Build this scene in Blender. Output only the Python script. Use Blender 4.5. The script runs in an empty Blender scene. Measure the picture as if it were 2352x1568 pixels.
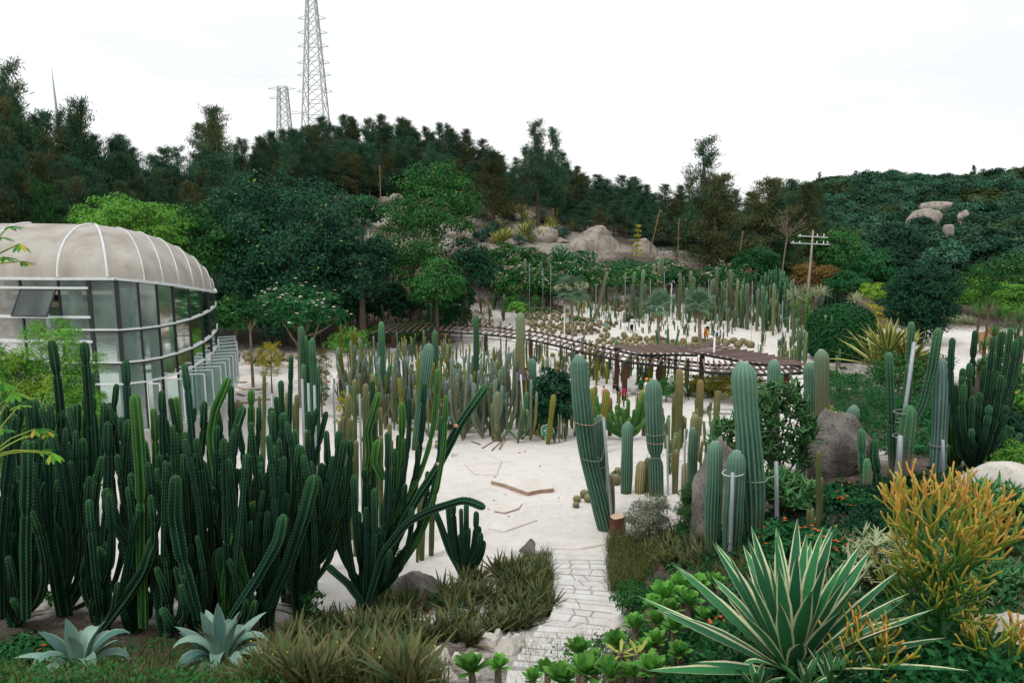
import bpy, math, random
import numpy as np
from mathutils import Vector, Matrix

R = random.Random(11)
rng = np.random.default_rng(11)
sc = bpy.context.scene
col = sc.collection
sin, cos, pi = math.sin, math.cos, math.pi

# ------------------------------------------------------------------ camera
W, H, F = 2352.0, 1568.0, 1568.0          # photo measured on a 2352 x 1568 grid, 24 mm lens on 36 mm
PITCH = math.atan(224 / 1568.0)
CP, SP = cos(PITCH), sin(PITCH)
CZ = 10.0
cam_d = bpy.data.cameras.new('camera')
cam_d.lens = 24.0; cam_d.sensor_width = 36.0
cam_d.clip_start = 0.1; cam_d.clip_end = 4000
cam = bpy.data.objects.new('camera', cam_d)
cam.location = (0, 0, CZ)
cam.rotation_euler = (pi / 2 - PITCH, 0, 0)
col.objects.link(cam); sc.camera = cam

# ------------------------------------------------------------------ world: white overcast sky
SUN_EL, SUN_AZ = math.radians(58), math.radians(-140)   # azimuth from +Y, clockwise
world = bpy.data.worlds.new('World'); sc.world = world
world.use_nodes = True
wn = world.node_tree; wn.nodes.clear()
wo = wn.nodes.new('ShaderNodeOutputWorld'); wb = wn.nodes.new('ShaderNodeBackground')
sky = wn.nodes.new('ShaderNodeTexSky'); sky.sky_type = 'NISHITA'; sky.sun_disc = False
sky.sun_elevation = SUN_EL; sky.sun_rotation = SUN_AZ
sky.air_density = 1.0; sky.dust_density = 3.0
tc = wn.nodes.new('ShaderNodeTexCoord')
mp = wn.nodes.new('ShaderNodeMapping'); mp.inputs['Scale'].default_value = (1.0, 1.0, 3.5)
nz = wn.nodes.new('ShaderNodeTexNoise'); nz.inputs['Scale'].default_value = 2.2; nz.inputs['Detail'].default_value = 6
rp = wn.nodes.new('ShaderNodeValToRGB')
rp.color_ramp.elements[0].position = 0.36; rp.color_ramp.elements[0].color = (10.5, 10.95, 11.0, 1)
rp.color_ramp.elements[1].position = 0.52; rp.color_ramp.elements[1].color = (12.0, 12.0, 12.0, 1)
mx = wn.nodes.new('ShaderNodeMix'); mx.data_type = 'RGBA'; mx.inputs[0].default_value = 0.93
wn.links.new(tc.outputs['Generated'], mp.inputs[0]); wn.links.new(mp.outputs[0], nz.inputs['Vector'])
wn.links.new(nz.outputs[0], rp.inputs[0])
wn.links.new(sky.outputs[0], mx.inputs[6]); wn.links.new(rp.outputs[0], mx.inputs[7])
wn.links.new(mx.outputs[2], wb.inputs[0]); wb.inputs[1].default_value = 0.094
wn.links.new(wb.outputs[0], wo.inputs[0])

sun_d = bpy.data.lights.new('sun', 'SUN'); sun_d.energy = 1.35; sun_d.angle = math.radians(12); sun_d.color = (1, .96, .9)
sun = bpy.data.objects.new('sun', sun_d); col.objects.link(sun)
sdir = Vector((sin(SUN_AZ) * cos(SUN_EL), cos(SUN_AZ) * cos(SUN_EL), sin(SUN_EL)))
sun.rotation_euler = sdir.to_track_quat('Z', 'Y').to_euler(); sun.location = sdir * 80

vs = sc.view_settings
vs.view_transform = 'Standard'; vs.look = 'None'; vs.exposure = 0.0; vs.gamma = 1.0; vs.use_curve_mapping = False
sc.cycles.max_bounces = 6; sc.cycles.diffuse_bounces = 3; sc.cycles.transparent_max_bounces = 12
sc.cycles.transmission_bounces = 4; sc.cycles.glossy_bounces = 2
sc.cycles.use_denoising = True

# ------------------------------------------------------------------ pixel -> direction helpers
def rayd(u, v):
    b = (784 - v) / F
    return ((u - 1176) / F, CP + b * SP, -SP + b * CP)
def at(u, v, d):
    r = rayd(u, v); k = d / r[1]
    return Vector((r[0] * k, d, CZ + r[2] * k))
def atz(u, v, z):
    r = rayd(u, v); k = (z - CZ) / r[2]
    return Vector((r[0] * k, r[1] * k, z))
def ppm(d):                                   # grid pixels per metre at depth d
    return F / d

# ------------------------------------------------------------------ terrain
TC = np.array([-1.3, -.75, -.5, -.25, -.1, 0, .125, .17, .25, .375, .5, .625, .75, 1.3])
YK = np.array([-20, 0, 4, 7, 10, 14, 18, 24, 32, 44, 60, 75, 85, 95, 105, 120, 135, 150, 200, 300, 340, 420, 700])
ZT = np.array([
 # -20   0    4    7    10   14   18   24   32   44   60   75   85   95  105  120  135  150  200  300  340  420  700
 [9.4, 8.4, 7.0, 5.3, 3.6, 2.7, 1.9, 1.2, .8, .5, 1.5, 4.5, 7, 9.5, 12, 15, 18, 20, 24, 26, 26, 26, 20],
 [9.4, 8.4, 7.0, 5.2, 3.3, 2.4, 1.7, 1.0, .6, .3, 1.2, 4.0, 6.5, 9, 11, 14, 17, 19, 23, 25, 25, 25, 20],
 [9.4, 8.4, 7.0, 5.2, 3.2, 2.3, 1.6, 1.0, .5, .1, .8, 3.0, 5.5, 8, 10.5, 14, 17, 20, 24, 26, 26, 25, 20],
 [9.4, 8.4, 7.0, 5.2, 3.1, 2.2, 1.5, 1.0, .4, -.1, .4, 1.6, 3.6, 7, 11, 16, 20.5, 23, 26, 27, 27, 25, 20],
 [9.4, 8.4, 7.0, 5.2, 3.1, 2.2, 1.5, 1.0, .3, -.4, .2, 1.2, 3.0, 6.3, 11, 16, 20, 23, 25, 26, 26, 25, 20],
 [9.4, 8.4, 6.3, 4.5, 3.05, 2.2, 1.5, 1.0, .3, -.5, .1, 1.1, 2.8, 6.2, 11.4, 16.2, 19, 21, 23, 24, 24, 24, 20],
 [9.4, 8.4, 6.3, 4.5, 3.05, 2.2, 1.5, 1.0, .3, -.5, .1, 1.0, 2.4, 5.4, 10.4, 13.8, 16, 18, 20, 21, 22, 22, 20],
 [9.4, 8.4, 6.3, 4.55, 3.15, 2.3, 1.55, 1.0, .3, -.5, .1, 1.0, 2.4, 5.3, 10.0, 13.0, 15, 16.5, 18, 20, 21, 22, 20],
 [9.4, 8.4, 6.4, 4.9, 3.9, 3.0, 1.9, 1.0, .3, -.4, .1, 1.0, 2.4, 5.2, 9.2, 11.5, 13, 14, 15, 18, 20, 22, 20],
 [9.4, 8.4, 6.5, 5.4, 4.8, 4.2, 3.3, 2.2, .9, -.2, .0, .6, 1.4, 2.6, 4.4, 6.0, 7.0, 8, 11, 24, 28, 30, 26],
 [9.4, 8.4, 6.6, 5.6, 5.1, 4.6, 4.0, 2.8, 1.4, .2, .1, .4, .9, 1.6, 2.4, 3.6, 4.6, 6, 12, 33, 38, 36, 30],
 [9.4, 8.4, 6.6, 5.7, 5.2, 4.7, 4.2, 3.0, 1.6, .4, .2, .4, .8, 1.4, 2.0, 3.0, 4.2, 6, 13, 29, 34, 33, 30],
 [9.4, 8.4, 6.7, 5.8, 5.3, 4.8, 4.2, 3.0, 1.7, .6, .3, .5, .9, 1.4, 2.0, 3.0, 4.4, 7, 16, 36, 41, 40, 34],
 [9.4, 8.4, 6.7, 5.8, 5.3, 4.8, 4.2, 3.2, 2.0, 1.0, .8, 1, 1.4, 2, 3, 5, 8, 11, 22, 44, 48, 46, 40],
])
def _tab(x, y):
    t = x / np.maximum(y, 5.0)
    ti = np.clip(np.interp(t, TC, np.arange(len(TC))), 0, len(TC) - 1.0001)
    yi = np.clip(np.interp(y, YK, np.arange(len(YK))), 0, len(YK) - 1.0001)
    i = ti.astype(int); j = yi.astype(int); a = ti - i; b = yi - j
    a = a * a * (3 - 2 * a) * .6 + a * .4
    return (ZT[i, j] * (1 - a) + ZT[i + 1, j] * a) * (1 - b) + (ZT[i, j + 1] * (1 - a) + ZT[i + 1, j + 1] * a) * b
def snoise(x, y, s, k=0.0):
    x = x / s; y = y / s
    return (np.sin(x * 1.3 + 2.1 * np.sin(y * .9 + k) + k) * np.cos(y * 1.7 - 1.3 * np.sin(x * .7 + 2 * k)) +
            .5 * np.sin(x * 3.1 + y * 1.1 + 3 * k) * np.cos(y * 2.9 - x * .6 + k)) / 1.5
def terrain(x, y):
    z = 0
    offs = [(-.10, .2), (-.05, .2), (0, .2), (.05, .2), (.10, .2)]
    for o, w in offs:
        z = z + w * _tab(x, y + o * np.maximum(y, 3))
    far = np.clip((y - 80) / 60, 0, 1)
    z = z + .035 * snoise(x, y, 1.1, .3) + .05 * snoise(x, y, 3.3, 1.7) + far * (.5 * snoise(x, y, 6, .9) + .9 * snoise(x, y, 17, 2.2))
    return z
def axis(lo, hi, fine, grow, centre):
    a = [centre]; s = fine
    while a[-1] < hi:
        a.append(a[-1] + max(fine, (a[-1] - centre) * grow))
    b = [centre]
    while b[-1] > lo:
        b.append(b[-1] - max(fine, (centre - b[-1]) * grow))
    return np.array(sorted(set(a + b)))
GX = axis(-520, 560, .38, .026, 0.0)
GY = axis(-20, 690, .36, .017, 8.0)
GXX, GYY = np.meshgrid(GX, GY, indexing='ij')
GZ = terrain(GXX, GYY)
def gz(x, y):
    i = min(max(int(np.searchsorted(GX, x)) - 1, 0), len(GX) - 2); j = min(max(int(np.searchsorted(GY, y)) - 1, 0), len(GY) - 2)
    a = (x - GX[i]) / (GX[i + 1] - GX[i]); b = (y - GY[j]) / (GY[j + 1] - GY[j])
    return float((GZ[i, j] * (1 - a) + GZ[i + 1, j] * a) * (1 - b) + (GZ[i, j + 1] * (1 - a) + GZ[i + 1, j + 1] * a) * b)
def gp(x, y, dz=0.0):
    return Vector((x, y, gz(x, y) + dz))
def ground(u, v, dmax=600.0):                 # where the line of sight through (u, v) meets the ground
    r = rayd(u, v); d = 2.5; prev = d
    while d < dmax:
        k = d / r[1]
        if CZ + r[2] * k < gz(r[0] * k, d): break
        prev = d; d *= 1.02
    lo, hi = prev, d
    for _ in range(12):
        m = (lo + hi) / 2; k = m / r[1]
        if CZ + r[2] * k < gz(r[0] * k, m): hi = m
        else: lo = m
    k = hi / r[1]
    return Vector((r[0] * k, hi, gz(r[0] * k, hi)))
def gd(u, d, dz=0.0):                         # ground point on column u at depth d
    r1 = .98
    for _ in range(3):
        x = (u - 1176) / F * d / r1; q = (gz(x, d) - CZ) / d; r1 = CP + (q * CP + SP) / (CP - q * SP) * SP
    return gp(x, d, dz)
def inpoly(u, v, poly):
    c = False; n = len(poly); j = n - 1
    for i in range(n):
        (x1, y1), (x2, y2) = poly[i], poly[j]
        if (y1 > v) != (y2 > v) and u < (x2 - x1) * (v - y1) / (y2 - y1) + x1: c = not c
        j = i
    return c
def near(u, table):                            # phrase for the landmark a thing stands by
    return next(w for lim, w in table if u < lim)
def scatter(poly, n, rnd=R):
    us = [p[0] for p in poly]; vv = [p[1] for p in poly]; out = []; k = 0
    while len(out) < n and k < n * 60:
        k += 1
        u, v = rnd.uniform(min(us), max(us)), rnd.uniform(min(vv), max(vv))
        if inpoly(u, v, poly): out.append((u, v))
    return out

# ------------------------------------------------------------------ mesh / object helpers
def mesh(name, V, Fc, m=None, smooth=True, attrs=None, mi=None):
    me = bpy.data.meshes.new(name)
    V = np.asarray(V, dtype=np.float32)
    if isinstance(Fc, np.ndarray):
        n, k = Fc.shape
        me.vertices.add(len(V)); me.vertices.foreach_set('co', V.ravel())
        me.loops.add(n * k); me.loops.foreach_set('vertex_index', Fc.ravel().astype(np.int32))
        me.polygons.add(n); me.polygons.foreach_set('loop_start', np.arange(0, n * k, k, dtype=np.int32))
        me.update(calc_edges=True)
    else:
        me.from_pydata([tuple(map(float, p)) for p in V], [], [list(map(int, f)) for f in Fc]); me.update()
    me.polygons.foreach_set('use_smooth', np.full(len(me.polygons), bool(smooth), dtype=bool))
    if attrs:
        for k2, a in attrs.items():
            at_ = me.attributes.new(k2, 'FLOAT', 'POINT'); at_.data.foreach_set('value', np.asarray(a, dtype=np.float32))
    for mm in (m if isinstance(m, (list, tuple)) else [m]):
        if mm is not None: me.materials.append(mm)
    if mi is not None: me.polygons.foreach_set('material_index', np.asarray(mi, dtype=np.int32))
    return me
def put(name, me, parent=None, loc=(0, 0, 0), rot=None, s=None):
    o = bpy.data.objects.new(name, me); col.objects.link(o)
    o.location = loc
    if rot is not None: o.rotation_euler = rot
    if s is not None: o.scale = s if hasattr(s, '__len__') else (s, s, s)
    if parent is not None: o.parent = parent
    return o
def tag(o, label, cat, group=None, kind=None):
    if label: o['label'] = label
    if cat: o['category'] = cat
    if group: o['group'] = group
    if kind or cat: o['kind'] = kind or 'thing'
    return o
def thing(name, label, cat, loc=(0, 0, 0), group=None, rz=0.0, s=1.0):
    o = bpy.data.objects.new(name, None); col.objects.link(o)
    o.location = loc; o.rotation_euler = (0, 0, rz); o.scale = (s, s, s) if not hasattr(s, '__len__') else s
    o.empty_display_size = .1
    return tag(o, label, cat, group)
def join(parts):
    Vs, Fs, n = [], [], 0; keys = set(k for p in parts if len(p) > 2 for k in p[2]); A = {k: [] for k in keys}
    for p in parts:
        V, Q = p[0], p[1]
        Vs.append(V); Fs.append(Q + n); n += len(V)
        for k in keys: A[k].append(p[2][k] if len(p) > 2 and k in p[2] else np.zeros(len(V)))
    return np.concatenate(Vs), np.concatenate(Fs), {k: np.concatenate(a) for k, a in A.items()}
BQ = np.array([[0, 3, 2, 1], [4, 5, 6, 7], [0, 1, 5, 4], [1, 2, 6, 5], [2, 3, 7, 6], [3, 0, 4, 7]])
def boxg(x0, x1, y0, y1, z0, z1):
    return np.array([[x0, y0, z0], [x1, y0, z0], [x1, y1, z0], [x0, y1, z0], [x0, y0, z1], [x1, y0, z1], [x1, y1, z1], [x0, y1, z1]], float), BQ.copy()
def barg(a, b, w, h, up=(0, 0, 1)):           # rectangular bar from a to b
    a = np.array(a, float); b = np.array(b, float); d = b - a; L = np.linalg.norm(d); d = d / L
    up = np.array(up, float)
    if abs(d @ up) > .98: up = np.array([1., 0, 0])
    s = np.cross(d, up); s /= np.linalg.norm(s); t = np.cross(s, d)
    c = [a - s * w / 2 - t * h / 2, a + s * w / 2 - t * h / 2, a + s * w / 2 + t * h / 2, a - s * w / 2 + t * h / 2]
    return np.array(c + [p + d * L for p in c]), np.array([[0, 1, 2, 3], [7, 6, 5, 4], [0, 4, 5, 1], [1, 5, 6, 2], [2, 6, 7, 3], [3, 7, 4, 0]])
def resample(pts, n):
    P = np.array([list(p) for p in pts], float)
    if len(P) == 2:
        t = np.linspace(0, 1, n)[:, None]; return P[0] * (1 - t) + P[1] * t
    d = np.r_[0, np.cumsum(np.linalg.norm(np.diff(P, axis=0), axis=1))]
    m = 60; tt = np.linspace(0, d[-1], m)
    Q = np.stack([np.interp(tt, d, P[:, k]) for k in range(3)], 1)
    for _ in range(5):                       # smooth the corners
        Q[1:-1] = .25 * Q[:-2] + .5 * Q[1:-1] + .25 * Q[2:]
    d = np.r_[0, np.cumsum(np.linalg.norm(np.diff(Q, axis=0), axis=1))]
    tt = np.linspace(0, d[-1], n)
    return np.stack([np.interp(tt, d, Q[:, k]) for k in range(3)], 1)
def frames(P):
    T = np.gradient(P, axis=0); T /= np.linalg.norm(T, axis=1)[:, None] + 1e-12
    N = np.zeros_like(P); a = np.array([1., 0, 0]) if abs(T[0][0]) < .8 else np.array([0, 1., 0])
    a = a - T[0] * (a @ T[0]); a /= np.linalg.norm(a); N[0] = a
    for i in range(1, len(P)):
        a = N[i - 1] - T[i] * (N[i - 1] @ T[i]); N[i] = a / (np.linalg.norm(a) + 1e-12)
    return T, N, np.cross(T, N)
def tube(pts, r, n=6, rings=None, cap=True):
    P = resample(pts, rings or max(3, len(pts) * 2)); T, N, B = frames(P); k = len(P)
    rr = np.interp(np.linspace(0, 1, k), np.linspace(0, 1, len(r)), r) if hasattr(r, '__len__') else np.full(k, r)
    a = np.arange(n) / n * 2 * pi
    V = P[:, None] + rr[:, None, None] * (np.cos(a)[None, :, None] * N[:, None] + np.sin(a)[None, :, None] * B[:, None])
    V = V.reshape(-1, 3)
    if cap:
        V = np.concatenate([V, np.repeat(P[-1:] + T[-1:] * rr[-1] * .3, n, 0) + .02 * (V[-n:] - P[-1])]); k += 1
    i = np.arange(k - 1)[:, None] * n; j = np.arange(n)[None, :]; j2 = (j + 1) % n
    Q = np.stack([i + j, i + j2, i + n + j2, i + n + j], -1).reshape(-1, 4)
    return V, Q
def stemg(pts, r, ribs=6, depth=.24, sub=2, necks=None, seed=0, rings=None, wob=.04, base=.8, tip=1.6, twist=0.0):
    """a ribbed cactus stem: ridges and furrows, narrow joints, domed tip"""
    rn = random.Random(seed)
    P0 = resample(pts, 40); L = float(np.sum(np.linalg.norm(np.diff(P0, axis=0), axis=1)))
    n = rings or int(min(58, max(9, L / (r * .8))))
    s = np.concatenate([np.linspace(0, 1 - tip * r / L, n), 1 - tip * r / L * np.array([.72, .5, .32, .18, .08, .02, 0])]) if L > tip * r * 1.5 else np.linspace(0, 1, n + 6)
    s = np.clip(s, 0, 1); d = np.linspace(0, 1, 40)
    P = np.stack([np.interp(s, d, P0[:, k]) for k in range(3)], 1)
    Tt = np.gradient(P0, axis=0); Tt /= np.linalg.norm(Tt, axis=1)[:, None]
    T = np.stack([np.interp(s, d, Tt[:, k]) for k in range(3)], 1); T /= np.linalg.norm(T, axis=1)[:, None]
    N = np.zeros_like(P); a = np.array([1., .2, 0]); a = a - T[0] * (a @ T[0]); N[0] = a / np.linalg.norm(a)
    for i in range(1, len(P)):
        a = N[i - 1] - T[i] * (N[i - 1] @ T[i]); N[i] = a / np.linalg.norm(a)
    B = np.cross(T, N)
    rr = r * (base + (1 - base) * np.clip(s * 3, 0, 1)) * (1 + wob * np.sin(s * L / r * .55 + rn.uniform(0, 6)) + wob * .6 * np.sin(s * L / r * .23 + rn.uniform(0, 6)))
    e = np.clip((s * L - (L - tip * r)) / (tip * r), 0, 1); rr = rr * np.sqrt(np.clip(1 - e ** 2.2, 0.0006, 1))
    if necks is None: necks = []
    for nk in necks:
        rr = rr * (1 - .36 * np.exp(-((s - nk) * L / (r * .6)) ** 2)) * (1 + .10 * np.exp(-((s - nk) * L / r - 2.6) ** 2 / 3))
    m = ribs * sub; ph = rn.uniform(0, 6)
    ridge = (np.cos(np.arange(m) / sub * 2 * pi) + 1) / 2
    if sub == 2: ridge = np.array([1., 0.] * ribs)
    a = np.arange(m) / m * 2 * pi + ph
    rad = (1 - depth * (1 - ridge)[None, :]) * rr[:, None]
    aa = a[None, :] + twist * s[:, None]
    V = P[:, None] + rad[..., None] * (np.cos(aa)[..., None] * N[:, None] + np.sin(aa)[..., None] * B[:, None])
    k = len(P); i = np.arange(k - 1)[:, None] * m; j = np.arange(m)[None, :]; j2 = (j + 1) % m
    Q = np.stack([i + j, i + j2, i + m + j2, i + m + j], -1).reshape(-1, 4)
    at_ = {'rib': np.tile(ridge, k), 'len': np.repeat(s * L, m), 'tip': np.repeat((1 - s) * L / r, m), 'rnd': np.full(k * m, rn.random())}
    return V.reshape(-1, 3), Q, at_
def norm(a):
    return a / (np.linalg.norm(a, axis=1)[:, None] + 1e-9)
def leafg(C, D, L, Wd, Nn=None, fold=.0, rnd=None, mid=.45):
    """diamond leaves: base C, direction D, length L, width Wd"""
    n = len(C); D = norm(D); L = np.broadcast_to(L, (n,))[:, None]; Wd = np.broadcast_to(Wd, (n,))[:, None]
    if Nn is None: Nn = rng.normal(size=(n, 3))
    S = norm(np.cross(D, Nn)); U = np.cross(S, D)
    V = np.stack([C, C + D * L * mid + S * Wd / 2 + U * Wd * fold, C + D * L, C + D * L * mid - S * Wd / 2 + U * Wd * fold], 1).reshape(-1, 3)
    Q = np.arange(n * 4).reshape(n, 4)
    r = rng.random(n) if rnd is None else rnd
    return V, Q, {'rnd': np.repeat(r, 4)}
def bladeg(base, az, el, L, w, curve=.3, k=6, fold=.25, prof='agave', rnd=None, twist=0.0):
    """one strap leaf with thickness of outline, V fold and droop; returns V,Q,attrs"""
    s = np.linspace(0, 1, k + 1)
    e = el - curve * s * s * 1.6
    ds = L / k
    dx = np.cos(e) * ds; dz = np.sin(e) * ds
    X = np.r_[0, np.cumsum(dx[:-1])]; Z = np.r_[0, np.cumsum(dz[:-1])]
    if prof == 'agave': wd = w * np.interp(s, [0, .12, .35, .6, .85, 1], [.75, .62, .92, 1, .5, .02])
    elif prof == 'sword': wd = w * np.interp(s, [0, .3, .7, 1], [.8, 1, .75, .02])
    elif prof == 'aloe': wd = w * np.interp(s, [0, .2, .6, 1], [1, .9, .55, .03])
    else: wd = w * np.interp(s, [0, .3, .7, .9, 1], [.35, .7, 1, .8, .15])
    ca, sa = cos(az), sin(az)
    side = np.array([-sa, ca, 0])
    nx, nz_ = -np.sin(e), np.cos(e)
    C = np.stack([X * ca, X * sa, Z], 1) + np.array(base)
    up = np.stack([nx * ca, nx * sa, nz_], 1)
    tw = twist * s
    sd = side[None] * np.cos(tw)[:, None] + up * np.sin(tw)[:, None]
    rows = []
    for q, f, th in ((-1, 1, 0), (-.62, .45, 0), (0, 0, 0), (.62, .45, 0), (1, 1, 0)):
        rows.append(C + sd * (q * wd / 2)[:, None] + up * (f * fold * wd)[:, None])
    V = np.stack(rows, 1).reshape(-1, 3)
    i = np.arange(k)[:, None] * 5; j = np.arange(4)[None, :]
    Q = np.stack([i + j, i + j + 1, i + 5 + j + 1, i + 5 + j], -1).reshape(-1, 4)
    r = R.random() if rnd is None else rnd
    return V, Q, {'edge': np.tile([1, .62, 0, .62, 1], k + 1), 'along': np.repeat(s, 5), 'rnd': np.full(len(V), r)}
def sphere_dirs(n, zmin=-1.0):
    z = rng.uniform(zmin, 1, n); a = rng.uniform(0, 2 * pi, n); q = np.sqrt(np.maximum(0, 1 - z * z))
    return np.stack([q * np.cos(a), q * np.sin(a), z], 1)
def icog(sub=2):
    import bmesh
    bm = bmesh.new(); bmesh.ops.create_icosphere(bm, subdivisions=sub, radius=1)
    V = np.array([v.co[:] for v in bm.verts]); Q = np.array([[v.index for v in f.verts] for f in bm.faces]); bm.free()
    return V, Q
ICO = {k: icog(k) for k in (1, 2, 3, 4)}
# ------------------------------------------------------------------ materials
class NT:
    def __init__(s, name):
        s.m = bpy.data.materials.new(name); s.m.use_nodes = True; s.t = s.m.node_tree; s.t.nodes.clear()
        s.out = s.t.nodes.new('ShaderNodeOutputMaterial')
    def n(s, typ, **kw):
        return s.t.nodes.new('ShaderNode' + typ)
    def L(s, a, b): s.t.links.new(a, b)
    def setin(s, sock, v):
        if hasattr(v, 'is_linked') or hasattr(v, 'links'): s.L(v, sock)
        else:
            if hasattr(v, '__len__') and len(v) == 3 and len(sock.default_value) == 4: v = (*v, 1)
            sock.default_value = v
    def attr(s, name):
        a = s.n('Attribute'); a.attribute_name = name; return a.outputs['Fac']
    def rnd(s):
        return s.n('ObjectInfo').outputs['Random']
    def math(s, op, a, b=0.0, c=None, clamp=False):
        x = s.n('Math'); x.operation = op; x.use_clamp = clamp
        s.setin(x.inputs[0], a); s.setin(x.inputs[1], b)
        if c is not None: s.setin(x.inputs[2], c)
        return x.outputs[0]
    def ramp(s, f, lo, hi, a=0.0, b=1.0):
        x = s.n('MapRange'); s.setin(x.inputs[0], f); x.inputs[1].default_value = lo; x.inputs[2].default_value = hi
        x.inputs[3].default_value = a; x.inputs[4].default_value = b; return x.outputs[0]
    def mix(s, f, a, b, typ='MIX'):
        x = s.n('Mix'); x.data_type = 'RGBA'; x.blend_type = typ
        s.setin(x.inputs[0], f); s.setin(x.inputs[6], a); s.setin(x.inputs[7], b); return x.outputs[2]
    def coord(s, kind='Object', scale=None):
        o = s.n('TexCoord').outputs[kind]
        if scale is not None:
            mp_ = s.n('Mapping'); s.L(o, mp_.inputs[0]); mp_.inputs['Scale'].default_value = scale; o = mp_.outputs[0]
        return o
    def pos(s, scale=None):
        o = s.n('NewGeometry').outputs['Position']
        if scale is not None:
            mp_ = s.n('Mapping'); s.L(o, mp_.inputs[0]); mp_.inputs['Scale'].default_value = scale; o = mp_.outputs[0]
        return o
    def noise(s, vec, scale, detail=4, rough=.55):
        x = s.n('TexNoise'); s.L(vec, x.inputs['Vector']); x.inputs['Scale'].default_value = scale
        x.inputs['Detail'].default_value = detail; x.inputs['Roughness'].default_value = rough; return x.outputs[0]
    def voro(s, vec, scale, feature='F1'):
        x = s.n('TexVoronoi'); x.feature = feature; s.L(vec, x.inputs['Vector']); x.inputs['Scale'].default_value = scale; return x.outputs[0]
    def bump(s, h, strength=.3, dist=.02):
        x = s.n('Bump'); s.setin(x.inputs['Height'], h); x.inputs['Strength'].default_value = strength; x.inputs['Distance'].default_value = dist
        return x.outputs[0]
    def bsdf(s, color, rough=.6, spec=.3, normal=None, metal=0.0):
        x = s.n('BsdfPrincipled'); s.setin(x.inputs['Base Color'], color); s.setin(x.inputs['Roughness'], rough)
        x.inputs['Specular IOR Level'].default_value = spec; x.inputs['Metallic'].default_value = metal
        if normal is not None: s.L(normal, x.inputs['Normal'])
        return x.outputs[0]
    def done(s, sh):
        s.L(sh, s.out.inputs[0]); return s.m
    def bright(s, c, f):
        """multiply colour c by scalar f"""
        x = s.n('VectorMath'); x.operation = 'SCALE'; s.L(c, x.inputs[0]); s.setin(x.inputs['Scale'], f); return x.outputs[0]

def leaf_mat(name, c1, c2, trans=.25, rough=.55, spec=.25, objvar=.35, c3=None, patch=None, c3t=.88):
    t = NT(name); f = t.attr('rnd')
    c = t.mix(f, c1, c2)
    if c3 is not None: c = t.mix(t.ramp(f, c3t, c3t + .02), c, c3)
    if patch is not None:
        pn = t.noise(t.pos(), patch[1], 2); c = t.mix(t.ramp(pn, .5, .72), c, patch[0])
    c = t.bright(c, t.ramp(t.rnd(), 0, 1, 1 - objvar, 1 + objvar))
    b = t.bsdf(c, min(.85, rough + .2), spec * .35)
    trans *= .5
    if trans > 0:
        tr = t.n('BsdfTranslucent'); t.L(t.bright(c, 1.25), tr.inputs[0])
        mxs = t.n('MixShader'); mxs.inputs[0].default_value = trans; t.L(b, mxs.inputs[1]); t.L(tr.outputs[0], mxs.inputs[2]); b = mxs.outputs[0]
    return t.done(b)
def cactus_mat(name, valley, ridge, tipc, dots=0, woody=None, objvar=.25, spine=(.55, .5, .38), alt=None, bands=None):
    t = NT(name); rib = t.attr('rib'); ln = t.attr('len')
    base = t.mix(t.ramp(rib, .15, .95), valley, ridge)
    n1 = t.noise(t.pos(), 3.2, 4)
    base = t.bright(base, t.ramp(n1, .25, .75, .75, 1.25))
    ob = t.rnd()
    if alt is not None:
        base = t.mix(t.ramp(t.math('FRACT', t.math('MULTIPLY', t.math('ADD', ob, t.attr('rnd')), 7.31)), .35, 1.0, 0, .9), base, alt)
    base = t.mix(t.math('MULTIPLY', t.ramp(t.attr('tip'), 0, 7, 1, 0), .6), base, tipc)
    if bands is not None:
        bn = t.noise(t.coord('Object', (.2, .2, 2.2)), bands[1], 3)
        base = t.mix(t.ramp(bn, .52, .66, 0, bands[2]), base, bands[0])
    if woody is not None:
        wz = t.noise(t.pos(), 1.7, 3)
        base = t.mix(t.math('MULTIPLY', t.ramp(ln, woody[1], woody[1] * .25, 0, 1), t.ramp(wz, .35, .6)), base, woody[0])
    if dots:
        d = t.math('PINGPONG', t.math('MULTIPLY', ln, dots), .5)
        dm = t.math('MULTIPLY', t.ramp(d, .26, .40), t.ramp(rib, .80, .99))
        base = t.mix(t.math('MULTIPLY', dm, .85), base, spine)
    else:
        base = t.mix(t.math('MULTIPLY', t.ramp(rib, .8, 1.0), .35), base, spine)
    base = t.bright(base, t.ramp(ob, 0, 1, 1 - objvar, 1 + objvar))
    fine = t.noise(t.pos(), 40, 3)
    return t.done(t.bsdf(base, .65, .14, t.bump(fine, .15, .01)))
def plain(name, c, rough=.7, spec=.3, var=.25, scale=6.0, metal=0.0, c2=None, bump=.1):
    t = NT(name); n = t.noise(t.pos(), scale, 5)
    cc = t.mix(t.ramp(n, .3, .7), tuple(x * (1 - var) for x in c), c2 or tuple(min(1, x * (1 + var)) for x in c))
    return t.done(t.bsdf(cc, rough, spec, t.bump(t.noise(t.pos(), scale * 7, 3), bump, .02), metal))

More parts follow.
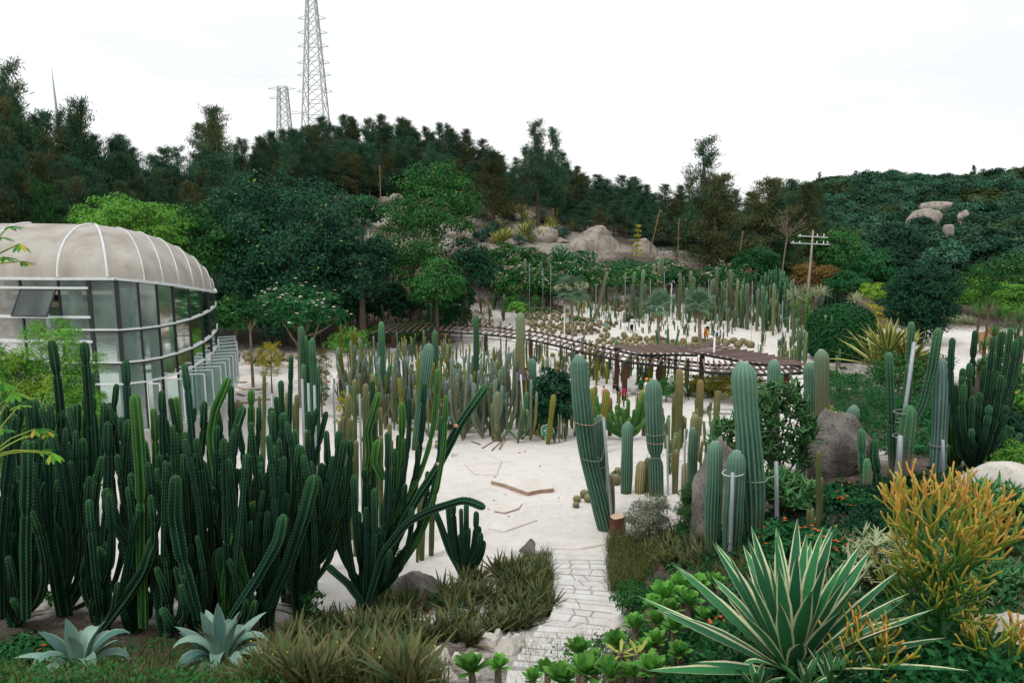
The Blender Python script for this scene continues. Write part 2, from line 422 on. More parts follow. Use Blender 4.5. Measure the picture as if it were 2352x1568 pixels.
M = {}
M['leaf_dark'] = leaf_mat('leaf_dark', (.005, .032, .017), (.016, .078, .034), .2, .45, .35, .15)
M['leaf_teal'] = leaf_mat('leaf_teal', (.008, .048, .028), (.026, .098, .048), .25, .5, .3, .15, c3=(.16, .27, .05), c3t=.965)
M['leaf_mid'] = leaf_mat('leaf_mid', (.013, .080, .020), (.048, .175, .040), .3, .5, .3, .2, c3=(.17, .30, .06), c3t=.94)
M['leaf_deep'] = leaf_mat('leaf_deep', (.008, .068, .022), (.026, .145, .040), .25, .4, .4, .2)
M['leaf_bright'] = leaf_mat('leaf_bright', (.05, .20, .030), (.16, .36, .050), .35, .5, .3, .15)
M['leaf_lime'] = leaf_mat('leaf_lime', (.14, .30, .035), (.30, .48, .065), .35, .55, .2, .1)
M['leaf_olive'] = leaf_mat('leaf_olive', (.03, .075, .012), (.17, .17, .022), .3, .6, .2, .2, patch=((.25, .17, .02), 1.2))
M['leaf_dry'] = leaf_mat('leaf_dry', (.10, .10, .03), (.30, .16, .05), .3, .7, .15, .2)
M['leaf_silver'] = leaf_mat('leaf_silver', (.09, .12, .07), (.24, .26, .17), .25, .7, .15, .1)
M['leaf_yellow'] = leaf_mat('leaf_yellow', (.16, .22, .02), (.50, .40, .04), .3, .6, .2, .15)
M['casuarina'] = leaf_mat('casuarina', (.020, .085, .056), (.075, .15, .075), .3, .75, .1, .3, patch=((.10, .115, .048), .16))
M['casuarina_brown'] = leaf_mat('casuarina_brown', (.055, .080, .036), (.135, .135, .058), .3, .75, .1, .25, patch=((.03, .09, .052), .2))
M['casuarina_green'] = leaf_mat('casuarina_green', (.014, .075, .032), (.05, .12, .03), .25, .7, .1, .2)
M['fern'] = leaf_mat('fern', (.03, .17, .028), (.20, .42, .06), .4, .6, .15, .1, patch=((.30, .40, .05), .5))
M['forest'] = leaf_mat('forest', (.016, .066, .048), (.058, .135, .072), .2, .65, .1, .6, patch=((.06, .085, .03), .035))
M['ivy'] = leaf_mat('ivy', (.008, .058, .020), (.020, .105, .028), .2, .45, .35, .1)
M['papaya'] = leaf_mat('papaya', (.025, .16, .025), (.16, .38, .04), .35, .5, .3, .15, c3=(.45, .33, .04))
M['bark'] = plain('bark', (.11, .085, .065), .9, .1, .4, 5, bump=.4)
M['bark_pale'] = plain('bark_pale', (.24, .19, .14), .9, .1, .35, 4, bump=.4)
M['white_petal'] = plain('white_petal', (.82, .78, .70), .6, .2, .05, 3, c2=(.9, .75, .6))
M['pink_petal'] = plain('pink_petal', (.75, .28, .22), .6, .2, .15, 3, c2=(.85, .6, .45))
M['red_petal'] = plain('red_petal', (.72, .05, .02), .5, .2, .15, 3, c2=(.85, .16, .03))
M['yellow_petal'] = plain('yellow_petal', (.7, .45, .03), .6, .2, .1, 3)

# cacti
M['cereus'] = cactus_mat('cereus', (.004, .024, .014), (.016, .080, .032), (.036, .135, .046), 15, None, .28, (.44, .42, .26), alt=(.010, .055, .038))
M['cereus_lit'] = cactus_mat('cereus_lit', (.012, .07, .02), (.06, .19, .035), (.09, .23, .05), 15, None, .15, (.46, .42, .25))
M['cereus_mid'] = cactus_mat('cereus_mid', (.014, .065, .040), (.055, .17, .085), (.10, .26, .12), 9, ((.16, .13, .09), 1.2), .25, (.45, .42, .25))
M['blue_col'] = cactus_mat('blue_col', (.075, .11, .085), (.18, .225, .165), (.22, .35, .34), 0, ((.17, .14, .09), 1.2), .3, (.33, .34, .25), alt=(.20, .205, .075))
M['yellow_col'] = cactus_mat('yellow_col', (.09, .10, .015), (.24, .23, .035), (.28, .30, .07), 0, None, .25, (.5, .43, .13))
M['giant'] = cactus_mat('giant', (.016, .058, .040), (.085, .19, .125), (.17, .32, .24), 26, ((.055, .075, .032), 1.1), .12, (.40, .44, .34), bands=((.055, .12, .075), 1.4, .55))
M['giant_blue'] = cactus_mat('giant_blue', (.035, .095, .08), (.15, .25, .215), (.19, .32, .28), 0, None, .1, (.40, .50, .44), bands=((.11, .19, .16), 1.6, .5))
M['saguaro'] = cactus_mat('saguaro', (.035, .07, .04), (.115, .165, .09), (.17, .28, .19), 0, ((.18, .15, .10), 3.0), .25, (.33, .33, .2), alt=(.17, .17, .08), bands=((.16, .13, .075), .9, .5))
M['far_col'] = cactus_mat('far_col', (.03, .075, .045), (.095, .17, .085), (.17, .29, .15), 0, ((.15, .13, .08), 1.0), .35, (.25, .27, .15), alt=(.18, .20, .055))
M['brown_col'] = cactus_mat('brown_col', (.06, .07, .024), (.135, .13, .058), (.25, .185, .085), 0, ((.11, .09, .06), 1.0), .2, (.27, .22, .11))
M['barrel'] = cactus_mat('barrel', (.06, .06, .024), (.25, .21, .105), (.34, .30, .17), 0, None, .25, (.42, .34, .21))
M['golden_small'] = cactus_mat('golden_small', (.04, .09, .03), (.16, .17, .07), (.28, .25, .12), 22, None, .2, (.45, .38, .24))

def edge_leaf(name, inner, outer, lo, hi, c2=None, rough=.5, base=None, var=.3):
    t = NT(name); c = t.mix(t.attr('rnd'), inner, c2 or inner)
    c = t.mix(t.ramp(t.attr('edge'), lo, hi), c, outer)
    st = t.noise(t.coord('Object', (30, 30, 30)), 1.0, 2)
    c = t.bright(c, t.ramp(st, .3, .7, .88, 1.12))
    if base is not None: c = t.mix(t.ramp(t.attr('along'), .0, .3, .8, 0), c, base)
    c = t.bright(c, t.ramp(t.rnd(), 0, 1, 1 - var, 1 + var))
    return t.done(t.bsdf(c, min(.8, rough + .12), .16))
M['agave_var'] = edge_leaf('agave_var', (.020, .125, .060), (.68, .69, .44), .70, .80, (.045, .23, .08), .5, var=.12)
M['agave_blue'] = edge_leaf('agave_blue', (.07, .165, .145), (.24, .36, .28), .7, 1.0, (.26, .40, .32), .6, var=.15)
M['agave_grey'] = edge_leaf('agave_grey', (.030, .085, .075), (.10, .17, .13), .7, 1.0, (.07, .15, .115), .6, (.03, .05, .04))
M['yucca_yellow'] = edge_leaf('yucca_yellow', (.05, .13, .03), (.48, .44, .13), .35, .75, (.16, .22, .06), .55)
M['yucca_pale'] = edge_leaf('yucca_pale', (.20, .27, .15), (.50, .50, .30), .6, .9, (.28, .34, .2), .6)
M['yucca_green'] = edge_leaf('yucca_green', (.02, .095, .03), (.12, .2, .05), .7, 1.0, (.06, .17, .04), .5, (.22, .15, .04))
M['aloe'] = edge_leaf('aloe', (.036, .095, .034), (.22, .18, .08), .8, 1.0, (.15, .145, .06), .55, (.05, .055, .03))
M['aloe_dead'] = edge_leaf('aloe_dead', (.20, .085, .035), (.30, .18, .10), .7, 1.0, (.36, .25, .16), .8)
M['succ_leaf'] = edge_leaf('succ_leaf', (.045, .21, .035), (.15, .34, .07), .5, 1.0, (.13, .34, .05), .4, (.18, .36, .06))
M['succ_pale'] = edge_leaf('succ_pale', (.28, .36, .06), (.45, .42, .14), .5, 1.0, (.4, .4, .1), .45)
M['strap_euph'] = edge_leaf('strap_euph', (.028, .13, .05), (.14, .28, .10), .55, 1.0, (.06, .19, .06), .35)
M['palm_leaf'] = edge_leaf('palm_leaf', (.06, .16, .10), (.22, .32, .20), .3, 1.0, (.13, .25, .16), .5)
M['palm_dry'] = edge_leaf('palm_dry', (.24, .19, .11), (.32, .28, .17), .3, 1.0, None, .8)

def grass_mat():
    t = NT('grass'); f = t.attr('rnd'); c = t.mix(f, (.03, .095, .02), (.21, .20, .07))
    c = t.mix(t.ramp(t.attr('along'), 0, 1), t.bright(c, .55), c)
    return t.done(t.bsdf(c, .7, .15))
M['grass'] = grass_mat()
def knobby():
    t = NT('knobby_stem'); v = t.voro(t.coord('Object'), 46)
    c = t.mix(t.ramp(v, .1, .6), (.36, .31, .22), (.13, .11, .07))
    return t.done(t.bsdf(c, .8, .2, t.bump(v, .8, .02)))
M['knobby'] = knobby()
def pencil():
    t = NT('pencil_stem'); a = t.attr('along')
    c = t.mix(t.ramp(a, .40, .78), (.020, .10, .018), (.17, .27, .025))
    c = t.mix(t.math('MULTIPLY', t.ramp(a, .62, .92), t.ramp(t.attr('rnd'), .1, .6)), c, (.58, .22, .06))
    c = t.mix(t.math('MULTIPLY', t.ramp(a, .62, 1.0), .5), c, (.44, .34, .04))
    n = t.noise(t.pos(), 9, 3)
    return t.done(t.bsdf(t.bright(c, t.ramp(n, .3, .7, .85, 1.15)), .5, .3))
M['pencil'] = pencil()

def stone_mat(name, c1, c2, c3, sc_=1.2, bumpd=.05, streak=False, spots=.5):
    t = NT(name); p = t.pos()
    n1 = t.noise(p, sc_, 6, .6); n2 = t.noise(p, sc_ * 9, 5, .65)
    c = t.mix(t.ramp(n1, .35, .65), c1, c2)
    c = t.mix(t.math('MULTIPLY', t.ramp(n2, .52, .68), spots), c, c3)
    if streak:
        s = t.noise(t.pos((1.2, 1.2, .18)), 1.5, 4); c = t.mix(t.ramp(s, .5, .68, 0, .65), c, c3)
    h = t.math('ADD', t.math('MULTIPLY', n1, 1.0), t.math('MULTIPLY', n2, .35))
    return t.done(t.bsdf(c, .9, .15, t.bump(h, .6, bumpd)))
M['granite'] = stone_mat('granite', (.27, .24, .205), (.42, .375, .33), (.10, .09, .08), .5, .25, True)
M['dark_rock'] = stone_mat('dark_rock', (.12, .108, .097), (.27, .25, .23), (.03, .028, .026), 1.6, .2, True, .75)
M['pale_rock'] = stone_mat('pale_rock', (.52, .49, .45), (.66, .63, .58), (.32, .28, .24), 1.6, .05)
M['slab'] = stone_mat('slab', (.62, .58, .535), (.72, .69, .65), (.46, .39, .32), 1.4, .04, spots=.45)
M['slab_edge'] = stone_mat('slab_edge', (.30, .19, .14), (.44, .31, .24), (.18, .11, .08), 3, .04)
M['step_stone'] = stone_mat('step_stone', (.56, .545, .52), (.70, .69, .665), (.33, .31, .29), 2.2, .02, spots=.35)
M['concrete'] = stone_mat('concrete', (.42, .42, .41), (.54, .54, .53), (.30, .29, .27), 1.5, .01, True)
M['path_mortar_shade'] = plain('path_mortar_shade', (.34, .325, .305), .95, .1, .2, 9)

def metal(name, c, rough=.5, m=.6):
    return plain(name, c, rough, .5, .12, 12, m, bump=.02)
M['steel'] = metal('steel', (.55, .57, .58), .45, .5)
M['white_frame'] = plain('white_frame', (.62, .66, .66), .5, .4, .12, 7)
M['black_frame'] = plain('black_frame', (.020, .026, .028), .5, .4, .3, 7)
M['galv'] = metal('galv', (.33, .37, .39), .5, .4)
M['white_paint'] = plain('white_paint', (.8, .8, .8), .5, .3, .04, 5)
M['rust'] = plain('rust', (.17, .05, .03), .85, .2, .3, 9)
M['black_iron'] = plain('black_iron', (.018, .018, .020), .55, .4, .2, 8)
M['post_brown'] = plain('post_brown', (.065, .024, .018), .7, .3, .25, 3)
M['rope'] = plain('rope', (.40, .28, .17), .9, .1, .3, 30)
M['rope_grey'] = plain('rope_grey', (.33, .32, .30), .9, .1, .25, 30)
M['sack'] = plain('sack', (.18, .165, .155), .95, .1, .3, 14)
def wood(name, c1, c2, scale=(1, 1, 1)):
    t = NT(name); n = t.noise(t.coord('Object', scale), 2.2, 6, .6)
    c = t.mix(t.ramp(n, .3, .7), c1, c2); c = t.bright(c, t.ramp(t.rnd(), 0, 1, .8, 1.2))
    return t.done(t.bsdf(c, .75, .2, t.bump(n, .3, .01)))
M['rafter'] = wood('rafter', (.13, .088, .078), (.27, .20, .18), (4, 4, 9))
M['stump_bark'] = wood('stump_bark', (.09, .035, .025), (.20, .085, .06), (14, 14, 2.5))
M['stump_top'] = wood('stump_top', (.42, .30, .22), (.52, .40, .31), (6, 6, 6))
M['pole_wood'] = plain('pole_wood', (.34, .30, .26), .8, .2, .15, 3)
M['pylon'] = metal('pylon', (.42, .46, .46), .6, .3)
M['teal_sign'] = plain('teal_sign', (.012, .22, .17), .5, .3, .05, 3)
M['sign_white'] = plain('sign_white', (.8, .82, .8), .5, .3, .02, 3)
M['sign_leaf'] = plain('sign_leaf', (.22, .5, .3), .5, .3, .1, 3)
M['sign_dark'] = plain('sign_dark', (.09, .09, .10), .5, .3, .1, 3)
M['clay'] = plain('clay', (.50, .22, .09), .8, .2, .2, 2.5, c2=(.66, .42, .26))
def roofm():
    t = NT('roof_sheet'); p = t.pos()
    n = t.noise(p, .7, 5); s = t.noise(t.pos((.9, .9, .12)), .9, 4)
    c = t.mix(t.ramp(n, .3, .7), (.35, .325, .285), (.45, .425, .385))
    c = t.mix(t.ramp(s, .42, .68, 0, .7), c, (.24, .195, .145))
    s2 = t.noise(t.pos((5, 5, .4)), 1.4, 4); c = t.mix(t.ramp(s2, .55, .75, 0, .4), c, (.22, .185, .145))
    return t.done(t.bsdf(c, .55, .35, t.bump(t.noise(p, 9, 3), .1, .01)))
M['roof_sheet'] = roofm()
def glassm():
    t = NT('greenhouse_glass')
    tr = t.n('BsdfTransparent'); tr.inputs[0].default_value = (.80, .90, .87, 1)
    gl = t.n('BsdfGlossy'); gl.inputs['Roughness'].default_value = .06; gl.inputs[0].default_value = (.9, .95, .95, 1)
    n = t.noise(t.pos((1, 1, .5)), 1.1, 4)
    df = t.n('BsdfDiffuse'); df.inputs[0].default_value = (.40, .49, .475, 1)
    m1 = t.n('MixShader'); t.L(t.ramp(n, .3, .75, .06, .30), m1.inputs[0]); t.L(tr.outputs[0], m1.inputs[1]); t.L(df.outputs[0], m1.inputs[2])
    fr = t.n('Fresnel'); fr.inputs[0].default_value = 1.45
    m2 = t.n('MixShader'); t.L(fr.outputs[0], m2.inputs[0]); t.L(m1.outputs[0], m2.inputs[1]); t.L(gl.outputs[0], m2.inputs[2])
    return t.done(m2.outputs[0])
M['glass'] = glassm()
M['plaster'] = stone_mat('plaster', (.40, .41, .395), (.52, .53, .515), (.30, .29, .26), 1.5, .01, True)
M['beam_tan'] = plain('beam_tan', (.40, .31, .23), .8, .2, .15, 2)

def groundm():
    t = NT('ground_sand'); p = t.pos(); soil = t.attr('soil'); rock = t.attr('rock')
    n1 = t.noise(p, .35, 5); n2 = t.noise(p, 2.7, 6, .65); n3 = t.noise(p, 24, 4, .7)
    sand = t.mix(t.ramp(n1, .3, .7), (.69, .655, .62), (.78, .75, .72))
    sand = t.mix(t.ramp(n2, .48, .72, 0, .6), sand, (.57, .525, .47))
    n4 = t.noise(p, 1.1, 3); sand = t.mix(t.ramp(n4, .56, .70, 0, .5), sand, (.56, .53, .495))
    v5 = t.voro(p, 9.0); sand = t.mix(t.math('MULTIPLY', t.ramp(v5, .10, .04), t.ramp(n2, .5, .6)), sand, (.30, .24, .18))
    sand = t.bright(sand, t.ramp(n3, .25, .75, .90, 1.08))
    so = t.mix(t.ramp(n2, .35, .65), (.085, .072, .058), (.19, .16, .13))
    litter = t.mix(t.ramp(n3, .4, .6), so, (.07, .05, .036))
    gr = t.mix(t.ramp(n2, .35, .65), (.21, .19, .165), (.35, .32, .285))
    f = t.math('ADD', soil, t.math('MULTIPLY', t.math('SUBTRACT', n2, .5), .9), clamp=True)
    c = t.mix(t.ramp(f, .3, .7), sand, litter)
    c = t.mix(t.ramp(t.math('ADD', rock, t.math('MULTIPLY', t.math('SUBTRACT', n2, .5), .8)), .4, .6), c, gr)
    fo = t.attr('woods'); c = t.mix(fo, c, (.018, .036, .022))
    h = t.math('ADD', t.math('MULTIPLY', n2, .6), t.math('MULTIPLY', n3, .35))
    return t.done(t.bsdf(c, .95, .1, t.bump(t.math('ADD', h, t.math('MULTIPLY', t.noise(p, 6.5, 3), .7)), .75, .10)))
M['ground'] = groundm()

# ------------------------------------------------------------------ ground sheet
nx, ny = len(GX), len(GY)
Vg = np.stack([GXX, GYY, GZ], -1).reshape(-1, 3)
ii = np.arange(nx - 1)[:, None] * ny; jj = np.arange(ny - 1)[None, :]
Qg = np.stack([ii + jj, ii + ny + jj, ii + ny + jj + 1, ii + jj + 1], -1).reshape(-1, 4)
tg = GXX / np.maximum(GYY, 5)
ug = 1176 + F * tg
def band(a, lo, hi, s): return 1 / (1 + np.exp(-(a - lo) / s)) * (1 - 1 / (1 + np.exp(-(a - hi) / s)))
soil = np.zeros_like(GXX)
soil = np.maximum(soil, .62 * band(GYY, -50, 13.0, .7) * (1 - band(ug, 1200, 1420, 14)))
soil = np.maximum(soil, .85 * band(GYY, -50, 13.6, .8) * band(ug, -999, 640, 25))  # dark soil under the thicket, strengthened to paint in its shade
soil = np.maximum(soil, .8 * band(GYY, -50, 21, 1.6) * band(ug, 1450, 9999, 20))
soil = np.maximum(soil, .9 * band(GYY, 20, 46, 3) * band(ug, 1850, 2100, 25))
soil = np.maximum(soil, .6 * band(GYY, 44, 62, 2) * band(ug, 1850, 2170, 18))
soil = np.maximum(soil, .9 * band(GYY, 15, 48, 2) * band(ug, 2080, 9999, 20))
soil = np.maximum(soil, .75 * band(GYY, 84, 9999, 1.8))
soil = np.maximum(soil, .85 * band(GYY, 58, 9999, 2.5) * band(ug, -9999, 1060, 18))
soil = np.maximum(soil, .85 * band(GYY, 75, 9999, 2.5) * band(ug, 1880, 9999, 25))
rock = 1.0 * band(GYY, 97, 124, 1.5) * band(ug, 780, 1690, 25) * (.55 + .5 * snoise(GXX, GYY, 4, 1))
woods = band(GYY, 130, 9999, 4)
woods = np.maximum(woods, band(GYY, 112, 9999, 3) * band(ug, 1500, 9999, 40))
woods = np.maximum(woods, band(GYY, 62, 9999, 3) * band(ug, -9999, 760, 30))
gm = mesh('ground', Vg, Qg, M['ground'], True, {'soil': soil.ravel(), 'rock': rock.ravel(), 'woods': woods.ravel()})
go = put('ground', gm); tag(go, 'white sand garden floor rising to a soil hillside', 'ground', kind='structure')
# ------------------------------------------------------------------ greenhouse
gh_u = [-380, -290, -203, -116, -30, 56, 143, 212, 275, 324, 366, 402, 438, 465, 483, 495]
gh_d = [28.6, 28.3, 28.0, 27.7, 27.4, 27.2, 27.0, 27.0, 27.0, 27.5, 28.3, 29.4, 31.0, 33.0, 35.0, 37.4]
gh_v = np.interp(gh_u, [275, 324, 366, 402, 438, 465, 483, 496], [640, 645, 650, 654.5, 661, 665.5, 668, 671])
def ghp(u, d, z=0.0):
    return Vector(((u - 1176) / F * d / .993, d, z))
nodes = [ghp(u, d) for u, d in zip(gh_u, gh_d)]
nodes += [ghp(497, 40.0), ghp(490, 42.6), ghp(470, 44.6)]
eave = [max(7.2, min(8.64, at(u, v, d).z)) if u > 250 else 8.64 for u, v, d in zip(gh_u, gh_v, gh_d)] + [7.25, 7.3, 7.5]
gb = Vector((nodes[8].x, nodes[8].y, gz(nodes[8].x, nodes[8].y)))
G = thing('greenhouse', 'curved glass greenhouse with ribbed beige vaulted roof', 'greenhouse', gb)
def gpart(name, g, m, parent=None, smooth=False, off=None):
    V = g[0] - np.array(off if off is not None else gb)
    return put(name, mesh(name, V, g[1], m, smooth), parent or G)
nn = len(nodes)
nrm = []
for i in range(nn):
    a = nodes[max(0, i - 1)]; b = nodes[min(nn - 1, i + 1)]; t_ = (b - a).normalized(); nrm.append(Vector((t_.y, -t_.x, 0)))
LV_R = [6.62, 5.30, 4.42, 2.40]
LV_L = [8.28, 7.12, 6.14, 4.42, 2.40]
for i in range(nn):
    dk = i <= 10
    w = .15 if i in (7, 8) else .055
    p = nodes[i]
    gpart('mullion', barg((p.x, p.y, 2.40), (p.x, p.y, eave[i] - .02), w, .09, up=nrm[i]), M['black_frame'])
def polybar(zs, i0, i1, h, w, m, name, out=.03):
    parts = []
    for i in range(i0, i1):
        a = nodes[i] + nrm[i] * out; b = nodes[i + 1] + nrm[i + 1] * out
        za = zs[i] if hasattr(zs, '__len__') else zs; zb = zs[i + 1] if hasattr(zs, '__len__') else zs
        parts.append(barg((a.x, a.y, za), (b.x, b.y, zb), w, h))
    V, Q, _ = join(parts)
    return gpart(name, (V, Q), m)
polybar(eave, 0, nn - 1, .10, .20, M['white_frame'], 'eave_band', .06)
for z in LV_R: polybar(z, 6 if z > 5 else 0, nn - 1, .065, .12, M['white_frame'], 'transom')
for z in LV_R[:2]: polybar(z - .075, 7, nn - 1, .05, .10, M['black_frame'], 'transom')
for z in LV_L[:3]: polybar(z, 0, 7, .09, .12, M['white_frame'], 'transom')
def pane(a, b, z0, z1a, z1b, ins=.05, off=-.02, n=None):
    t_ = (b - a); L = t_.length; t_ = t_ / L; n = n or Vector((t_.y, -t_.x, 0)); A = a + t_ * ins + n * off; B = b - t_ * ins + n * off
    th = n * .012
    q = [(A, z0), (B, z0), (B, z1b), (A, z1a)]
    V = np.array([[(p + s).x, (p + s).y, z] for s in (th * 0, th) for p, z in q])
    return V, np.array([[0, 1, 2, 3], [7, 6, 5, 4], [0, 4, 5, 1], [1, 5, 6, 2], [2, 6, 7, 3], [3, 7, 4, 0]])
for i in range(nn - 1):
    a, b = nodes[i], nodes[i + 1]
    if i < 6:
        tops = [eave[i]] + LV_L
        for k in range(len(LV_L)):
            if i == 5 and k == 1: continue
            gpart('pane', pane(a, b, tops[k + 1] + .04, tops[k] - .05, tops[k] - .05), M['glass'])
    else:
        lv = LV_R
        gpart('pane', pane(a, b, lv[0] + .04, eave[i] - .07, eave[i + 1] - .07), M['glass'])
        gpart('pane', pane(a, b, lv[1] + .04, lv[0] - .1, lv[0] - .1), M['glass'])
        gpart('pane', pane(a, b, lv[2] + .04, lv[1] - .1, lv[1] - .1), M['glass'])
        if i <= 8: gpart('pane', pane(a, b, lv[3] + .04, lv[2] - .05, lv[2] - .05), M['glass'])
        if i >= 9:                                        # dark inner window frame of the second row
            pass
    # base wall
    A = a + nrm[i] * .05; B = b + nrm[i + 1] * .05
    gpart('base_wall', barg((A.x, A.y, 1.1), (B.x, B.y, 1.1), .25, 2.52), M['plaster'])
def window_frame(P0, ax, L, z0, z1, w=.05, m=None, tilt=None, name='casement'):
    """open casement: frame of four bars with its pane; ax = unit vector along the leaf"""
    c = Vector((P0.x, P0.y, z0)); e = c + ax * L
    if tilt is None: up = Vector((0, 0, z1 - z0))
    else: up = tilt
    q = [c, e, e + up, c + up]
    nrm_ = ax.cross(up).normalized()
    V, Q, _ = join([barg(q[0], q[1], w, w, nrm_), barg(q[1], q[2], w, w, nrm_), barg(q[2], q[3], w, w, nrm_), barg(q[3], q[0], w, w, nrm_)])
    fr = gpart(name, (V, Q), m or M['white_frame'])
    th = nrm_ * .01
    Vp = np.array([list(p + s) for s in (th, -th) for p in q])
    put('pane', mesh('pane', Vp - np.array(gb), np.array([[0, 1, 2, 3], [7, 6, 5, 4], [0, 4, 5, 1], [1, 5, 6, 2], [2, 6, 7, 3], [3, 7, 4, 0]]), M['glass'], False), fr)
for i in range(9, nn - 2):                                # tall casements of the bottom row swung outward
    a, b = nodes[i], nodes[i + 1]; L = (b - a).length; t_ = (b - a).normalized()
    for k in range(2 if L > 1.4 else 1):
        h = a + t_ * (L * (k + .05) / (2 if L > 1.4 else 1)); sw = math.radians(R.uniform(62, 88))
        ax = (t_ * cos(sw) + Vector((t_.y, -t_.x, 0)) * sin(sw)).normalized()
        window_frame(h + nrm[i] * .08, ax, min(1.05, L * .62), 2.46, 4.34)
a, b = nodes[5], nodes[6]; t_ = (b - a).normalized(); n_ = Vector((t_.y, -t_.x, 0))   # top-hung window tilted open
window_frame(Vector((a.x, a.y, 8.22)) + t_ * .08 + n_ * .08, t_, (b - a).length - .16, 8.2, 7.1, .06, M['black_frame'], Vector((0, 0, -.98)) + n_ * .55, 'awning_window')
# inner columns, beams and floor
cols = []
for i in (4, 6, 8, 9, 11, 13, 15):
    q = nodes[i] - nrm[i] * (.55 if i == 8 else .9); cols.append(q)
    gpart('column', tube([(q.x, q.y, .2), (q.x, q.y, 8.2 if i < 10 else 7.2)], .30 if i == 8 else .24, 12, 3), M['plaster'], smooth=True)
for z in (7.55, 5.0):
    for k in range(len(cols) - 1):
        q0, q1 = cols[k], cols[k + 1]; gpart('beam', barg((q0.x, q0.y, z), (q1.x, q1.y, z), .2, .22), M['beam_tan'])
for k in range(4):                                         # far inner glazing bars
    q = Vector((-27 + k * 2.6, 39.5, 0)); gpart('column', tube([(q.x, q.y, .2), (q.x, q.y, 7.4)], .1, 8, 3), M['white_frame'])
for z in (7.2, 4.6, 2.6): gpart('beam', barg((-30, 39.5, z), (-18.6, 39.5, z), .18, .2), M['beam_tan'] if z > 3 else M['plaster'])
# roof: ribs and panels
E = [(-380, 28.6), (-203, 28.0), (-30, 27.4), (143, 27.0), (257, 27.0), (340, 27.75), (382, 28.7), (418, 30.0), (450, 31.8), (474, 34.0), (490, 36.2), (497, 38.8)]
RG = [(-215, 513, 33.4), (-72, 513, 33.0), (70, 513, 32.6), (211, 515, 32.2), (217, 516, 32.4), (268, 523, 33.2), (315, 533, 34.3), (360, 547, 35.5), (402, 566, 36.6), (438, 588, 37.6), (466, 613, 38.6), (484, 640, 39.4)]
ribs = []
for (u, d), (ru, rv, rd) in zip(E, RG):
    e = ghp(u, d); e.z = float(np.interp(u, gh_u, eave[:16])) + .05
    r_ = at(ru, rv, rd)
    front = []; back = []
    for s in np.linspace(0, pi / 2, 13):
        f = 1 - cos(s)
        front.append([e.x + (r_.x - e.x) * f, e.y + (r_.y - e.y) * f, e.z + (r_.z - e.z) * sin(s)])
        bx, by = 2 * r_.x - e.x, 2 * r_.y - e.y
        back.append([bx + (r_.x - bx) * f, by + (r_.y - by) * f, e.z + (r_.z - e.z) * sin(s)])
    ribs.append((np.array(front), np.array(back)))
for side in (0, 1):
    for i in range(len(ribs) - 1):
        A, B = ribs[i][side], ribs[i + 1][side]
        k = 5; rows = [A * (1 - t) + B * t for t in np.linspace(0.004, .996, k)]
        V = np.stack(rows, 1).reshape(-1, 3)
        a_ = np.arange(12)[:, None] * k; j_ = np.arange(k - 1)[None, :]
        Q = np.stack([a_ + j_, a_ + j_ + 1, a_ + k + j_ + 1, a_ + k + j_], -1).reshape(-1, 4)
        gpart('roof_panel', (V, Q), M['roof_sheet'], smooth=True)
for i, rb in enumerate(ribs):
    if i in (1, 2, 3, 4): w = .055
    else: w = .028
    V, Q = tube([tuple(p) for p in rb[0]], w, 6, 26)
    gpart('roof_rib', (V + np.array([0, 0, .015]), Q), M['white_frame'], smooth=True)

# ------------------------------------------------------------------ pergola
PZ = 2.15
pairs1 = [(856, 764, 894, 745), (1006, 757, 1018, 740), (1046, 761, 1074, 743), (1104, 763, 1134, 746), (1150, 768, 1185, 753), (1209, 775, 1238, 757),
          (1296, 794, 1321, 777), (1323, 802, 1352, 783), (1368, 812, 1393, 793), (1413, 821, 1434, 801), (1431, 826, 1445, 804), (1493, 833, 1504, 813),
          (1558, 841, 1565, 821), (1606, 847, 1605, 825), (1640, 852, 1630, 830), (1676, 853, 1658, 830), (1738, 856, 1717, 830), (1800, 855, 1772, 829), (1851, 851, 1811, 828)]
pairs2 = [(1469, 810, 1405, 793), (1503, 810, 1443, 794), (1536, 810, 1478, 793), (1569, 810, 1512, 792), (1608, 811, 1535, 792)]
pairs3 = [(1558, 797, 1634, 786), (1617, 810, 1695, 801), (1674, 820, 1757, 812), (1712, 828, 1796, 821), (1770, 833, 1851, 836)]
pb = ground(1564, 937)
PG = thing('pergola', 'long curved pergola of brown timber rafters on dark posts', 'pergola', pb)
def pgp(name, g, m, smooth=False):
    return put(name, mesh(name, g[0] - np.array(pb), g[1], m, smooth), PG)
def rafters(pairs, step, zf, zb, name='rafter', grow=.12):
    P = np.array(pairs, float); mid = P[:, 0] + P[:, 2]; acc = np.r_[0, np.cumsum(np.abs(np.diff(mid / 2)))]
    n = int(acc[-1] / step); fr, bk = [], []
    for s in np.linspace(0, acc[-1], n + 1):
        q = [np.interp(s, acc, P[:, k]) for k in range(4)]
        a = atz(q[0], q[1], zf); b = atz(q[2], q[3], zb); d = (b - a).normalized()
        fr.append(a + d * .25); bk.append(b - d * .25)
        A = a - d * grow; B = b + d * grow
        pgp(name, barg(A, B, .085, .13), M['rafter'])
    return fr, bk
f1, b1 = rafters(pairs1, 14.2, PZ, PZ + .12)
f2, b2 = rafters(pairs2, 13.5, PZ + .45, PZ + .50)
f3, b3 = rafters(pairs3, 14.5, PZ + .52, PZ + .58)
def rail(pts, z_off, w, h, name='beam', m='black_iron'):
    parts = [barg(pts[i] + Vector((0, 0, z_off)), pts[i + 1] + Vector((0, 0, z_off)), w, h) for i in range(len(pts) - 1)]
    V, Q, _ = join(parts); pgp(name, (V, Q), M[m])
rail(f1, -.19, .09, .16); rail(b1, -.19, .09, .16)
rail([a.lerp(b, .5) for a, b in zip(f1, b1)], -.17, .06, .1)
rail(f1, -.55, .05, .05, 'rail')
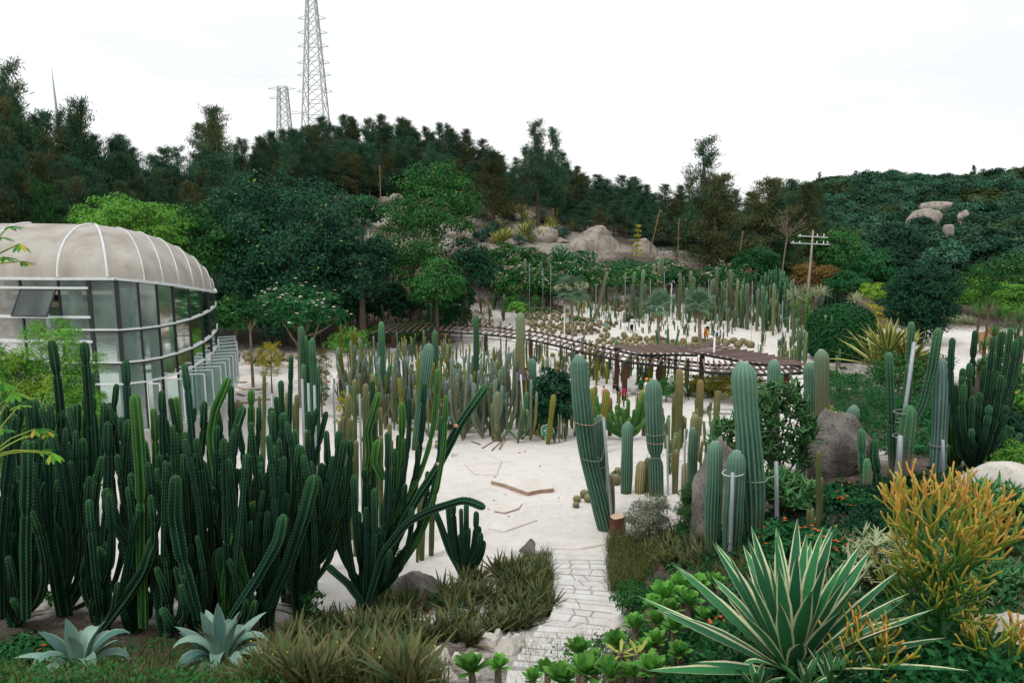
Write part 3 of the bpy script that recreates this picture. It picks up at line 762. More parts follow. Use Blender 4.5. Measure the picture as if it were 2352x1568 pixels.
rail(f2, -.2, .09, .16); rail(b2, -.2, .09, .14); rail(f3, -.2, .09, .16); rail(b3, -.2, .09, .14)
for k in range(2, len(f1), 3):
    p = f1[k]; pgp('hanger', barg((p.x, p.y, p.z - .27), (p.x, p.y, p.z - .53), .03, .03), M['black_iron'])
post_at = [(902, 765, PZ), (1008, 759, PZ), (1116, 766, PZ), (1220, 778, PZ), (1326, 803, PZ), (1438, 829, PZ), (1564, 843, PZ), (1812, 855, PZ),
           (1419, 809, PZ + .4), (1518, 812, PZ + .4), (1616, 811, PZ + .4)]
for u, v, z in post_at:
    p = atz(u, v, z); p = p + Vector((0, .3, 0)); g_ = gz(p.x, p.y)
    pgp('post', barg((p.x, p.y, g_ + .35), (p.x, p.y, z - .28), .30, .30, (0, 1, 0)), M['post_brown'])
    pgp('post_head', barg((p.x, p.y, z - .275), (p.x, p.y, z - .12), .24, .24, (0, 1, 0)), M['black_iron'])
    pgp('footing', barg((p.x, p.y, g_ - .2), (p.x, p.y, g_ + .36), .55, .55, (0, 1, 0)), M['concrete'])
# low bench wall under the pergola
for (u0, v0, u1, v1) in ((1447, 902, 1510, 893), (1515, 899, 1553, 908), (1600, 944, 1760, 946)):
    A = ground(u0, v0 + 6); B = ground(u1, v1 + 6)
    o = thing('bench_wall', 'low concrete bench kerb by the pergola ' + ('under the yellow-green bush' if u0 == 1600 else 'next to a brown post'), 'bench', A, 'concrete kerbs under the pergola')
    V, Q = barg((0, 0, .32), B - A + Vector((0, 0, .32)), .45, .14); put('seat', mesh('seat', V, Q, M['concrete'], False), o)
    for f in (.12, .88):
        q = (B - A) * f; V, Q = barg(q + Vector((0, 0, -.2)), q + Vector((0, 0, .25)), .3, .2, (0, 1, 0)); put('support', mesh('support', V, Q, M['plaster'], False), o)

# ------------------------------------------------------------------ stone steps
st = thing('stone_steps', None, None, ground(1330, 1400)); st['kind'] = 'structure'; st['label'] = 'pale stone steps running down to the white sand'
so_ = np.array(st.location)
vb = [1279, 1291, 1301, 1313, 1326, 1339, 1351, 1361, 1371, 1383, 1393, 1407, 1421, 1437, 1449, 1462, 1475, 1489, 1504, 1521, 1541, 1566, 1596]
LE = ([1275, 1290, 1362, 1372, 1392, 1436, 1450, 1475, 1500, 1530, 1600], [1268, 1270, 1272, 1266, 1275, 1262, 1236, 1220, 1203, 1186, 1150])
RE = ([1275, 1290, 1362, 1372, 1392, 1436, 1450, 1500, 1530, 1600], [1394, 1392, 1398, 1412, 1408, 1402, 1402, 1398, 1392, 1380])
pts = [(ground(np.interp(v, *LE), v), ground(np.interp(v, *RE), v)) for v in vb]
zprev = None
for i in range(len(vb) - 1):
    (Lf, Rf), (Ln, Rn) = pts[i], pts[i + 1]             # far edge, near edge
    z = (Lf.z + Rf.z + Ln.z + Rn.z) / 4 + .06
    zprev = z
    k = 1 if i in (0, 8, 14) else R.choice((2, 3, 3, 3))
    cuts = [0] + sorted((q + R.uniform(-.22, .22)) / k for q in range(1, k)) + [1]
    lean = [R.uniform(-.07, .07) for _ in cuts]; lean[0] = lean[-1] = 0
    for q in range(k):
        def pp(f, e): a = Lf.lerp(Rf, f); b = Ln.lerp(Rn, f); return a.lerp(b, e)
        g0 = .013 / max(.3, (Rf - Lf).length)
        c0, c1 = cuts[q] + (g0 if q else 0), cuts[q + 1] - (g0 if q < k - 1 else 0)
        cr = [pp(c0 + lean[q], .12), pp(c1 + lean[q + 1], .12), pp(c1 - lean[q + 1], .99), pp(c0 - lean[q], .99)]
        dz = R.uniform(-.008, .008); V = []
        for zz, ins in ((z - .22, 0), (z + dz - .018, 0), (z + dz, .02)):
            cc = sum(cr, Vector()) / 4
            for p in cr:
                p2 = p + (cc - p).normalized() * ins + Vector((R.uniform(-.008, .008), R.uniform(-.008, .008), 0)); V.append([p2.x, p2.y, zz + R.uniform(-.004, .004)])
        V = np.array(V) - so_
        Q = [[0, 4, 5, 1], [1, 5, 6, 2], [2, 6, 7, 3], [3, 7, 4, 0], [4, 8, 9, 5], [5, 9, 10, 6], [6, 10, 11, 7], [7, 11, 8, 4], [8, 11, 10, 9]]
        put('stone', mesh('stone', V, np.array(Q), M['step_stone'], False), st)
    V = np.array([[p.x, p.y, zz] for zz in (z - .26, z - .014) for p in (Lf, Rf, Rn, Ln)]) - so_
    put('mortar_shade', mesh('mortar_shade', V, BQ.copy(), M['path_mortar_shade'], False), st)  # mortared joint bed; its dark rows also paint the riser shadow lines

# ------------------------------------------------------------------ rocks and slabs
def rockg(seed, sub=3, ang=.25, fl=.75, cuts=7):
    V, Q = ICO[sub]; V = V.copy(); rn = np.random.default_rng(seed)
    if cuts in (5, 6): V = np.sign(V) * np.abs(V) ** .62; V /= 1.15
    for _ in range(cuts):                                  # chop flat facets
        d = rn.normal(size=3); d /= np.linalg.norm(d); h = rn.uniform(.45, .85)
        p = V @ d; V = V - np.outer(np.maximum(0, p - h) * .97, d)
    k = rn.uniform(0, 9, 3)
    for fq, am in ((5.0, .05), (11.0, .028), (23.0, .014)):
        q = V * fq
        V = V * (1 + am * (sub > 2) * (1 - 2 * np.abs(np.sin(q[:, 0] + k[0] + 1.7 * np.sin(q[:, 1] * .7)) * np.sin(q[:, 1] + k[1] + 1.3 * np.sin(q[:, 2] * .8)) * np.sin(q[:, 2] * 1.1 + k[2]))))[:, None]
    n = np.sin(V[:, 0] * 3 + k[0]) * np.sin(V[:, 1] * 3.4 + k[1]) * np.sin(V[:, 2] * 2.7 + k[2]) + .4 * np.sin(V[:, 0] * 8 + k[1]) * np.sin(V[:, 1] * 7 + k[2]) * np.sin(V[:, 2] * 9 + k[0])
    V = V * (1 + ang * .35 * n)[:, None]; V[:, 2] *= fl
    return V, Q
def rock(name, label, u, v, wpx, hpx, m, seed, d=None, group=None, sub=3, ang=.25, cuts=7, deep=.9, sink=.8, rz=None, taper=.34):
    p = ground(u, v) if d is None else gd(u, d)
    k = p.y / F; w, h = wpx * k / 2, hpx * k
    V, Q = rockg(seed, sub, ang, 1.0, cuts)
    z0, z1 = V[:, 2].min(), V[:, 2].max()
    V = V * np.array([w, w * deep, 1]); f_ = (V[:, 2:3] - z0) / (z1 - z0); V[:, :2] *= (1.12 - taper * f_ ** 1.3); V[:, 2] = f_[:, 0] * h * (1 + sink) - h * sink
    V[:, 1] += w * deep * .5
    o = put(name, mesh(name, V, Q, M[m], sub > 3 or cuts < 5), None, p, (0, 0, R.uniform(-.3, .3) if rz is None else rz))
    return tag(o, label, 'rock', group)
rock('boulder', 'large dark weathered boulder behind the tall ribbed cacti', 1690, 1262, 215, 215, 'dark_rock', 3, d=14.6, sub=4, ang=.3, cuts=14, taper=.55)
rock('boulder', 'angular grey boulder with a pale streaked face beside red-flowered shrubs', 1940, 1150, 250, 150, 'dark_rock', 8, d=16.5, sub=4, ang=.25, cuts=16, taper=.85, sink=.35)
rock('boulder', 'smooth pale boulder top beside the orange-tipped pencil bush', 2345, 1125, 210, 70, 'pale_rock', 15, d=13.5, sub=4, cuts=3)
rock('boulder', 'flat pale rock with dry grass at the foot of the pencil bush', 2330, 1600, 190, 75, 'pale_rock', 21, d=6.2, sub=4, cuts=4)
rock('boulder', 'rounded grey boulder between spreading cactus and aloe bed', 948, 1372, 150, 62, 'dark_rock', 31, sub=4, ang=.2, cuts=4)
rock('boulder', 'two-tone brown boulder standing next to the top of the steps', 1212, 1278, 68, 36, 'dark_rock', 44, sub=4, cuts=9)
rock('boulder', 'smooth pale boulder in front of the two-tone one by the steps', 1178, 1293, 66, 26, 'pale_rock', 46, sub=4, cuts=3)
rock('boulder', 'pale half-buried stone amid the aloe bed', 1052, 1418, 54, 26, 'pale_rock', 47, sub=3, cuts=4)
for k, (u, v, w, h) in enumerate([(1118, 1488, 78, 40), (1160, 1502, 70, 36), (1008, 1522, 52, 34), (1050, 1528, 48, 34), (1100, 1532, 62, 30), (1146, 1476, 40, 30), (1190, 1478, 40, 22),
                                  (1030, 1560, 66, 26), (1138, 1530, 46, 28), (1205, 1495, 30, 20), (1085, 1562, 50, 24), (1170, 1470, 26, 18)]):
    rock('rubble_stone', 'angular white rubble stone piled at the edge of the steps', u, v, w, h, 'pale_rock', 60 + k, group='rubble stones by the steps', cuts=12, ang=.15)
def slab(label, outline, h, name='stone_slab', m=('slab', 'slab_edge')):
    P = [ground(u, v) for u, v in outline]; c = sum(P, Vector()) / len(P); zt = max(p.z for p in P) + h
    n = len(P); V = [[p.x - c.x, p.y - c.y, -.3] for p in P] + [[p.x - c.x, p.y - c.y, p.z - c.z + h] for p in P] + [[(p.x - c.x) * .96, (p.y - c.y) * .96, p.z - c.z + h + .02] for p in P]
    Fc = [[i, (i + 1) % n, n + (i + 1) % n, n + i] for i in range(n)] + [[n + i, n + (i + 1) % n, 2 * n + (i + 1) % n, 2 * n + i] for i in range(n)] + [list(range(2 * n, 3 * n))]
    o = put(name, mesh(name, V, Fc, [M[m[0]], M[m[1]]], False, mi=[1] * n + [0] * n + [0]), None, c)
    tag(o, label, 'stone slab')
slab('flat sandstone slab with a red-brown broken edge half sunk in sand', [(1128, 1112), (1160, 1120), (1212, 1139), (1240, 1133), (1272, 1130), (1262, 1112), (1215, 1107), (1170, 1103)], .15)
slab('small thin sandstone flake lying below the red-edged slab', [(1136, 1176), (1160, 1180), (1192, 1170), (1200, 1158), (1176, 1156), (1160, 1160), (1145, 1160)], .05)
slab('low buried sandstone sheet nearest the cactus bed sign', [(1068, 1068), (1090, 1090), (1142, 1092), (1153, 1060), (1130, 1047), (1090, 1052)], .05, m=('slab', 'slab'))
slab('wide cracked sandstone sheet between the flake and the boulders', [(1120, 1215), (1160, 1222), (1200, 1208), (1235, 1196), (1190, 1188), (1140, 1195)], .03, m=('slab', 'slab'))
slab('layered sandstone sheet at the head of the steps', [(1268, 1262), (1330, 1262), (1395, 1250), (1360, 1238), (1300, 1232), (1262, 1240)], .03, m=('slab', 'slab'))
for k, (u, v, w) in enumerate([(560, 875, 46), (578, 892, 62), (590, 884, 50), (572, 906, 56), (596, 915, 70), (566, 922, 44), (640, 912, 40)]):
    slab('rippled tan bedrock plate in the sand beside the greenhouse (%s)' % ['uppermost, against the glass', 'broadest of the upper stack', 'second of the upper stack', 'thin plate below the upper stack', 'long plate between the stacks', 'lowest plate', 'lone plate near the grey poles'][k],
         [(u - w * .5, v), (u - w * .2, v + 5), (u + w * .35, v + 4), (u + w * .5, v - 3), (u + w * .1, v - 7), (u - w * .35, v - 6)], .12 if k != 6 else .04, 'rock_plate', ('slab', 'slab_edge'))
# hillside boulders
rock('boulder', 'huge rounded granite boulder below the dark hillside trees', 1372, 566, 132, 56, 'granite', 71, d=104, sub=4, cuts=6, deep=.7, taper=.12, sink=.5)
rock('boulder', 'broad low granite boulder next to a bare tree trunk', 1240, 548, 90, 30, 'granite', 72, d=106, sub=4, cuts=5, taper=.15, sink=.5)
for k, (u, v, w, h, d) in enumerate([(1175, 560, 60, 14, 103), (1490, 580, 70, 40, 103), (1540, 590, 60, 26, 101), (1600, 600, 80, 22, 100), (1660, 612, 60, 30, 99), (1690, 620, 50, 26, 98), (880, 440, 50, 18, 122),
                                     (905, 420, 40, 20, 124), (860, 462, 46, 18, 118), (925, 455, 40, 14, 118), (1110, 510, 60, 16, 112), (1150, 500, 40, 10, 114), (1200, 520, 50, 12, 110), (1290, 540, 40, 12, 106), (1570, 575, 46, 16, 104), (1090, 545, 40, 14, 106)]):
    rock('hillside_rock', 'weathered granite rock bedded in the hillside among yuccas', u, v, w, h, 'granite', 80 + k, d=d, group='granite rocks on the planted hillside', cuts=6, taper=.15, sink=.5)
for k, (u, v, w, h, d) in enumerate([(2150, 484, 78, 25, 290), (2120, 505, 76, 30, 288), (2176, 532, 26, 20, 270), (2215, 505, 30, 28, 285), (2235, 585, 40, 30, 230), (2290, 590, 30, 12, 230), (2310, 605, 22, 14, 225)]):
    d = 120.0
    while d < 330 and at(u, v, d).z > gz(at(u, v, d).x, d) + 7: d += 3
    p = at(u, v, d); w_, h_ = w * d / F / 2, h * d / F
    V, Q = rockg(120 + k, 3, .2, 1, 5); V = V * np.array([w_, w_ * .9, h_ * .9])
    tag(put('outcrop', mesh('outcrop', V, Q, M['granite'], True), None, (p.x, p.y, p.z)), 'bare granite outcrop showing through the forest of the far hill', 'rock', 'granite outcrops on the far wooded hill')

# ------------------------------------------------------------------ pylons, mast, poles and wires
def lattice(name, label, base, Hh, wb, wt, levels, th, arms=(), arm_len=0):
    o = thing(name, label, 'pylon', base)
    def w(z): return wb + (wt - wb) * (z / Hh)
    cs = [(1, 1), (1, -1), (-1, -1), (-1, 1)]
    for sx, sy in cs:
        V, Q = barg((sx * wb / 2, sy * wb / 2, 0), (sx * wt / 2, sy * wt / 2, Hh), th * 1.7, th * 1.7); put('leg', mesh('leg', V, Q, M['pylon'], False), o)
    zs = [Hh * (1 - (1 - i / levels) ** 1.25) for i in range(levels + 1)]
    for f in range(4):
        (ax, ay), (bx, by) = cs[f], cs[(f + 1) % 4]; parts = []
        for i in range(levels):
            w0, w1 = w(zs[i]) / 2, w(zs[i + 1]) / 2
            parts.append(barg((ax * w0, ay * w0, zs[i]), (bx * w1, by * w1, zs[i + 1]), th * .75, th * .75))
            parts.append(barg((bx * w0, by * w0, zs[i]), (ax * w1, ay * w1, zs[i + 1]), th * .75, th * .75))
            parts.append(barg((ax * w1, ay * w1, zs[i + 1]), (bx * w1, by * w1, zs[i + 1]), th * .7, th * .7))
        V, Q, _ = join(parts); put('bracing', mesh('bracing', V, Q, M['pylon'], False), o)
    for z, sg, L in arms:
        w0 = w(z) / 2
        V, Q, _ = join([barg((sg * w0, 0, z), (sg * (w0 + L), 0, z + .4), th * .8, th * .8), barg((sg * w0, 0, z + 1.4), (sg * (w0 + L), 0, z + .4), th * .6, th * .6)])
        put('cross_arm', mesh('cross_arm', V, Q, M['pylon'], False), o)
    return o
pd = 215.0; k_ = pd / F
bz = gz((715 - 1176) * k_, pd); tz = at(713, -70, pd).z
pyl = lattice('power_pylon', 'tall grey lattice power pylon rising above the ridge trees', (at(715, 0, pd).x, pd, bz), tz - bz, 66 * k_, 11 * k_, 17, .20,
        [(at(713, v, pd).z - bz, s, 2.6) for v in (46, 79, 110, 148, 176, 214) for s in (-1, 1)])
pd = 330.0; k_ = pd / F; bz = gz((640 - 1176) * k_, pd); tz = at(640, 200, pd).z
lattice('power_pylon', 'smaller distant lattice pylon with a flat head', (at(640, 0, pd).x, pd, bz), tz - bz, 42 * k_, 17 * k_, 13, .26,
        [(tz - bz - 1.2, -1, 5.0), (tz - bz - 1.2, 1, 4.0), (at(640, 228, pd).z - bz, -1, 4.5), (at(640, 262, pd).z - bz, 1, 8)])
pd = 165.0; bz = gz((110 - 1176) / F * pd, pd); tz = at(105, 158, pd).z
o = thing('radio_mast', 'slender grey mast standing among the tallest dark trees', 'mast', (at(107, 0, pd).x, pd, bz))
V, Q = tube([(0, 0, 0), (0, 0, tz - bz - 9), (-.3, 0, tz - bz)], [.55, .4, .05], 8, 8); put('pole', mesh('pole', V, Q, M['galv']), o)
for z in (16.5, 11.5): V, Q = tube([(0, 0, tz - bz - z), (0, 0, tz - bz - z + .3)], 1.1, 8, 3); put('collar', mesh('collar', V, Q, M['galv'], False), o)
pd = 84.0; pb2 = gd(1851, pd); tz = at(1855, 529, pd).z - pb2.z
UP = thing('utility_pole', 'concrete utility pole with two crossarms and white insulators', 'pole', pb2)
V, Q = tube([(0, 0, -.3), (.25, 0, tz)], [.20, .11], 8, 4); put('pole', mesh('pole', V, Q, M['pole_wood']), UP)
for z in (.75, 1.6):
    V, Q = barg((-2.4 if z > 1 else -1.6, 0, tz - z + .1), (2.4 if z > 1 else 2.1, 0, tz - z - .1), .12, .12); put('crossarm', mesh('crossarm', V, Q, M['steel'], False), UP)
    for x in (-2.1, -1.3, .8, 1.6, 2.1):
        if z > 1 or abs(x) < 2: V, Q = tube([(x, 0, tz - z), (x, 0, tz - z + .3)], .06, 6, 3); put('insulator', mesh('insulator', V, Q, M['white_paint']), UP)
def wire(label, A, B, sag, r=.012, group=None):
    A, B = Vector(A), Vector(B); n = 24
    P = [A.lerp(B, i / n) - Vector((0, 0, sag * 4 * (i / n) * (1 - i / n))) for i in range(n + 1)]
    V, Q = tube([tuple(p - A) for p in P], r, 4, n + 1); tag(put('power_line', mesh('power_line', V, Q, M['black_iron']), None, A), label, 'wire', group)
arm = pb2 + Vector((.2, 0, tz - 1.55))
wire('thin black power line from the utility pole across the hillside', arm + Vector((-2.1, 0, .3)), at(1290, 520, 104), .9, .02, 'power lines over the hillside')
wire('thin black power line from the utility pole across the hillside', arm + Vector((-1.3, 0, .9)), at(1300, 512, 106), .8, .02, 'power lines over the hillside')
wire('power line sagging from the utility pole past the far wooded hill', arm + Vector((1.6, 0, .3)), at(2420, 640, 70), 1.0, .02, 'power lines past the far hill')
wire('power line sagging from the utility pole past the far wooded hill', arm + Vector((1.6, 0, .9)), at(2420, 615, 72), 1.0, .02, 'power lines past the far hill')
for v, sg in ((46, -1), (110, -1), (176, -1), (52, 1), (115, 1), (182, 1)):
    A = at(713 + sg * 20, v, 215); B = at(-200, v - 60, 260) if sg < 0 else at(1500, v + 190, 290)
    wire('faint high-voltage line strung from the tall pylon', A, B, 2.0, .007, 'high-voltage lines')
# ------------------------------------------------------------------ trees
def crowng(rx, ry, rz, cz, n, leaf, clumps, low=-.6, cr=(.18, .32), flat=.7, lw=.55, core=.25):
    cd = sphere_dirs(clumps, low); rad = rng.uniform(.5, .92, clumps)[:, None]
    C = cd * rad * np.array([rx, ry, rz]); crr = rng.uniform(*cr, clumps) * min(rx, ry, rz * 1.3)
    idx = rng.integers(0, clumps, n); sd = sphere_dirs(n, -.45)
    P = C[idx] + sd * (crr[idx] * rng.uniform(.7, 1.08, n))[:, None] * np.array([1, 1, flat])
    nc = int(n * core)                                     # some leaves deep inside so that the crown is not see-through
    P[:nc] = sphere_dirs(nc) * rng.uniform(.3, .8, nc)[:, None] * np.array([rx, ry, rz])
    out = norm(sd * .8 + norm(P / np.array([rx, ry, rz])) * .5 + np.array([0, 0, .35]))
    D = np.cross(out, rng.normal(size=(n, 3))) + out * .25 + np.array([0, 0, -.15])
    P[:, 2] += cz
    sz = leaf * rng.uniform(.7, 1.3, n)
    return leafg(P, D, sz, sz * lw, out, .08), C + np.array([0, 0, cz])
def trunkg(h, r, tips, lean=(0, 0), limbs=7, seed=0, fork=.55):
    rn = random.Random(seed)
    top = (lean[0], lean[1], h)
    parts = [tube([(0, 0, -.3), (lean[0] * .3 + rn.uniform(-.1, .1) * h * .1, lean[1] * .3, h * .5), top], [r * 1.25, r * .9, r * .45], 8, 8)]
    for i in range(min(limbs, len(tips))):
        t = tips[rn.randrange(len(tips))]; f = rn.uniform(fork, 1); b = (lean[0] * f * .8, lean[1] * f * .8, h * f)
        m = tuple(b[k] * .5 + t[k] * .5 + rn.uniform(-.06, .06) * h for k in range(3))
        parts.append(tube([b, m, tuple(t)], [r * .5, r * .28, r * .08], 5, 6))
    return join(parts)
def tree(name, label, p, rx, rz, cz, n, leaf, clumps, m, trunk_r=.2, bark='bark', ry=None, low=-.6, group=None, cr=(.18, .32), lw=.55, cat='tree', flowers=None, trunk_h=None, limbs=7, core=.25, flat=.7, lean=(0, 0)):
    T = thing(name, label, cat, p, group)
    lg, C = crowng(rx, ry or rx, rz, cz, n, leaf, clumps, low, cr, flat, lw, core)
    put('crown', mesh('crown', lg[0], lg[1], M[m], False, lg[2]), T)
    tg_ = trunkg(trunk_h or cz, trunk_r, C, lean, limbs, R.randrange(9999))
    put('trunk', mesh('trunk', tg_[0], tg_[1], M[bark], True), T)
    if flowers:
        fm, fn, fs = flowers; k = rng.integers(0, len(C), fn); sd = sphere_dirs(fn, .0)
        P = C[k] + norm(sd + norm(C[k] - np.array([0, 0, cz])) * .8) * (min(rx, rz) * rng.uniform(.34, .46, fn))[:, None]
        parts = []
        for q in range(5):
            a = q * 2 * pi / 5; D = np.tile([cos(a), sin(a), .35], (fn, 1)) + rng.normal(size=(fn, 3)) * .15
            parts.append(leafg(P, D, fs, fs * .8, np.tile([0, 0, 1.], (fn, 1)), .1))
        V, Q, A = join(parts); put('blossoms', mesh('blossoms', V, Q, M[fm], False, A), T)
    return T
def treepx(name, label, u, vt, vb, w, d, m, leaf=.3, n=3000, clumps=40, **kw):
    """tree or shrub whose crown covers width w and vt..vb (grid pixels) at depth d"""
    p = gd(u, d); k = d / F; zt = at(u, vt, d).z - p.z; zb = max(.0, at(u, vb, d).z - p.z)
    if kw.get('cat') == 'shrub': zb = min(zb, .12 * zt)
    rz = max(.25, (zt - zb) / 2); cz = (zt + zb) / 2
    return tree(name, label, p, w * k / 2, rz, cz, n, leaf, clumps, m, kw.pop('trunk_r', max(.05, w * k * .02)), **kw)

treepx('broadleaf_tree', 'massive dome-shaped dark teal tree beside the greenhouse roof', 672, 380, 745, 420, 64, 'leaf_teal', .30, 34000, 230, trunk_r=.45, cr=(.11, .2), low=-.85, core=.3)
treepx('broadleaf_tree', 'dark teal tree leaning against the massive dome-shaped one', 835, 500, 725, 170, 62, 'leaf_teal', .28, 8500, 70, trunk_r=.3, cr=(.14, .26))
treepx('broadleaf_tree', 'bright yellow-green spreading tree behind the greenhouse vault', 325, 440, 620, 290, 56, 'leaf_bright', .26, 11000, 90, trunk_r=.3, cr=(.15, .26), flat=.5)
treepx('broadleaf_tree', 'mid green tree filling the gap between lime tree and dark dome tree', 480, 465, 680, 190, 60, 'leaf_mid', .27, 8000, 60, trunk_r=.3)
treepx('broadleaf_tree', 'tall two-tiered green tree with a visible trunk on the slope', 1000, 368, 580, 215, 80, 'leaf_mid', .30, 12000, 80, trunk_r=.35, cr=(.16, .28), bark='bark_pale')
treepx('broadleaf_tree', 'slender green tree with forked pale trunk in front of the two-tiered one', 950, 445, 690, 205, 72, 'leaf_mid', .28, 11000, 80, trunk_r=.3, cr=(.16, .28), bark='bark_pale')
treepx('broadleaf_tree', 'small bright green tree above the pergola end', 1005, 580, 725, 140, 64, 'leaf_mid', .24, 6000, 50, trunk_r=.18, cr=(.2, .34))
treepx('broadleaf_tree', 'dark shaggy tree behind the small bright green one', 1070, 545, 700, 150, 71, 'leaf_dark', .34, 3500, 36, trunk_r=.22)
treepx('broadleaf_tree', 'fresh green rounded tree between dome tree and rocky path', 835, 438, 530, 120, 92, 'leaf_deep', .40, 3200, 36)
treepx('broadleaf_tree', 'low dark tree beneath the fresh green rounded one', 860, 540, 640, 110, 78, 'leaf_dark', .36, 3000, 36)
treepx('broadleaf_tree', 'dark conical tree next to the rocky hillside path', 745, 400, 500, 90, 100, 'leaf_dark', .45, 2500, 30)
treepx('broadleaf_tree', 'dark clipped round tree shaped like an egg', 2112, 584, 806, 195, 66, 'leaf_dark', .26, 18000, 190, cr=(.10, .16), low=-.97, trunk_r=.25, core=.35, flat=.9)
for i, (u, vt, vb, w, d, m, lab) in enumerate([
    (1915, 520, 640, 130, 100, 'leaf_mid', 'round green tree behind the utility pole'), (1812, 522, 600, 110, 104, 'leaf_mid', 'pale green tree behind the pole insulators'),
    (1735, 558, 640, 110, 92, 'leaf_deep', 'dark bushy tree at the foot of the granite rocks'), (1990, 560, 660, 140, 108, 'leaf_deep', 'deep green spreading tree behind the orange dry bush'),
    (2080, 545, 640, 210, 128, 'leaf_deep', 'broad deep green tree at the foot of the far hill'), (2150, 555, 640, 150, 118, 'leaf_mid', 'green tree above the egg-shaped clipped one'),
    (2310, 570, 720, 150, 82, 'leaf_mid', 'open umbrella-shaped tree with bare spreading limbs'), (2250, 628, 745, 190, 88, 'leaf_bright', 'bright feathery green tree beyond the sandy clearing'),
    (2335, 640, 745, 110, 76, 'leaf_bright', 'bright feathery green shrub under the umbrella-shaped tree'), (2235, 600, 660, 110, 112, 'leaf_mid', 'round green tree at the edge of the far hill'),
    (1945, 620, 680, 110, 82, 'leaf_deep', 'low deep green tree right behind the pale yucca heads'), (2040, 640, 700, 90, 84, 'leaf_deep', 'low dark tree beside the lime feathery shrub'),
    (2000, 648, 690, 60, 76, 'leaf_lime', 'lime feathery shrub beside the clipped egg tree'), (1862, 598, 668, 110, 90, 'leaf_dry', 'dry orange-brown bush around the foot of the utility pole'),
    (1700, 590, 650, 70, 94, 'leaf_mid', 'small green tree in front of the dark bushy one'), (1960, 590, 630, 110, 118, 'leaf_deep', 'dark green crown above the orange dry bush'),
    (2210, 660, 720, 90, 98, 'leaf_deep', 'dark shrub mass between egg tree and feathery tree')]):
    treepx('broadleaf_tree', lab, u, vt, vb, w, d, m, .28 if d < 95 else .36, 5200, 60, bark='bark_pale', cr=(.16, .28), flat=.5 if 'bright' in m else .7, low=-.75)

# casuarinas: five shared forms
def casuarina_mesh(h, r, nb, nl, seed, bare=.18, wisp=.25):
    rn = np.random.default_rng(seed); parts = []; wood = [tube([(0, 0, -.5), (rn.normal() * .15, rn.normal() * .15, h * .5), (rn.normal() * .3, rn.normal() * .3, h * .97)], [.2, .12, .015], 6, 10)]
    Cs, Ds, Ls = [], [], []
    for i in range(nb):
        f = bare + (1 - bare) * ((i + rn.random()) / nb); z = f * h * .97
        L = r * (1.02 - f) ** .58 * rn.uniform(.4, 1.3) * min(1, .5 + f / .4) + .3; a = rn.uniform(0, 2 * pi); el = rn.uniform(.35, .95) + .3 * f
        b = np.array([0, 0, z]); e = b + L * np.array([cos(a) * cos(el), sin(a) * cos(el), sin(el)]); mid_ = (b + e) / 2 + np.array([0, 0, -.08 * L])
        if i % 2 == 0: wood.append(tube([b, mid_, e], [.05, .03, .008], 4, 4))
        k = int(nl / nb * (.6 if f > 1 - wisp else 1.15)); s = rn.uniform(.2, 1.03, k) ** .75
        Q_ = np.where((s < .5)[:, None], b + (mid_ - b) * (s * 2)[:, None], mid_ + (e - mid_) * (s * 2 - 1)[:, None])
        Q_ = Q_ + rn.normal(size=(k, 3)) * (.12 + .1 * L * (1 - f * .4)) * np.array([1, 1, .8])
        D = rn.normal(size=(k, 3)) * .45 + np.array([cos(a) * .4, sin(a) * .4, .95])
        drp = rn.random(k) < .35; D[drp] = rn.normal(size=(int(drp.sum()), 3)) * .35 + np.array([0, 0, -1])
        Cs.append(Q_); Ds.append(D); Ls.append(rn.uniform(.25, .62, k) * (1 - .2 * f))
    C = np.concatenate(Cs); D = np.concatenate(Ds); L = np.concatenate(Ls)
    V, Q, A = leafg(C, D, L, L * .13, None, 0)
    tw = join(wood)
    return mesh('crown', V, Q, None, False, A), mesh('trunk', tw[0], tw[1], M['bark'], True)
CAS = []
for k, (r_, nb, nl, bare, wisp) in enumerate([(3.2, 80, 17000, .10, .25), (2.8, 74, 15000, .14, .35), (3.6, 80, 18000, .08, .2), (2.8, 50, 9500, .2, .5), (3.0, 76, 16000, .12, .3)]):
    c_, t_ = casuarina_mesh(16, r_, nb, nl, 40 + k, bare, wisp)
    c_.materials.append(M['casuarina'])
    for mname in ('casuarina', 'casuarina_brown', 'casuarina_green'): CAS.append((mname, k, c_, t_))
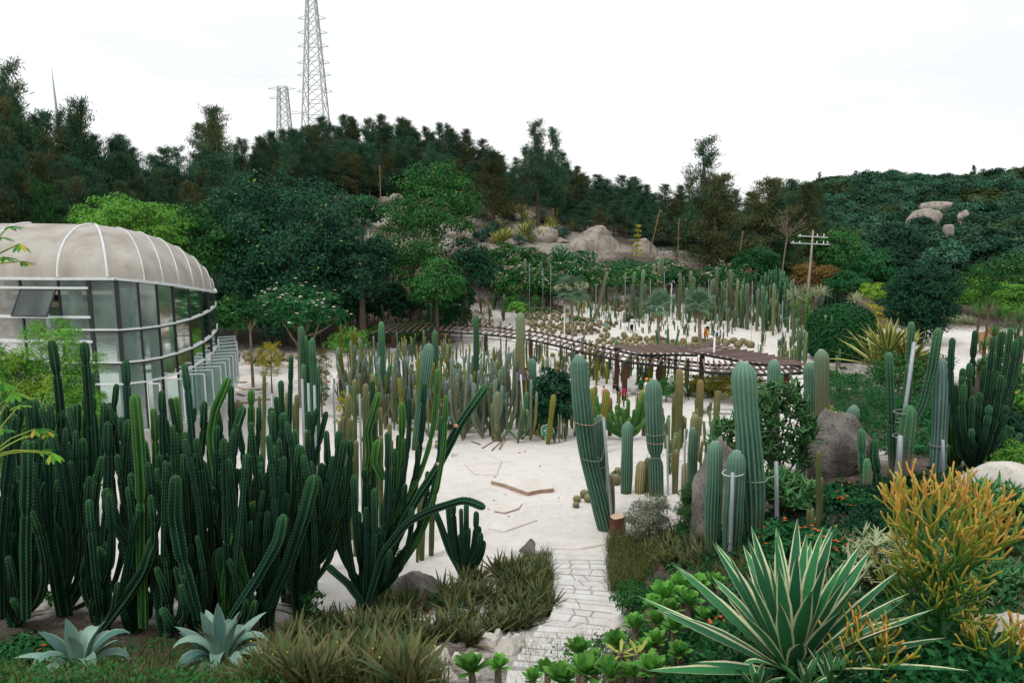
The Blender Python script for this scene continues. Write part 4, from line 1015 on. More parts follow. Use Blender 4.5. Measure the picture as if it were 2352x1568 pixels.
def casuarina(u, d, vtop, m=None, k=None, label=None, group='casuarina trees on the ridge', fat=1.22, name='casuarina_tree'):
    p = gd(u, d); h = max(5.0, at(u, vtop, d).z - p.z); m = m or R.choice(('casuarina', 'casuarina', 'casuarina', 'casuarina_brown', 'casuarina'))
    k = R.randrange(5) if k is None else k
    e = [c for c in CAS if c[0] == m and c[1] == k][0]; s = h / 16
    w = (s * .6 + .55 * min(1.3, 16 / 14)) * fat
    if label is None:
        where = next(w_ for lim, w_ in ((240, 'behind the greenhouse roof'), (430, 'behind the lime tree'), (600, 'before the small pylon'), (780, 'under the tall pylon'), (960, 'above the rocky hill path'), (1120, 'above the two-tiered tree'), (1330, 'above the yucca slope'), (1500, 'behind the huge boulder'), (1700, 'behind the granite rocks'), (9999, 'bordering the far wooded hill')) if u < lim)
        line = 'on the skyline' if vtop < np.interp(u, SKU, SKV) + 48 else 'in the lower ranks of the forest'
        kind_ = {'casuarina': 'feathery dark green casuarina', 'casuarina_brown': 'rusty brown casuarina', 'casuarina_green': 'young fresh green casuarina'}[m]
        label = '%s %s %s' % (kind_, line, where); group = label.replace('casuarina', 'casuarinas')
    T = thing(name, label, 'tree', p, group, R.uniform(0, 6.28), (w * R.uniform(.85, 1.15), w * R.uniform(.85, 1.15), s))
    cr_ = put('crown', e[2], T); put('trunk', e[3], T); cr_.material_slots[0].link = 'OBJECT'; cr_.material_slots[0].material = M[m]
    T.rotation_euler = (R.gauss(0, .035), R.gauss(0, .035), T.rotation_euler[2])
    return T
SKU = [-60, 0, 45, 80, 105, 150, 190, 215, 240, 290, 330, 380, 440, 470, 492, 520, 545, 600, 640, 720, 800, 860, 930, 1000, 1060, 1120, 1165, 1215, 1290, 1340, 1400, 1450, 1540, 1600, 1640, 1690, 1720, 1800, 1850, 1900]
SKV = [230, 225, 180, 220, 250, 240, 250, 262, 322, 300, 325, 335, 325, 280, 258, 290, 335, 300, 285, 268, 262, 262, 272, 280, 292, 325, 350, 330, 350, 390, 400, 405, 410, 400, 395, 405, 428, 408, 415, 440]
def dback(u): return float(np.interp(u, [0, 400, 800, 1150, 1500, 1900], [92, 108, 142, 138, 128, 116]))
u = -70.0
while u < 1900:
    casuarina(u + R.uniform(-8, 8), dback(u) + R.uniform(-2, 6), np.interp(u, SKU, SKV) + R.choice((0, 8, 18, 30, 45)) * R.random())
    u += R.uniform(14, 36) * 125 / dback(u)
for row, (off, dv, step, lo, hi) in enumerate([(-8, 55, 27, -70, 1900), (-15, 110, 34, -70, 640), (-15, 95, 34, 1290, 1880), (-21, 165, 44, -70, 560), (-20, 120, 36, 1330, 1860), (-8, 95, 30, 640, 1100), (6, 30, 24, 560, 1500)]):
    u = lo + R.uniform(0, 20)
    while u < hi:
        d = dback(u) + off + R.uniform(-3, 3)
        if not (780 < u < 960 and off < -10):
            casuarina(u, d, np.interp(u, SKU, SKV) + dv + R.uniform(-18, 22), m='casuarina_brown' if R.random() < .22 else ('casuarina_green' if row in (3, 4) and R.random() < .35 else 'casuarina'), fat=1.1)
        u += R.uniform(.8, 1.25) * step
casuarina(55, 88, 132, 'casuarina', 3, 'tallest wispy casuarina overtopping the forest beside the mast', None, 1.25)
casuarina(205, 90, 225, 'casuarina', 1, 'tall casuarina with a thin leaning top beside the forest gap', None, 1.1)
casuarina(490, 104, 243, 'casuarina', 4, 'full-crowned casuarina standing alone on the skyline', None, 1.35)
casuarina(1236, 112, 280, 'casuarina', 3, 'tall sparse casuarina with a bare straight trunk on the rocky slope', None, 1.5)
casuarina(1276, 116, 295, 'casuarina', 1, 'second sparse casuarina crown right behind the bare-trunked one', None, 1.1)
casuarina(1136, 111, 345, 'casuarina_brown', 2, 'rust-brown casuarina with forked trunk among hillside yuccas', None, 1.35)
casuarina(1616, 102, 318, 'casuarina', 3, 'tall broken-topped casuarina with see-through crown above the granite rocks', None, 1.9)
casuarina(1640, 98, 400, 'casuarina_brown', 0, 'wide brown casuarina right below the broken-topped one', None, 1.8)
casuarina(1770, 104, 410, 'casuarina_brown', 2, 'broad brown casuarina above the bare dead tree', None, 1.8)
casuarina(1830, 106, 420, 'casuarina_brown', 4, 'brown casuarina bordering the far wooded hill', None, 1.4)
# bare dead tree
p = gd(1800, 96); T = thing('dead_tree', 'bare grey dead tree with spreading twigs before the brown casuarinas', 'tree', p)
rn = random.Random(5); parts = []; hh = at(1800, 472, 96).z - p.z
top = (0, 0, at(1800, 545, 96).z - p.z)
put('trunk', mesh('trunk', *tube([(-.6, 0, -.3), (-.3, 0, top[2] * .6), top], [.16, .12, .08], 6, 6), M['bark_pale']), T)
for i in range(16):
    a = rn.uniform(0, 6.28); L = rn.uniform(1.5, 4.8); el = rn.uniform(.3, 1.3); e = Vector(top) + Vector((cos(a) * cos(el), sin(a) * cos(el) * .5, sin(el))) * L
    parts.append(tube([top, (Vector(top) + e) / 2 + Vector((rn.uniform(-.3, .3), 0, rn.uniform(-.2, .3))), e], [.05, .035, .01], 4, 5))
    for q in range(5):
        s = Vector(top).lerp(e, rn.uniform(.4, .95)); parts.append(tube([s, s + Vector((rn.uniform(-1, 1), rn.uniform(-.5, .5), rn.uniform(-.2, 1)))], [.022, .008], 3, 3))
V, Q, _ = join(parts); put('branches', mesh('branches', V, Q, M['bark_pale']), T)
# dead agave stalks on the hill
for u, d, v0, v1, du in ((1512, 99, 480, 590, -26), (1700, 94, 530, 600, -14), (1556, 99, 500, 575, 0), (875, 118, 380, 440, 0)):
    p = gd(u, d); hz_ = at(u, v0, d).z - p.z; T = thing('agave_stalk', {1512: 'leaning dead agave flower stalk with drooping dry tuft on top', 1700: 'thin leaning dry agave stalk in front of the dark bushy tree', 1556: 'short pale upright stalk on the rocks', 875: 'pale flowering agave stalk on the rocky path'}[u], 'plant', p)
    put('stalk', mesh('stalk', *tube([(du * d / F, 0, -.2), (0, 0, hz_)], [.10, .05], 5, 4), M['bark_pale']), T)
    n = 60; C = np.stack([rng.normal(size=n) * .35, rng.normal(size=n) * .35, hz_ - rng.uniform(0, hz_ * .45, n)], 1); lg = leafg(C, rng.normal(size=(n, 3)) + np.array([0, 0, -.5]), .45, .08)
    put('tuft', mesh('tuft', lg[0], lg[1], M['leaf_dry'], False, lg[2]), T)

# far wooded hill: one mass of crowns, five crown forms set out over the slope by a node tree
hidden = bpy.data.collections.new('forest_forms')
for k in range(5):
    lg, _c = crowng(1, 1, R.uniform(.65, .95), .75, 1500, .17, 16, -.35, (.24, .42), .75, .7, .3)
    fm = mesh('crown_form', lg[0], lg[1], M['forest'], False, lg[2]); hidden.objects.link(bpy.data.objects.new('crown_form', fm))
rr_ = random.Random(3); Pf, Sf = [], []
for k in range(1500):
    d = rr_.uniform(112, 345); u = rr_.uniform(1780, 2480)
    if d < 150 and u < 1950: continue
    c = gd(u, d); r_ = rr_.uniform(2.0, 4.6) * (1 if d > 200 else .85); Pf.append((c.x, c.y, c.z + rr_.uniform(.5, 3.5))); Sf.append(r_)
fme = mesh('forest', np.array(Pf), [], None, False); fme.attributes.new('size', 'FLOAT', 'POINT').data.foreach_set('value', np.array(Sf, dtype=np.float32))
fo = put('forest', fme); tag(fo, 'dense teal-green forest covering the far hill', 'forest', kind='stuff')
ng = bpy.data.node_groups.new('forest_nodes', 'GeometryNodeTree')
ng.interface.new_socket('Geometry', in_out='INPUT', socket_type='NodeSocketGeometry'); ng.interface.new_socket('Geometry', in_out='OUTPUT', socket_type='NodeSocketGeometry')
gi, gout = ng.nodes.new('NodeGroupInput'), ng.nodes.new('NodeGroupOutput'); iop = ng.nodes.new('GeometryNodeInstanceOnPoints'); ci = ng.nodes.new('GeometryNodeCollectionInfo')
ci.inputs['Collection'].default_value = hidden; ci.inputs['Separate Children'].default_value = True; ci.inputs['Reset Children'].default_value = True
rv = ng.nodes.new('FunctionNodeRandomValue'); rv.data_type = 'FLOAT_VECTOR'; rv.inputs[0].default_value = (0, 0, 0); rv.inputs[1].default_value = (.25, .25, 6.28)
na = ng.nodes.new('GeometryNodeInputNamedAttribute'); na.data_type = 'FLOAT'; na.inputs[0].default_value = 'size'
ng.links.new(gi.outputs[0], iop.inputs['Points']); ng.links.new(ci.outputs[0], iop.inputs['Instance']); iop.inputs['Pick Instance'].default_value = True
ng.links.new(rv.outputs[0], iop.inputs['Rotation']); ng.links.new(na.outputs[0], iop.inputs['Scale']); ng.links.new(iop.outputs[0], gout.inputs[0])
fo.modifiers.new('forest', 'NODES').node_group = ng
for u, v, d in ((1880, 395, 330), (1960, 392, 335), (2090, 402, 330), (2232, 380, 335), (2300, 402, 332), (2190, 410, 333)):
    casuarina(u, d, v, 'casuarina_green', R.randrange(5), 'lone feathery tree poking above the crest of the far hill', 'trees on the far crest', 1.0, 'crest_tree')

# ------------------------------------------------------------------ plumeria rows and shrubs
pl = []
for row, (d, v, lo, hi, st_) in enumerate([(91, 582, 1085, 1400, 60), (88, 600, 1075, 1560, 56), (84, 622, 1120, 1690, 58), (80, 640, 1160, 1330, 58), (86, 632, 1480, 1700, 55)]):
    u = lo + R.uniform(0, 20)
    while u < hi:
        pl.append((u, d + R.uniform(-2, 2), v + R.uniform(-14, 8) + max(0, (u - 1350)) * .03)); u += st_ * R.uniform(.85, 1.2)
for i, (u, d, v) in enumerate(pl):
    fl = R.choice(('white_petal', 'white_petal', 'pink_petal', None, 'white_petal')); p = gd(u, d); k = d / F
    zt = max(2.0, at(u, v - 30, d).z - p.z); zt = min(zt, 4.6)
    lab = {'white_petal': 'rounded plumeria bush dotted with white flowers on the slope', 'pink_petal': 'rounded plumeria bush with pink and red flowers on the slope', None: 'rounded plumeria bush without flowers on the slope'}[fl]
    tree('plumeria_bush', lab, p, R.uniform(1.9, 2.6), zt * .36, zt * .64, 900, .42, 22, R.choice(('leaf_mid', 'leaf_deep', 'leaf_deep')), .09, 'bark_pale', group={'white_petal': 'white plumerias', 'pink_petal': 'pink plumerias', None: 'plain plumerias'}[fl], lw=.4, cat='shrub', flowers=(fl, 90, .16) if fl else None, cr=(.24, .38), low=-.35)
treepx('weeping_tree', 'spreading olive-green layered tree among the plumerias', 1170, 555, 625, 150, 90, 'leaf_mid', .34, 3000, 40, flat=.35, cat='tree')
treepx('dark_hedge', 'dark green hedge shrub below the layered tree', 1160, 610, 668, 140, 84, 'leaf_dark', .36, 2600, 36, cat='shrub')
treepx('dark_hedge', 'dark green hedge shrub behind the three tall ribbed columns', 1255, 618, 668, 110, 82, 'leaf_deep', .36, 2200, 30, cat='shrub')
treepx('plumeria_tree', 'plumeria tree with clusters of pale pink flowers in the white sand', 695, 655, 778, 215, 41, 'leaf_deep', .34, 3400, 44, trunk_r=.22, bark='bark_pale', lw=.3, flowers=('white_petal', 90, .15), cr=(.2, .32), low=-.5, limbs=12, core=.12)
treepx('broadleaf_tree', 'small shadowy tree against the end of the greenhouse', 545, 672, 770, 110, 50, 'leaf_mid', .28, 2600, 36, trunk_r=.13)
treepx('round_shrub', 'young round-headed tree between greenhouse and plumeria', 582, 690, 745, 60, 46, 'leaf_deep', .22, 1600, 24, trunk_r=.1, bark='bark_pale')
sh = [  # u, vt, vb, w, d, mat, leaf, n, clumps, lw, label
 (1272, 828, 990, 118, 34, 'leaf_dark', .26, 3000, 40, .5, 'dark broad-leaved shrub beside the tripod-propped cactus'),
 (1690, 840, 935, 150, 43, 'leaf_olive', .16, 7000, 50, .3, 'large feathery olive-green bush under the pergola'),
 (1625, 855, 935, 110, 45, 'leaf_olive', .16, 4500, 40, .3, 'feathery dark bush left of the largest one, behind a brown post'),
 (905, 742, 850, 170, 67, 'leaf_bright', .22, 5000, 50, .35, 'bright green euphorbia thicket at the pergola end'),
 (800, 745, 800, 110, 54, 'leaf_bright', .20, 2600, 30, .35, 'yellow-green bush between plumeria and pergola'),
 (960, 738, 800, 100, 68, 'leaf_bright', .20, 2200, 30, .35, 'green thicket behind the first pergola rafters'),
 (625, 770, 830, 70, 45, 'leaf_yellow', .14, 2200, 26, .3, 'golden-green bush under the plumeria tree'),
 (735, 785, 840, 80, 43, 'leaf_olive', .14, 2200, 26, .3, 'olive bush behind the plumeria trunks'),
 (512, 760, 820, 36, 44, 'leaf_yellow', .14, 1400, 20, .3, 'upright golden-green bush by the greenhouse end'),
 (535, 808, 828, 24, 42, 'leaf_yellow', .12, 500, 12, .3, 'small round yellow-green bush in the cactus bed by the greenhouse'),
 (740, 835, 870, 46, 38, 'leaf_deep', .12, 1200, 20, .3, 'little conifer-like bush on the rockery'),
 (1960, 855, 955, 215, 27, 'leaf_deep', .11, 9000, 70, .22, 'wide fern-leaved dark green bush on the bank'),
 (2060, 800, 890, 150, 38, 'leaf_mid', .18, 4000, 44, .4, 'leafy green bush beneath the striped yuccas'),
 (1900, 925, 1010, 90, 24, 'leaf_yellow', .09, 3200, 36, .3, 'bush tipped with bright yellow flowers'),
 (1945, 1010, 1060, 60, 22, 'leaf_yellow', .08, 1400, 24, .3, 'smaller yellow-flowered bush by the grey boulder'),
 (1490, 1128, 1225, 125, 17.5, 'leaf_silver', .055, 8000, 60, .4, 'silvery grey-green shrub beside the tree stump'),
 (1582, 1092, 1265, 80, 15.5, 'casuarina_green', .10, 6000, 50, .12, 'fine needle-leaved dark green shrub beside the silvery one'),
 (1455, 1340, 1430, 140, 12.6, 'leaf_mid', .045, 7000, 60, .5, 'small-leaved dark shrub along the steps'),
 (2105, 900, 1010, 130, 30, 'leaf_deep', .14, 4000, 50, .35, 'leafy bush behind the propped tall columns'),
 (2330, 880, 1000, 130, 20, 'papaya', .16, 1800, 30, .4, 'yellow-green leafy branch spray at the edge of the dark columns'),
 (2335, 1010, 1130, 120, 15, 'leaf_bright', .10, 2600, 40, .35, 'pale green spiny shrub in front of the dark columns'),
 (1530, 860, 900, 60, 44, 'leaf_mid', .16, 1400, 20, .4, 'small green bush at the foot of a pergola post'),
 (1480, 868, 890, 50, 46, 'leaf_mid', .16, 900, 16, .4, 'low leafy planting behind the bench kerb'),
 (2265, 920, 1110, 230, 19, 'leaf_dark', .16, 6000, 60, .4, 'dark leafy bush mass behind the dark organ-pipe'),
 (2130, 800, 880, 120, 46, 'leaf_deep', .2, 3000, 40, .4, 'dark green bush between striped yuccas and the clearing'),
 (1930, 845, 890, 110, 44, 'leaf_mid', .18, 2200, 30, .4, 'low green bush on the soil before the ivy dome'),
 (2290, 800, 900, 140, 36, 'leaf_mid', .2, 3000, 40, .4, 'leafy bush under the tree yuccas'),
 (1840, 655, 690, 60, 70, 'leaf_bright', .25, 900, 16, .4, 'small bright bush behind the dense columns'),
 (2000, 690, 760, 70, 62, 'leaf_yellow', .22, 1500, 24, .4, 'yellow-green bush between ivy dome and egg tree'),
 (1100, 690, 712, 90, 66, 'leaf_dry', .2, 900, 16, .4, 'rusty leafed ground bush beneath the small bright tree'),
 (1195, 668, 690, 110, 76, 'leaf_mid', .25, 900, 18, .4, 'yellow-green hedge of low bushes behind the far path'),
 (790, 880, 915, 50, 33, 'leaf_yellow', .12, 700, 14, .4, 'variegated little bush at the rockery corner'),
]
for (u, vt, vb, w, d, m, leaf, n, cl, lw, lab) in sh:
    treepx('shrub', lab, u, vt, vb, w, d, m, leaf, n, cl, lw=lw, cat='shrub', trunk_r=.05, low=-.8, cr=(.16, .3))
# shrubs with red flowers on the bank
for (u, vt, vb, w, d, lab) in ((1945, 1120, 1215, 150, 13.2, 'shrub with scattered red flowers before the angular grey boulder'), (1800, 1190, 1290, 110, 10.5, 'red-flowered shrub between giant cacti and striped agave'),
                               (1890, 1215, 1330, 130, 10.0, 'red-flowered shrub rising behind the striped agave'), (1590, 1330, 1420, 110, 11.0, 'leafy shrub with a few scarlet blooms among the rosette succulents'),
                               (60, 1480, 1600, 150, 9.4, 'dark shrub dotted with small red flowers beneath the tall cacti'), (1700, 1440, 1560, 170, 8.4, 'green shrub with scarlet blooms under the striped agave leaves')):
    treepx('flowering_shrub', lab, u, vt, vb, w, d, 'leaf_deep', .10, 2600, 46, lw=.55, cat='shrub', trunk_r=.04, low=-.8, flowers=('red_petal', 34 if u > 100 else 14, .035), cr=(.16, .3))
# dark understorey beneath the big trees
for i in range(18):
    u_ = 700 + i * 22 + R.uniform(-8, 8); d_ = R.uniform(64, 80); vb_ = 712 - (d_ - 64) * 1.2
    treepx('understorey_shrub', 'dark shrub in the shaded understorey below the big trees', u_, vb_ - R.uniform(48, 85), vb_ + 6, R.uniform(45, 80), d_, R.choice(('leaf_dark', 'leaf_deep', 'leaf_dark')), .3, 1300, 22, cat='shrub', trunk_r=.05, low=-.9, group='understorey shrubs')
for i in range(15):
    u_ = 500 + i * 17; d_ = R.uniform(58, 66)
    treepx('understorey_shrub', 'dark shrub closing the gap behind the plumeria tree', u_, 655 + R.uniform(-20, 15), 735, R.uniform(45, 75), d_, R.choice(('leaf_dark', 'leaf_mid')), .28, 1200, 22, cat='shrub', trunk_r=.05, low=-.9, group='shrubs behind the plumeria')
def undergrowth(label, poly, n, h, leaf, m, spread=.22, lw=.55, per=26):
    Cs = []
    for (u_, v_) in scatter(poly, n):
        p_ = ground(u_, v_); hh_ = h * R.uniform(.5, 1.3); q = sphere_dirs(per, .0) * np.array([spread, spread, hh_]) * rng.uniform(.35, 1, (per, 1)) * R.uniform(.7, 1.3); Cs.append(q + np.array(p_))
    C_ = np.concatenate(Cs); N_ = len(C_); sz = leaf * rng.uniform(.6, 1.35, N_)
    lg = leafg(C_, rng.normal(size=(N_, 3)) * .8 + np.array([0, 0, .25]), sz, sz * lw, rng.normal(size=(N_, 3)) * .5 + np.array([0, 0, 1]), .1, np.clip(np.repeat(rng.random(N_ // per), per) * .6 + rng.random(N_) * .4, 0, 1))
    tag(put('undergrowth', mesh('undergrowth', lg[0], lg[1], M[m], False, lg[2])), label, 'undergrowth', kind='stuff')
undergrowth('dense dark green undergrowth covering the bank around the striped agave', [(1480, 1330), (1640, 1290), (1900, 1220), (2352, 1150), (2352, 1600), (1440, 1600)], 950, .26, .085, 'leaf_deep')
undergrowth('pale toothed creeping succulents over the bank behind the agave', [(1880, 1240), (2100, 1230), (2352, 1250), (2352, 1420), (1900, 1420)], 240, .22, .12, 'leaf_silver', .2, .22, 18)
undergrowth('dark leafy undergrowth around the boulders and giant cacti', [(1560, 1240), (1760, 1180), (2000, 1100), (2352, 1080), (2352, 1190), (1900, 1240), (1640, 1320)], 520, .28, .10, 'leaf_dark')
undergrowth('shaded dark weeds at the foot of the candelabra thicket', [(-20, 1470), (300, 1475), (620, 1470), (640, 1600), (-20, 1600)], 240, .17, .055, 'leaf_mid')
undergrowth('bright small-leaved weeds among the knobby succulents', [(1290, 1500), (1480, 1440), (1640, 1400), (1660, 1600), (1260, 1600)], 330, .2, .06, 'leaf_mid')
undergrowth('green undergrowth below the striped yuccas', [(1880, 880), (2120, 860), (2200, 960), (2180, 1060), (1900, 1020)], 420, .45, .16, 'leaf_deep', .5)
# ivy dome
p = gd(1925, 58); k = 58 / F; w_ = 68 * k; h_ = at(1925, 700, 58).z - p.z
T = thing('ivy_dome', 'block-shaped dome completely covered in dark ivy', 'topiary', p)
V, Q = ICO[3]; V = np.sign(V) * np.abs(V) ** .72; V = V * np.array([w_, w_, h_ * .5]) * .97 + np.array([0, 0, h_ * .5]); V[:, 0] += (V[:, 2] / h_ - .5) * .3
put('body', mesh('body', V, Q, M['ivy'], True), T)
n = 9000; sd = sphere_dirs(n); sp_ = np.sign(sd) * np.abs(sd) ** .72; nz_ = .05 * snoise(sp_[:, 0] * 9, sp_[:, 2] * 9 + sp_[:, 1] * 5, 1.0)
C = sp_ * (1 + nz_)[:, None] * np.array([w_, w_, h_ * .5]) + np.array([0, 0, h_ * .5]); C[:, 0] += (C[:, 2] / h_ - .5) * .3
lg = leafg(C, rng.normal(size=(n, 3)) * .6 + np.array([0, 0, -.6]), .26, .2, sd + np.array([0, 0, .4]), .0)
put('ivy', mesh('ivy', lg[0], lg[1], M['ivy'], False, lg[2]), T)
# feathery thicket before the greenhouse
for (u, vt, vb, w, d, n, lab) in ((150, 705, 970, 235, 20.5, 32000, 'feathery light green thicket with fine leaves before the greenhouse glass'), (20, 735, 970, 190, 19.5, 20000, 'feathery light green thicket at the far end of the glass facade'), (215, 880, 960, 120, 19.8, 7000, 'low feathery fern-like clump at the greenhouse base')):
    treepx('feathery_thicket', lab, u, vt, vb, w, d, 'fern', .15, n, 110, lw=.16, cat='shrub', trunk_r=.06, bark='bark_pale', low=-.9, cr=(.14, .26), core=.4)
# papaya-like branches hanging in from the side
def lobed(c, az, el, L, m):
    parts = []
    for q in range(7):
        a = az + (q - 3) * .48; l_ = L * (1 - .08 * abs(q - 3)); parts.append(bladeg(c, a, el - .1 * abs(q - 3), l_, l_ * .30, .25, 3, .1, 'spoon'))
    return join(parts)
for (bu, bv, bd, tips, lab) in ((-60, 640, 8.5, [(20, 520), (45, 560), (10, 590), (50, 600), (0, 545)], 'branch of lobed yellow-green leaves above the greenhouse eave'),
                               (-40, 1060, 8.5, [(30, 900), (10, 880), (45, 930), (90, 1035), (120, 1040), (110, 990), (80, 985), (5, 985)], 'papaya plant with lobed leaves and yellowing tips among the cacti')):
    b0 = gd(bu, bd); T = thing('papaya_plant', lab, 'plant', b0)
    top = at(bu, bv, bd) - b0
    put('trunk', mesh('trunk', *tube([(0, 0, -.2), tuple(top * .5 + Vector((.05, 0, 0))), tuple(top)], [.09, .07, .05], 7, 6), M['bark_pale']), T)
    for (tu, tv) in tips:
        e = at(tu, tv, bd + R.uniform(-.4, .5)) - b0
        stq = put('leaf_stalk', mesh('leaf_stalk', *tube([tuple(top), tuple((top + e) / 2 + Vector((0, 0, .08))), tuple(e)], [.014, .009], 4, 6), M['succ_pale']), T)
        V, Q, A = lobed(tuple(e), R.uniform(-1.2, 1.2), R.uniform(-.5, .1), R.uniform(.16, .24), None)
        put('leaf', mesh('leaf', V, Q, M['papaya'], True, A), T)
# ------------------------------------------------------------------ cacti
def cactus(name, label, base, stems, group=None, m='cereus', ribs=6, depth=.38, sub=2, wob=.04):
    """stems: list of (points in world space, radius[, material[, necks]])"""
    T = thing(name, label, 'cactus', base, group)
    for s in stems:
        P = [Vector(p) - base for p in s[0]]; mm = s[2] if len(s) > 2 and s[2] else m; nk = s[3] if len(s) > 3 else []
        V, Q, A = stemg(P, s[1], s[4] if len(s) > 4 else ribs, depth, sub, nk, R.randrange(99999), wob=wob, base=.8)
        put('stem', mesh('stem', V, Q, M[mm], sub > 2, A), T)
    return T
def arm(B, tip, h0, lean=0.0):
    """path leaving the trunk at height h0, bowing out and then growing straight up to tip"""
    S = Vector((B.x + (tip.x - B.x) * .06, B.y + (tip.y - B.y) * .06, B.z + h0)); C = Vector((tip.x - lean, tip.y, S.z + .30 * (tip.z - S.z)))
    return [S * (1 - t) ** 2 + C * 2 * t * (1 - t) + tip * t * t for t in np.linspace(0, 1, 9)]
def necks_for(L, seed):
    rn = random.Random(seed); out = []; s = 1 - rn.uniform(.45, 1.0) / L
    while s > .25:
        out.append(s); s -= rn.uniform(.6, 1.8) / L
    return out
# ---- the dark candelabra thicket on the near side: (tip u, tip v, width px)
tipsA = [(118, 780, 20), (193, 784, 17), (212, 853, 14), (289, 825, 16), (268, 881, 13), (31, 907, 18), (80, 915, 16), (47, 937, 17), (94, 933, 15), (114, 928, 13), (141, 941, 16), (158, 951, 16), (177, 925, 18),
         (199, 898, 16), (209, 905, 17), (239, 923, 14), (251, 924, 16), (278, 956, 16), (295, 963, 16), (248, 967, 19), (352, 937, 17), (372, 896, 16), (391, 913, 13), (404, 911, 16), (377, 959, 19), (423, 834, 15),
         (470, 920, 15), (494, 929, 17), (447, 935, 13), (530, 884, 15), (424, 990, 15), (514, 1005, 16), (577, 894, 15), (595, 933, 12), (622, 935, 15), (575, 968, 14), (628, 1022, 18), (466, 1057, 19),
         (508, 1081, 17), (524, 1052, 17), (555, 1074, 22), (404, 1078, 22), (447, 1068, 15), (565, 1041, 14), (269, 1042, 14), (234, 1046, 15), (645, 873, 13), (669, 817, 11), (634, 910, 12), (652, 946, 19),
         (708, 944, 15), (730, 935, 14), (750, 944, 12), (677, 986, 14), (691, 1022, 15), (779, 987, 15), (749, 988, 14), (805, 1009, 16), (711, 1057, 17), (739, 1062, 17), (728, 1092, 22), (765, 1046, 11), (778, 1092, 20),
         (193, 1241, 20), (180, 1281, 16), (209, 1292, 18), (277, 1240, 24), (256, 1373, 19), (585, 1150, 18), (538, 1211, 20), (558, 1158, 16), (614, 1172, 15), (414, 1340, 17), (369, 1395, 20), (11, 1163, 20), (40, 1346, 18), (74, 1311, 15),
         (640, 1090, 18), (600, 1060, 15), (655, 1130, 17), (330, 1010, 16), (340, 1060, 18), (300, 1085, 17), (160, 1040, 16), (110, 1010, 17), (190, 1005, 18), (60, 1090, 18), (130, 1100, 17), (475, 1130, 18), (440, 1150, 18), (395, 1160, 17), (500, 1150, 17),
         (210, 1110, 19), (250, 1130, 18), (355, 1110, 17), (680, 1120, 17), (700, 1150, 16)]
rA = random.Random(77)
for _ in range(95):                                            # the crowd of stems between the traced ones
    u_ = rA.uniform(5, 800); tipsA.append((u_, rA.uniform(915, 1120) + max(0, u_ - 560) * .3, rA.uniform(11, 16)))
for _ in range(75):
    tipsA.append((rA.uniform(0, 740), rA.uniform(1110, 1390), rA.uniform(12, 18)))
basesA = [(40, 1420, 12.0), (150, 1415, 12.6), (235, 1450, 11.8), (310, 1455, 11.9), (385, 1460, 11.8), (455, 1450, 12.0), (530, 1448, 12.1), (612, 1440, 12.4), (690, 1400, 13.0), (195, 1330, 14.2), (420, 1340, 14.0), (560, 1345, 14.2), (715, 1330, 14.8), (95, 1350, 13.8), (310, 1340, 14.4), (495, 1400, 13.0), (660, 1360, 14.0)]
labA = ['dark candelabra cactus with a leaning outer arm under papaya leaves', 'dark candelabra cactus with two very tall columns before the feathery thicket', 'dark candelabra cactus with low bare lower arms', 'dark candelabra cactus in front of the greenhouse corner',
        'dark candelabra cactus with a broad bright green column', 'dark candelabra cactus whose tall wavy column crosses the open windows', 'dark candelabra cactus with jointed bead-like tips beside the sand', 'dark candelabra cactus with a low curved bright arm',
        'dark candelabra cactus at the end of the thicket next to the spreading one', 'rear candelabra cactus hidden behind the thicket below the feathery shrub', 'rear candelabra cactus in the middle of the thicket', 'rear candelabra cactus before the casement windows', 'rear candelabra cactus near the grey support poles', 'rear candelabra cactus beside the bare sandy gap', 'rear candelabra cactus below the greenhouse corner column', 'inner candelabra cactus between the jointed and the wavy ones', 'rear candelabra cactus behind the low curved bright arm']
BA = [gd(u, d) for u, v, d in basesA]
stA = [[] for _ in BA]
for i, (u, v, w) in enumerate(tipsA):
    best = sorted(range(len(BA)), key=lambda k: abs(basesA[k][0] - u) + (0 if (basesA[k][2] > 13.5) == (v < 960) else 70) + len(stA[k]) * 4)[0]
    B = BA[best]; d = basesA[best][2] + R.uniform(-.7, .7)
    tip = at(u, v, d)
    g_ = gz(tip.x, tip.y)
    h0 = R.uniform(.05, .35) * (tip.z - B.z) if v < 1150 else R.uniform(.02, .2) * (tip.z - B.z)
    path = arm(B, tip, h0, R.gauss(0, .28)); r_ = w * d / F / 2 * 1.06; L = (tip - B).length
    mm = 'cereus_lit' if (u, v) in ((404, 911), (577, 894), (538, 1211), (585, 1150), (352, 937)) else 'cereus'
    stA[best].append((path, r_, mm, necks_for(L, i)))
# explicit leaning / crossing arms
def pxpath(pts, d): return [at(u, v, d + (q[0] if q else 0)) for (u, v, *q) in pts]
stA[3].append((pxpath([(330, 1440), (326, 1300), (325, 1110), (316, 980), (309, 904)], 11.6), .095, 'cereus_lit', [.55]))
stA[0].append((pxpath([(5, 1420), (2, 1250), (12, 1120), (25, 1020), (35, 951)], 11.5), .085, 'cereus', [.62]))
stA[0].append((pxpath([(60, 1420), (58, 1250), (62, 1100), (63, 1009)], 10.8), .09, 'cereus', [.6]))
stA[2].append((pxpath([(238, 1440), (290, 1370), (330, 1310), (357, 1230)], 11.5), .10, 'cereus', []))
stA[2].append((pxpath([(330, 1360), (300, 1260), (262, 1200), (243, 1120)], 11.9), .10, 'cereus', []))
stA[5].append((pxpath([(455, 1420), (415, 1270), (400, 1180), (404, 1090)], 11.5), .12, 'cereus', [.4]))
stA[6].append((pxpath([(530, 1420), (590, 1330), (640, 1240), (652, 1180)], 11.7), .105, 'cereus', []))
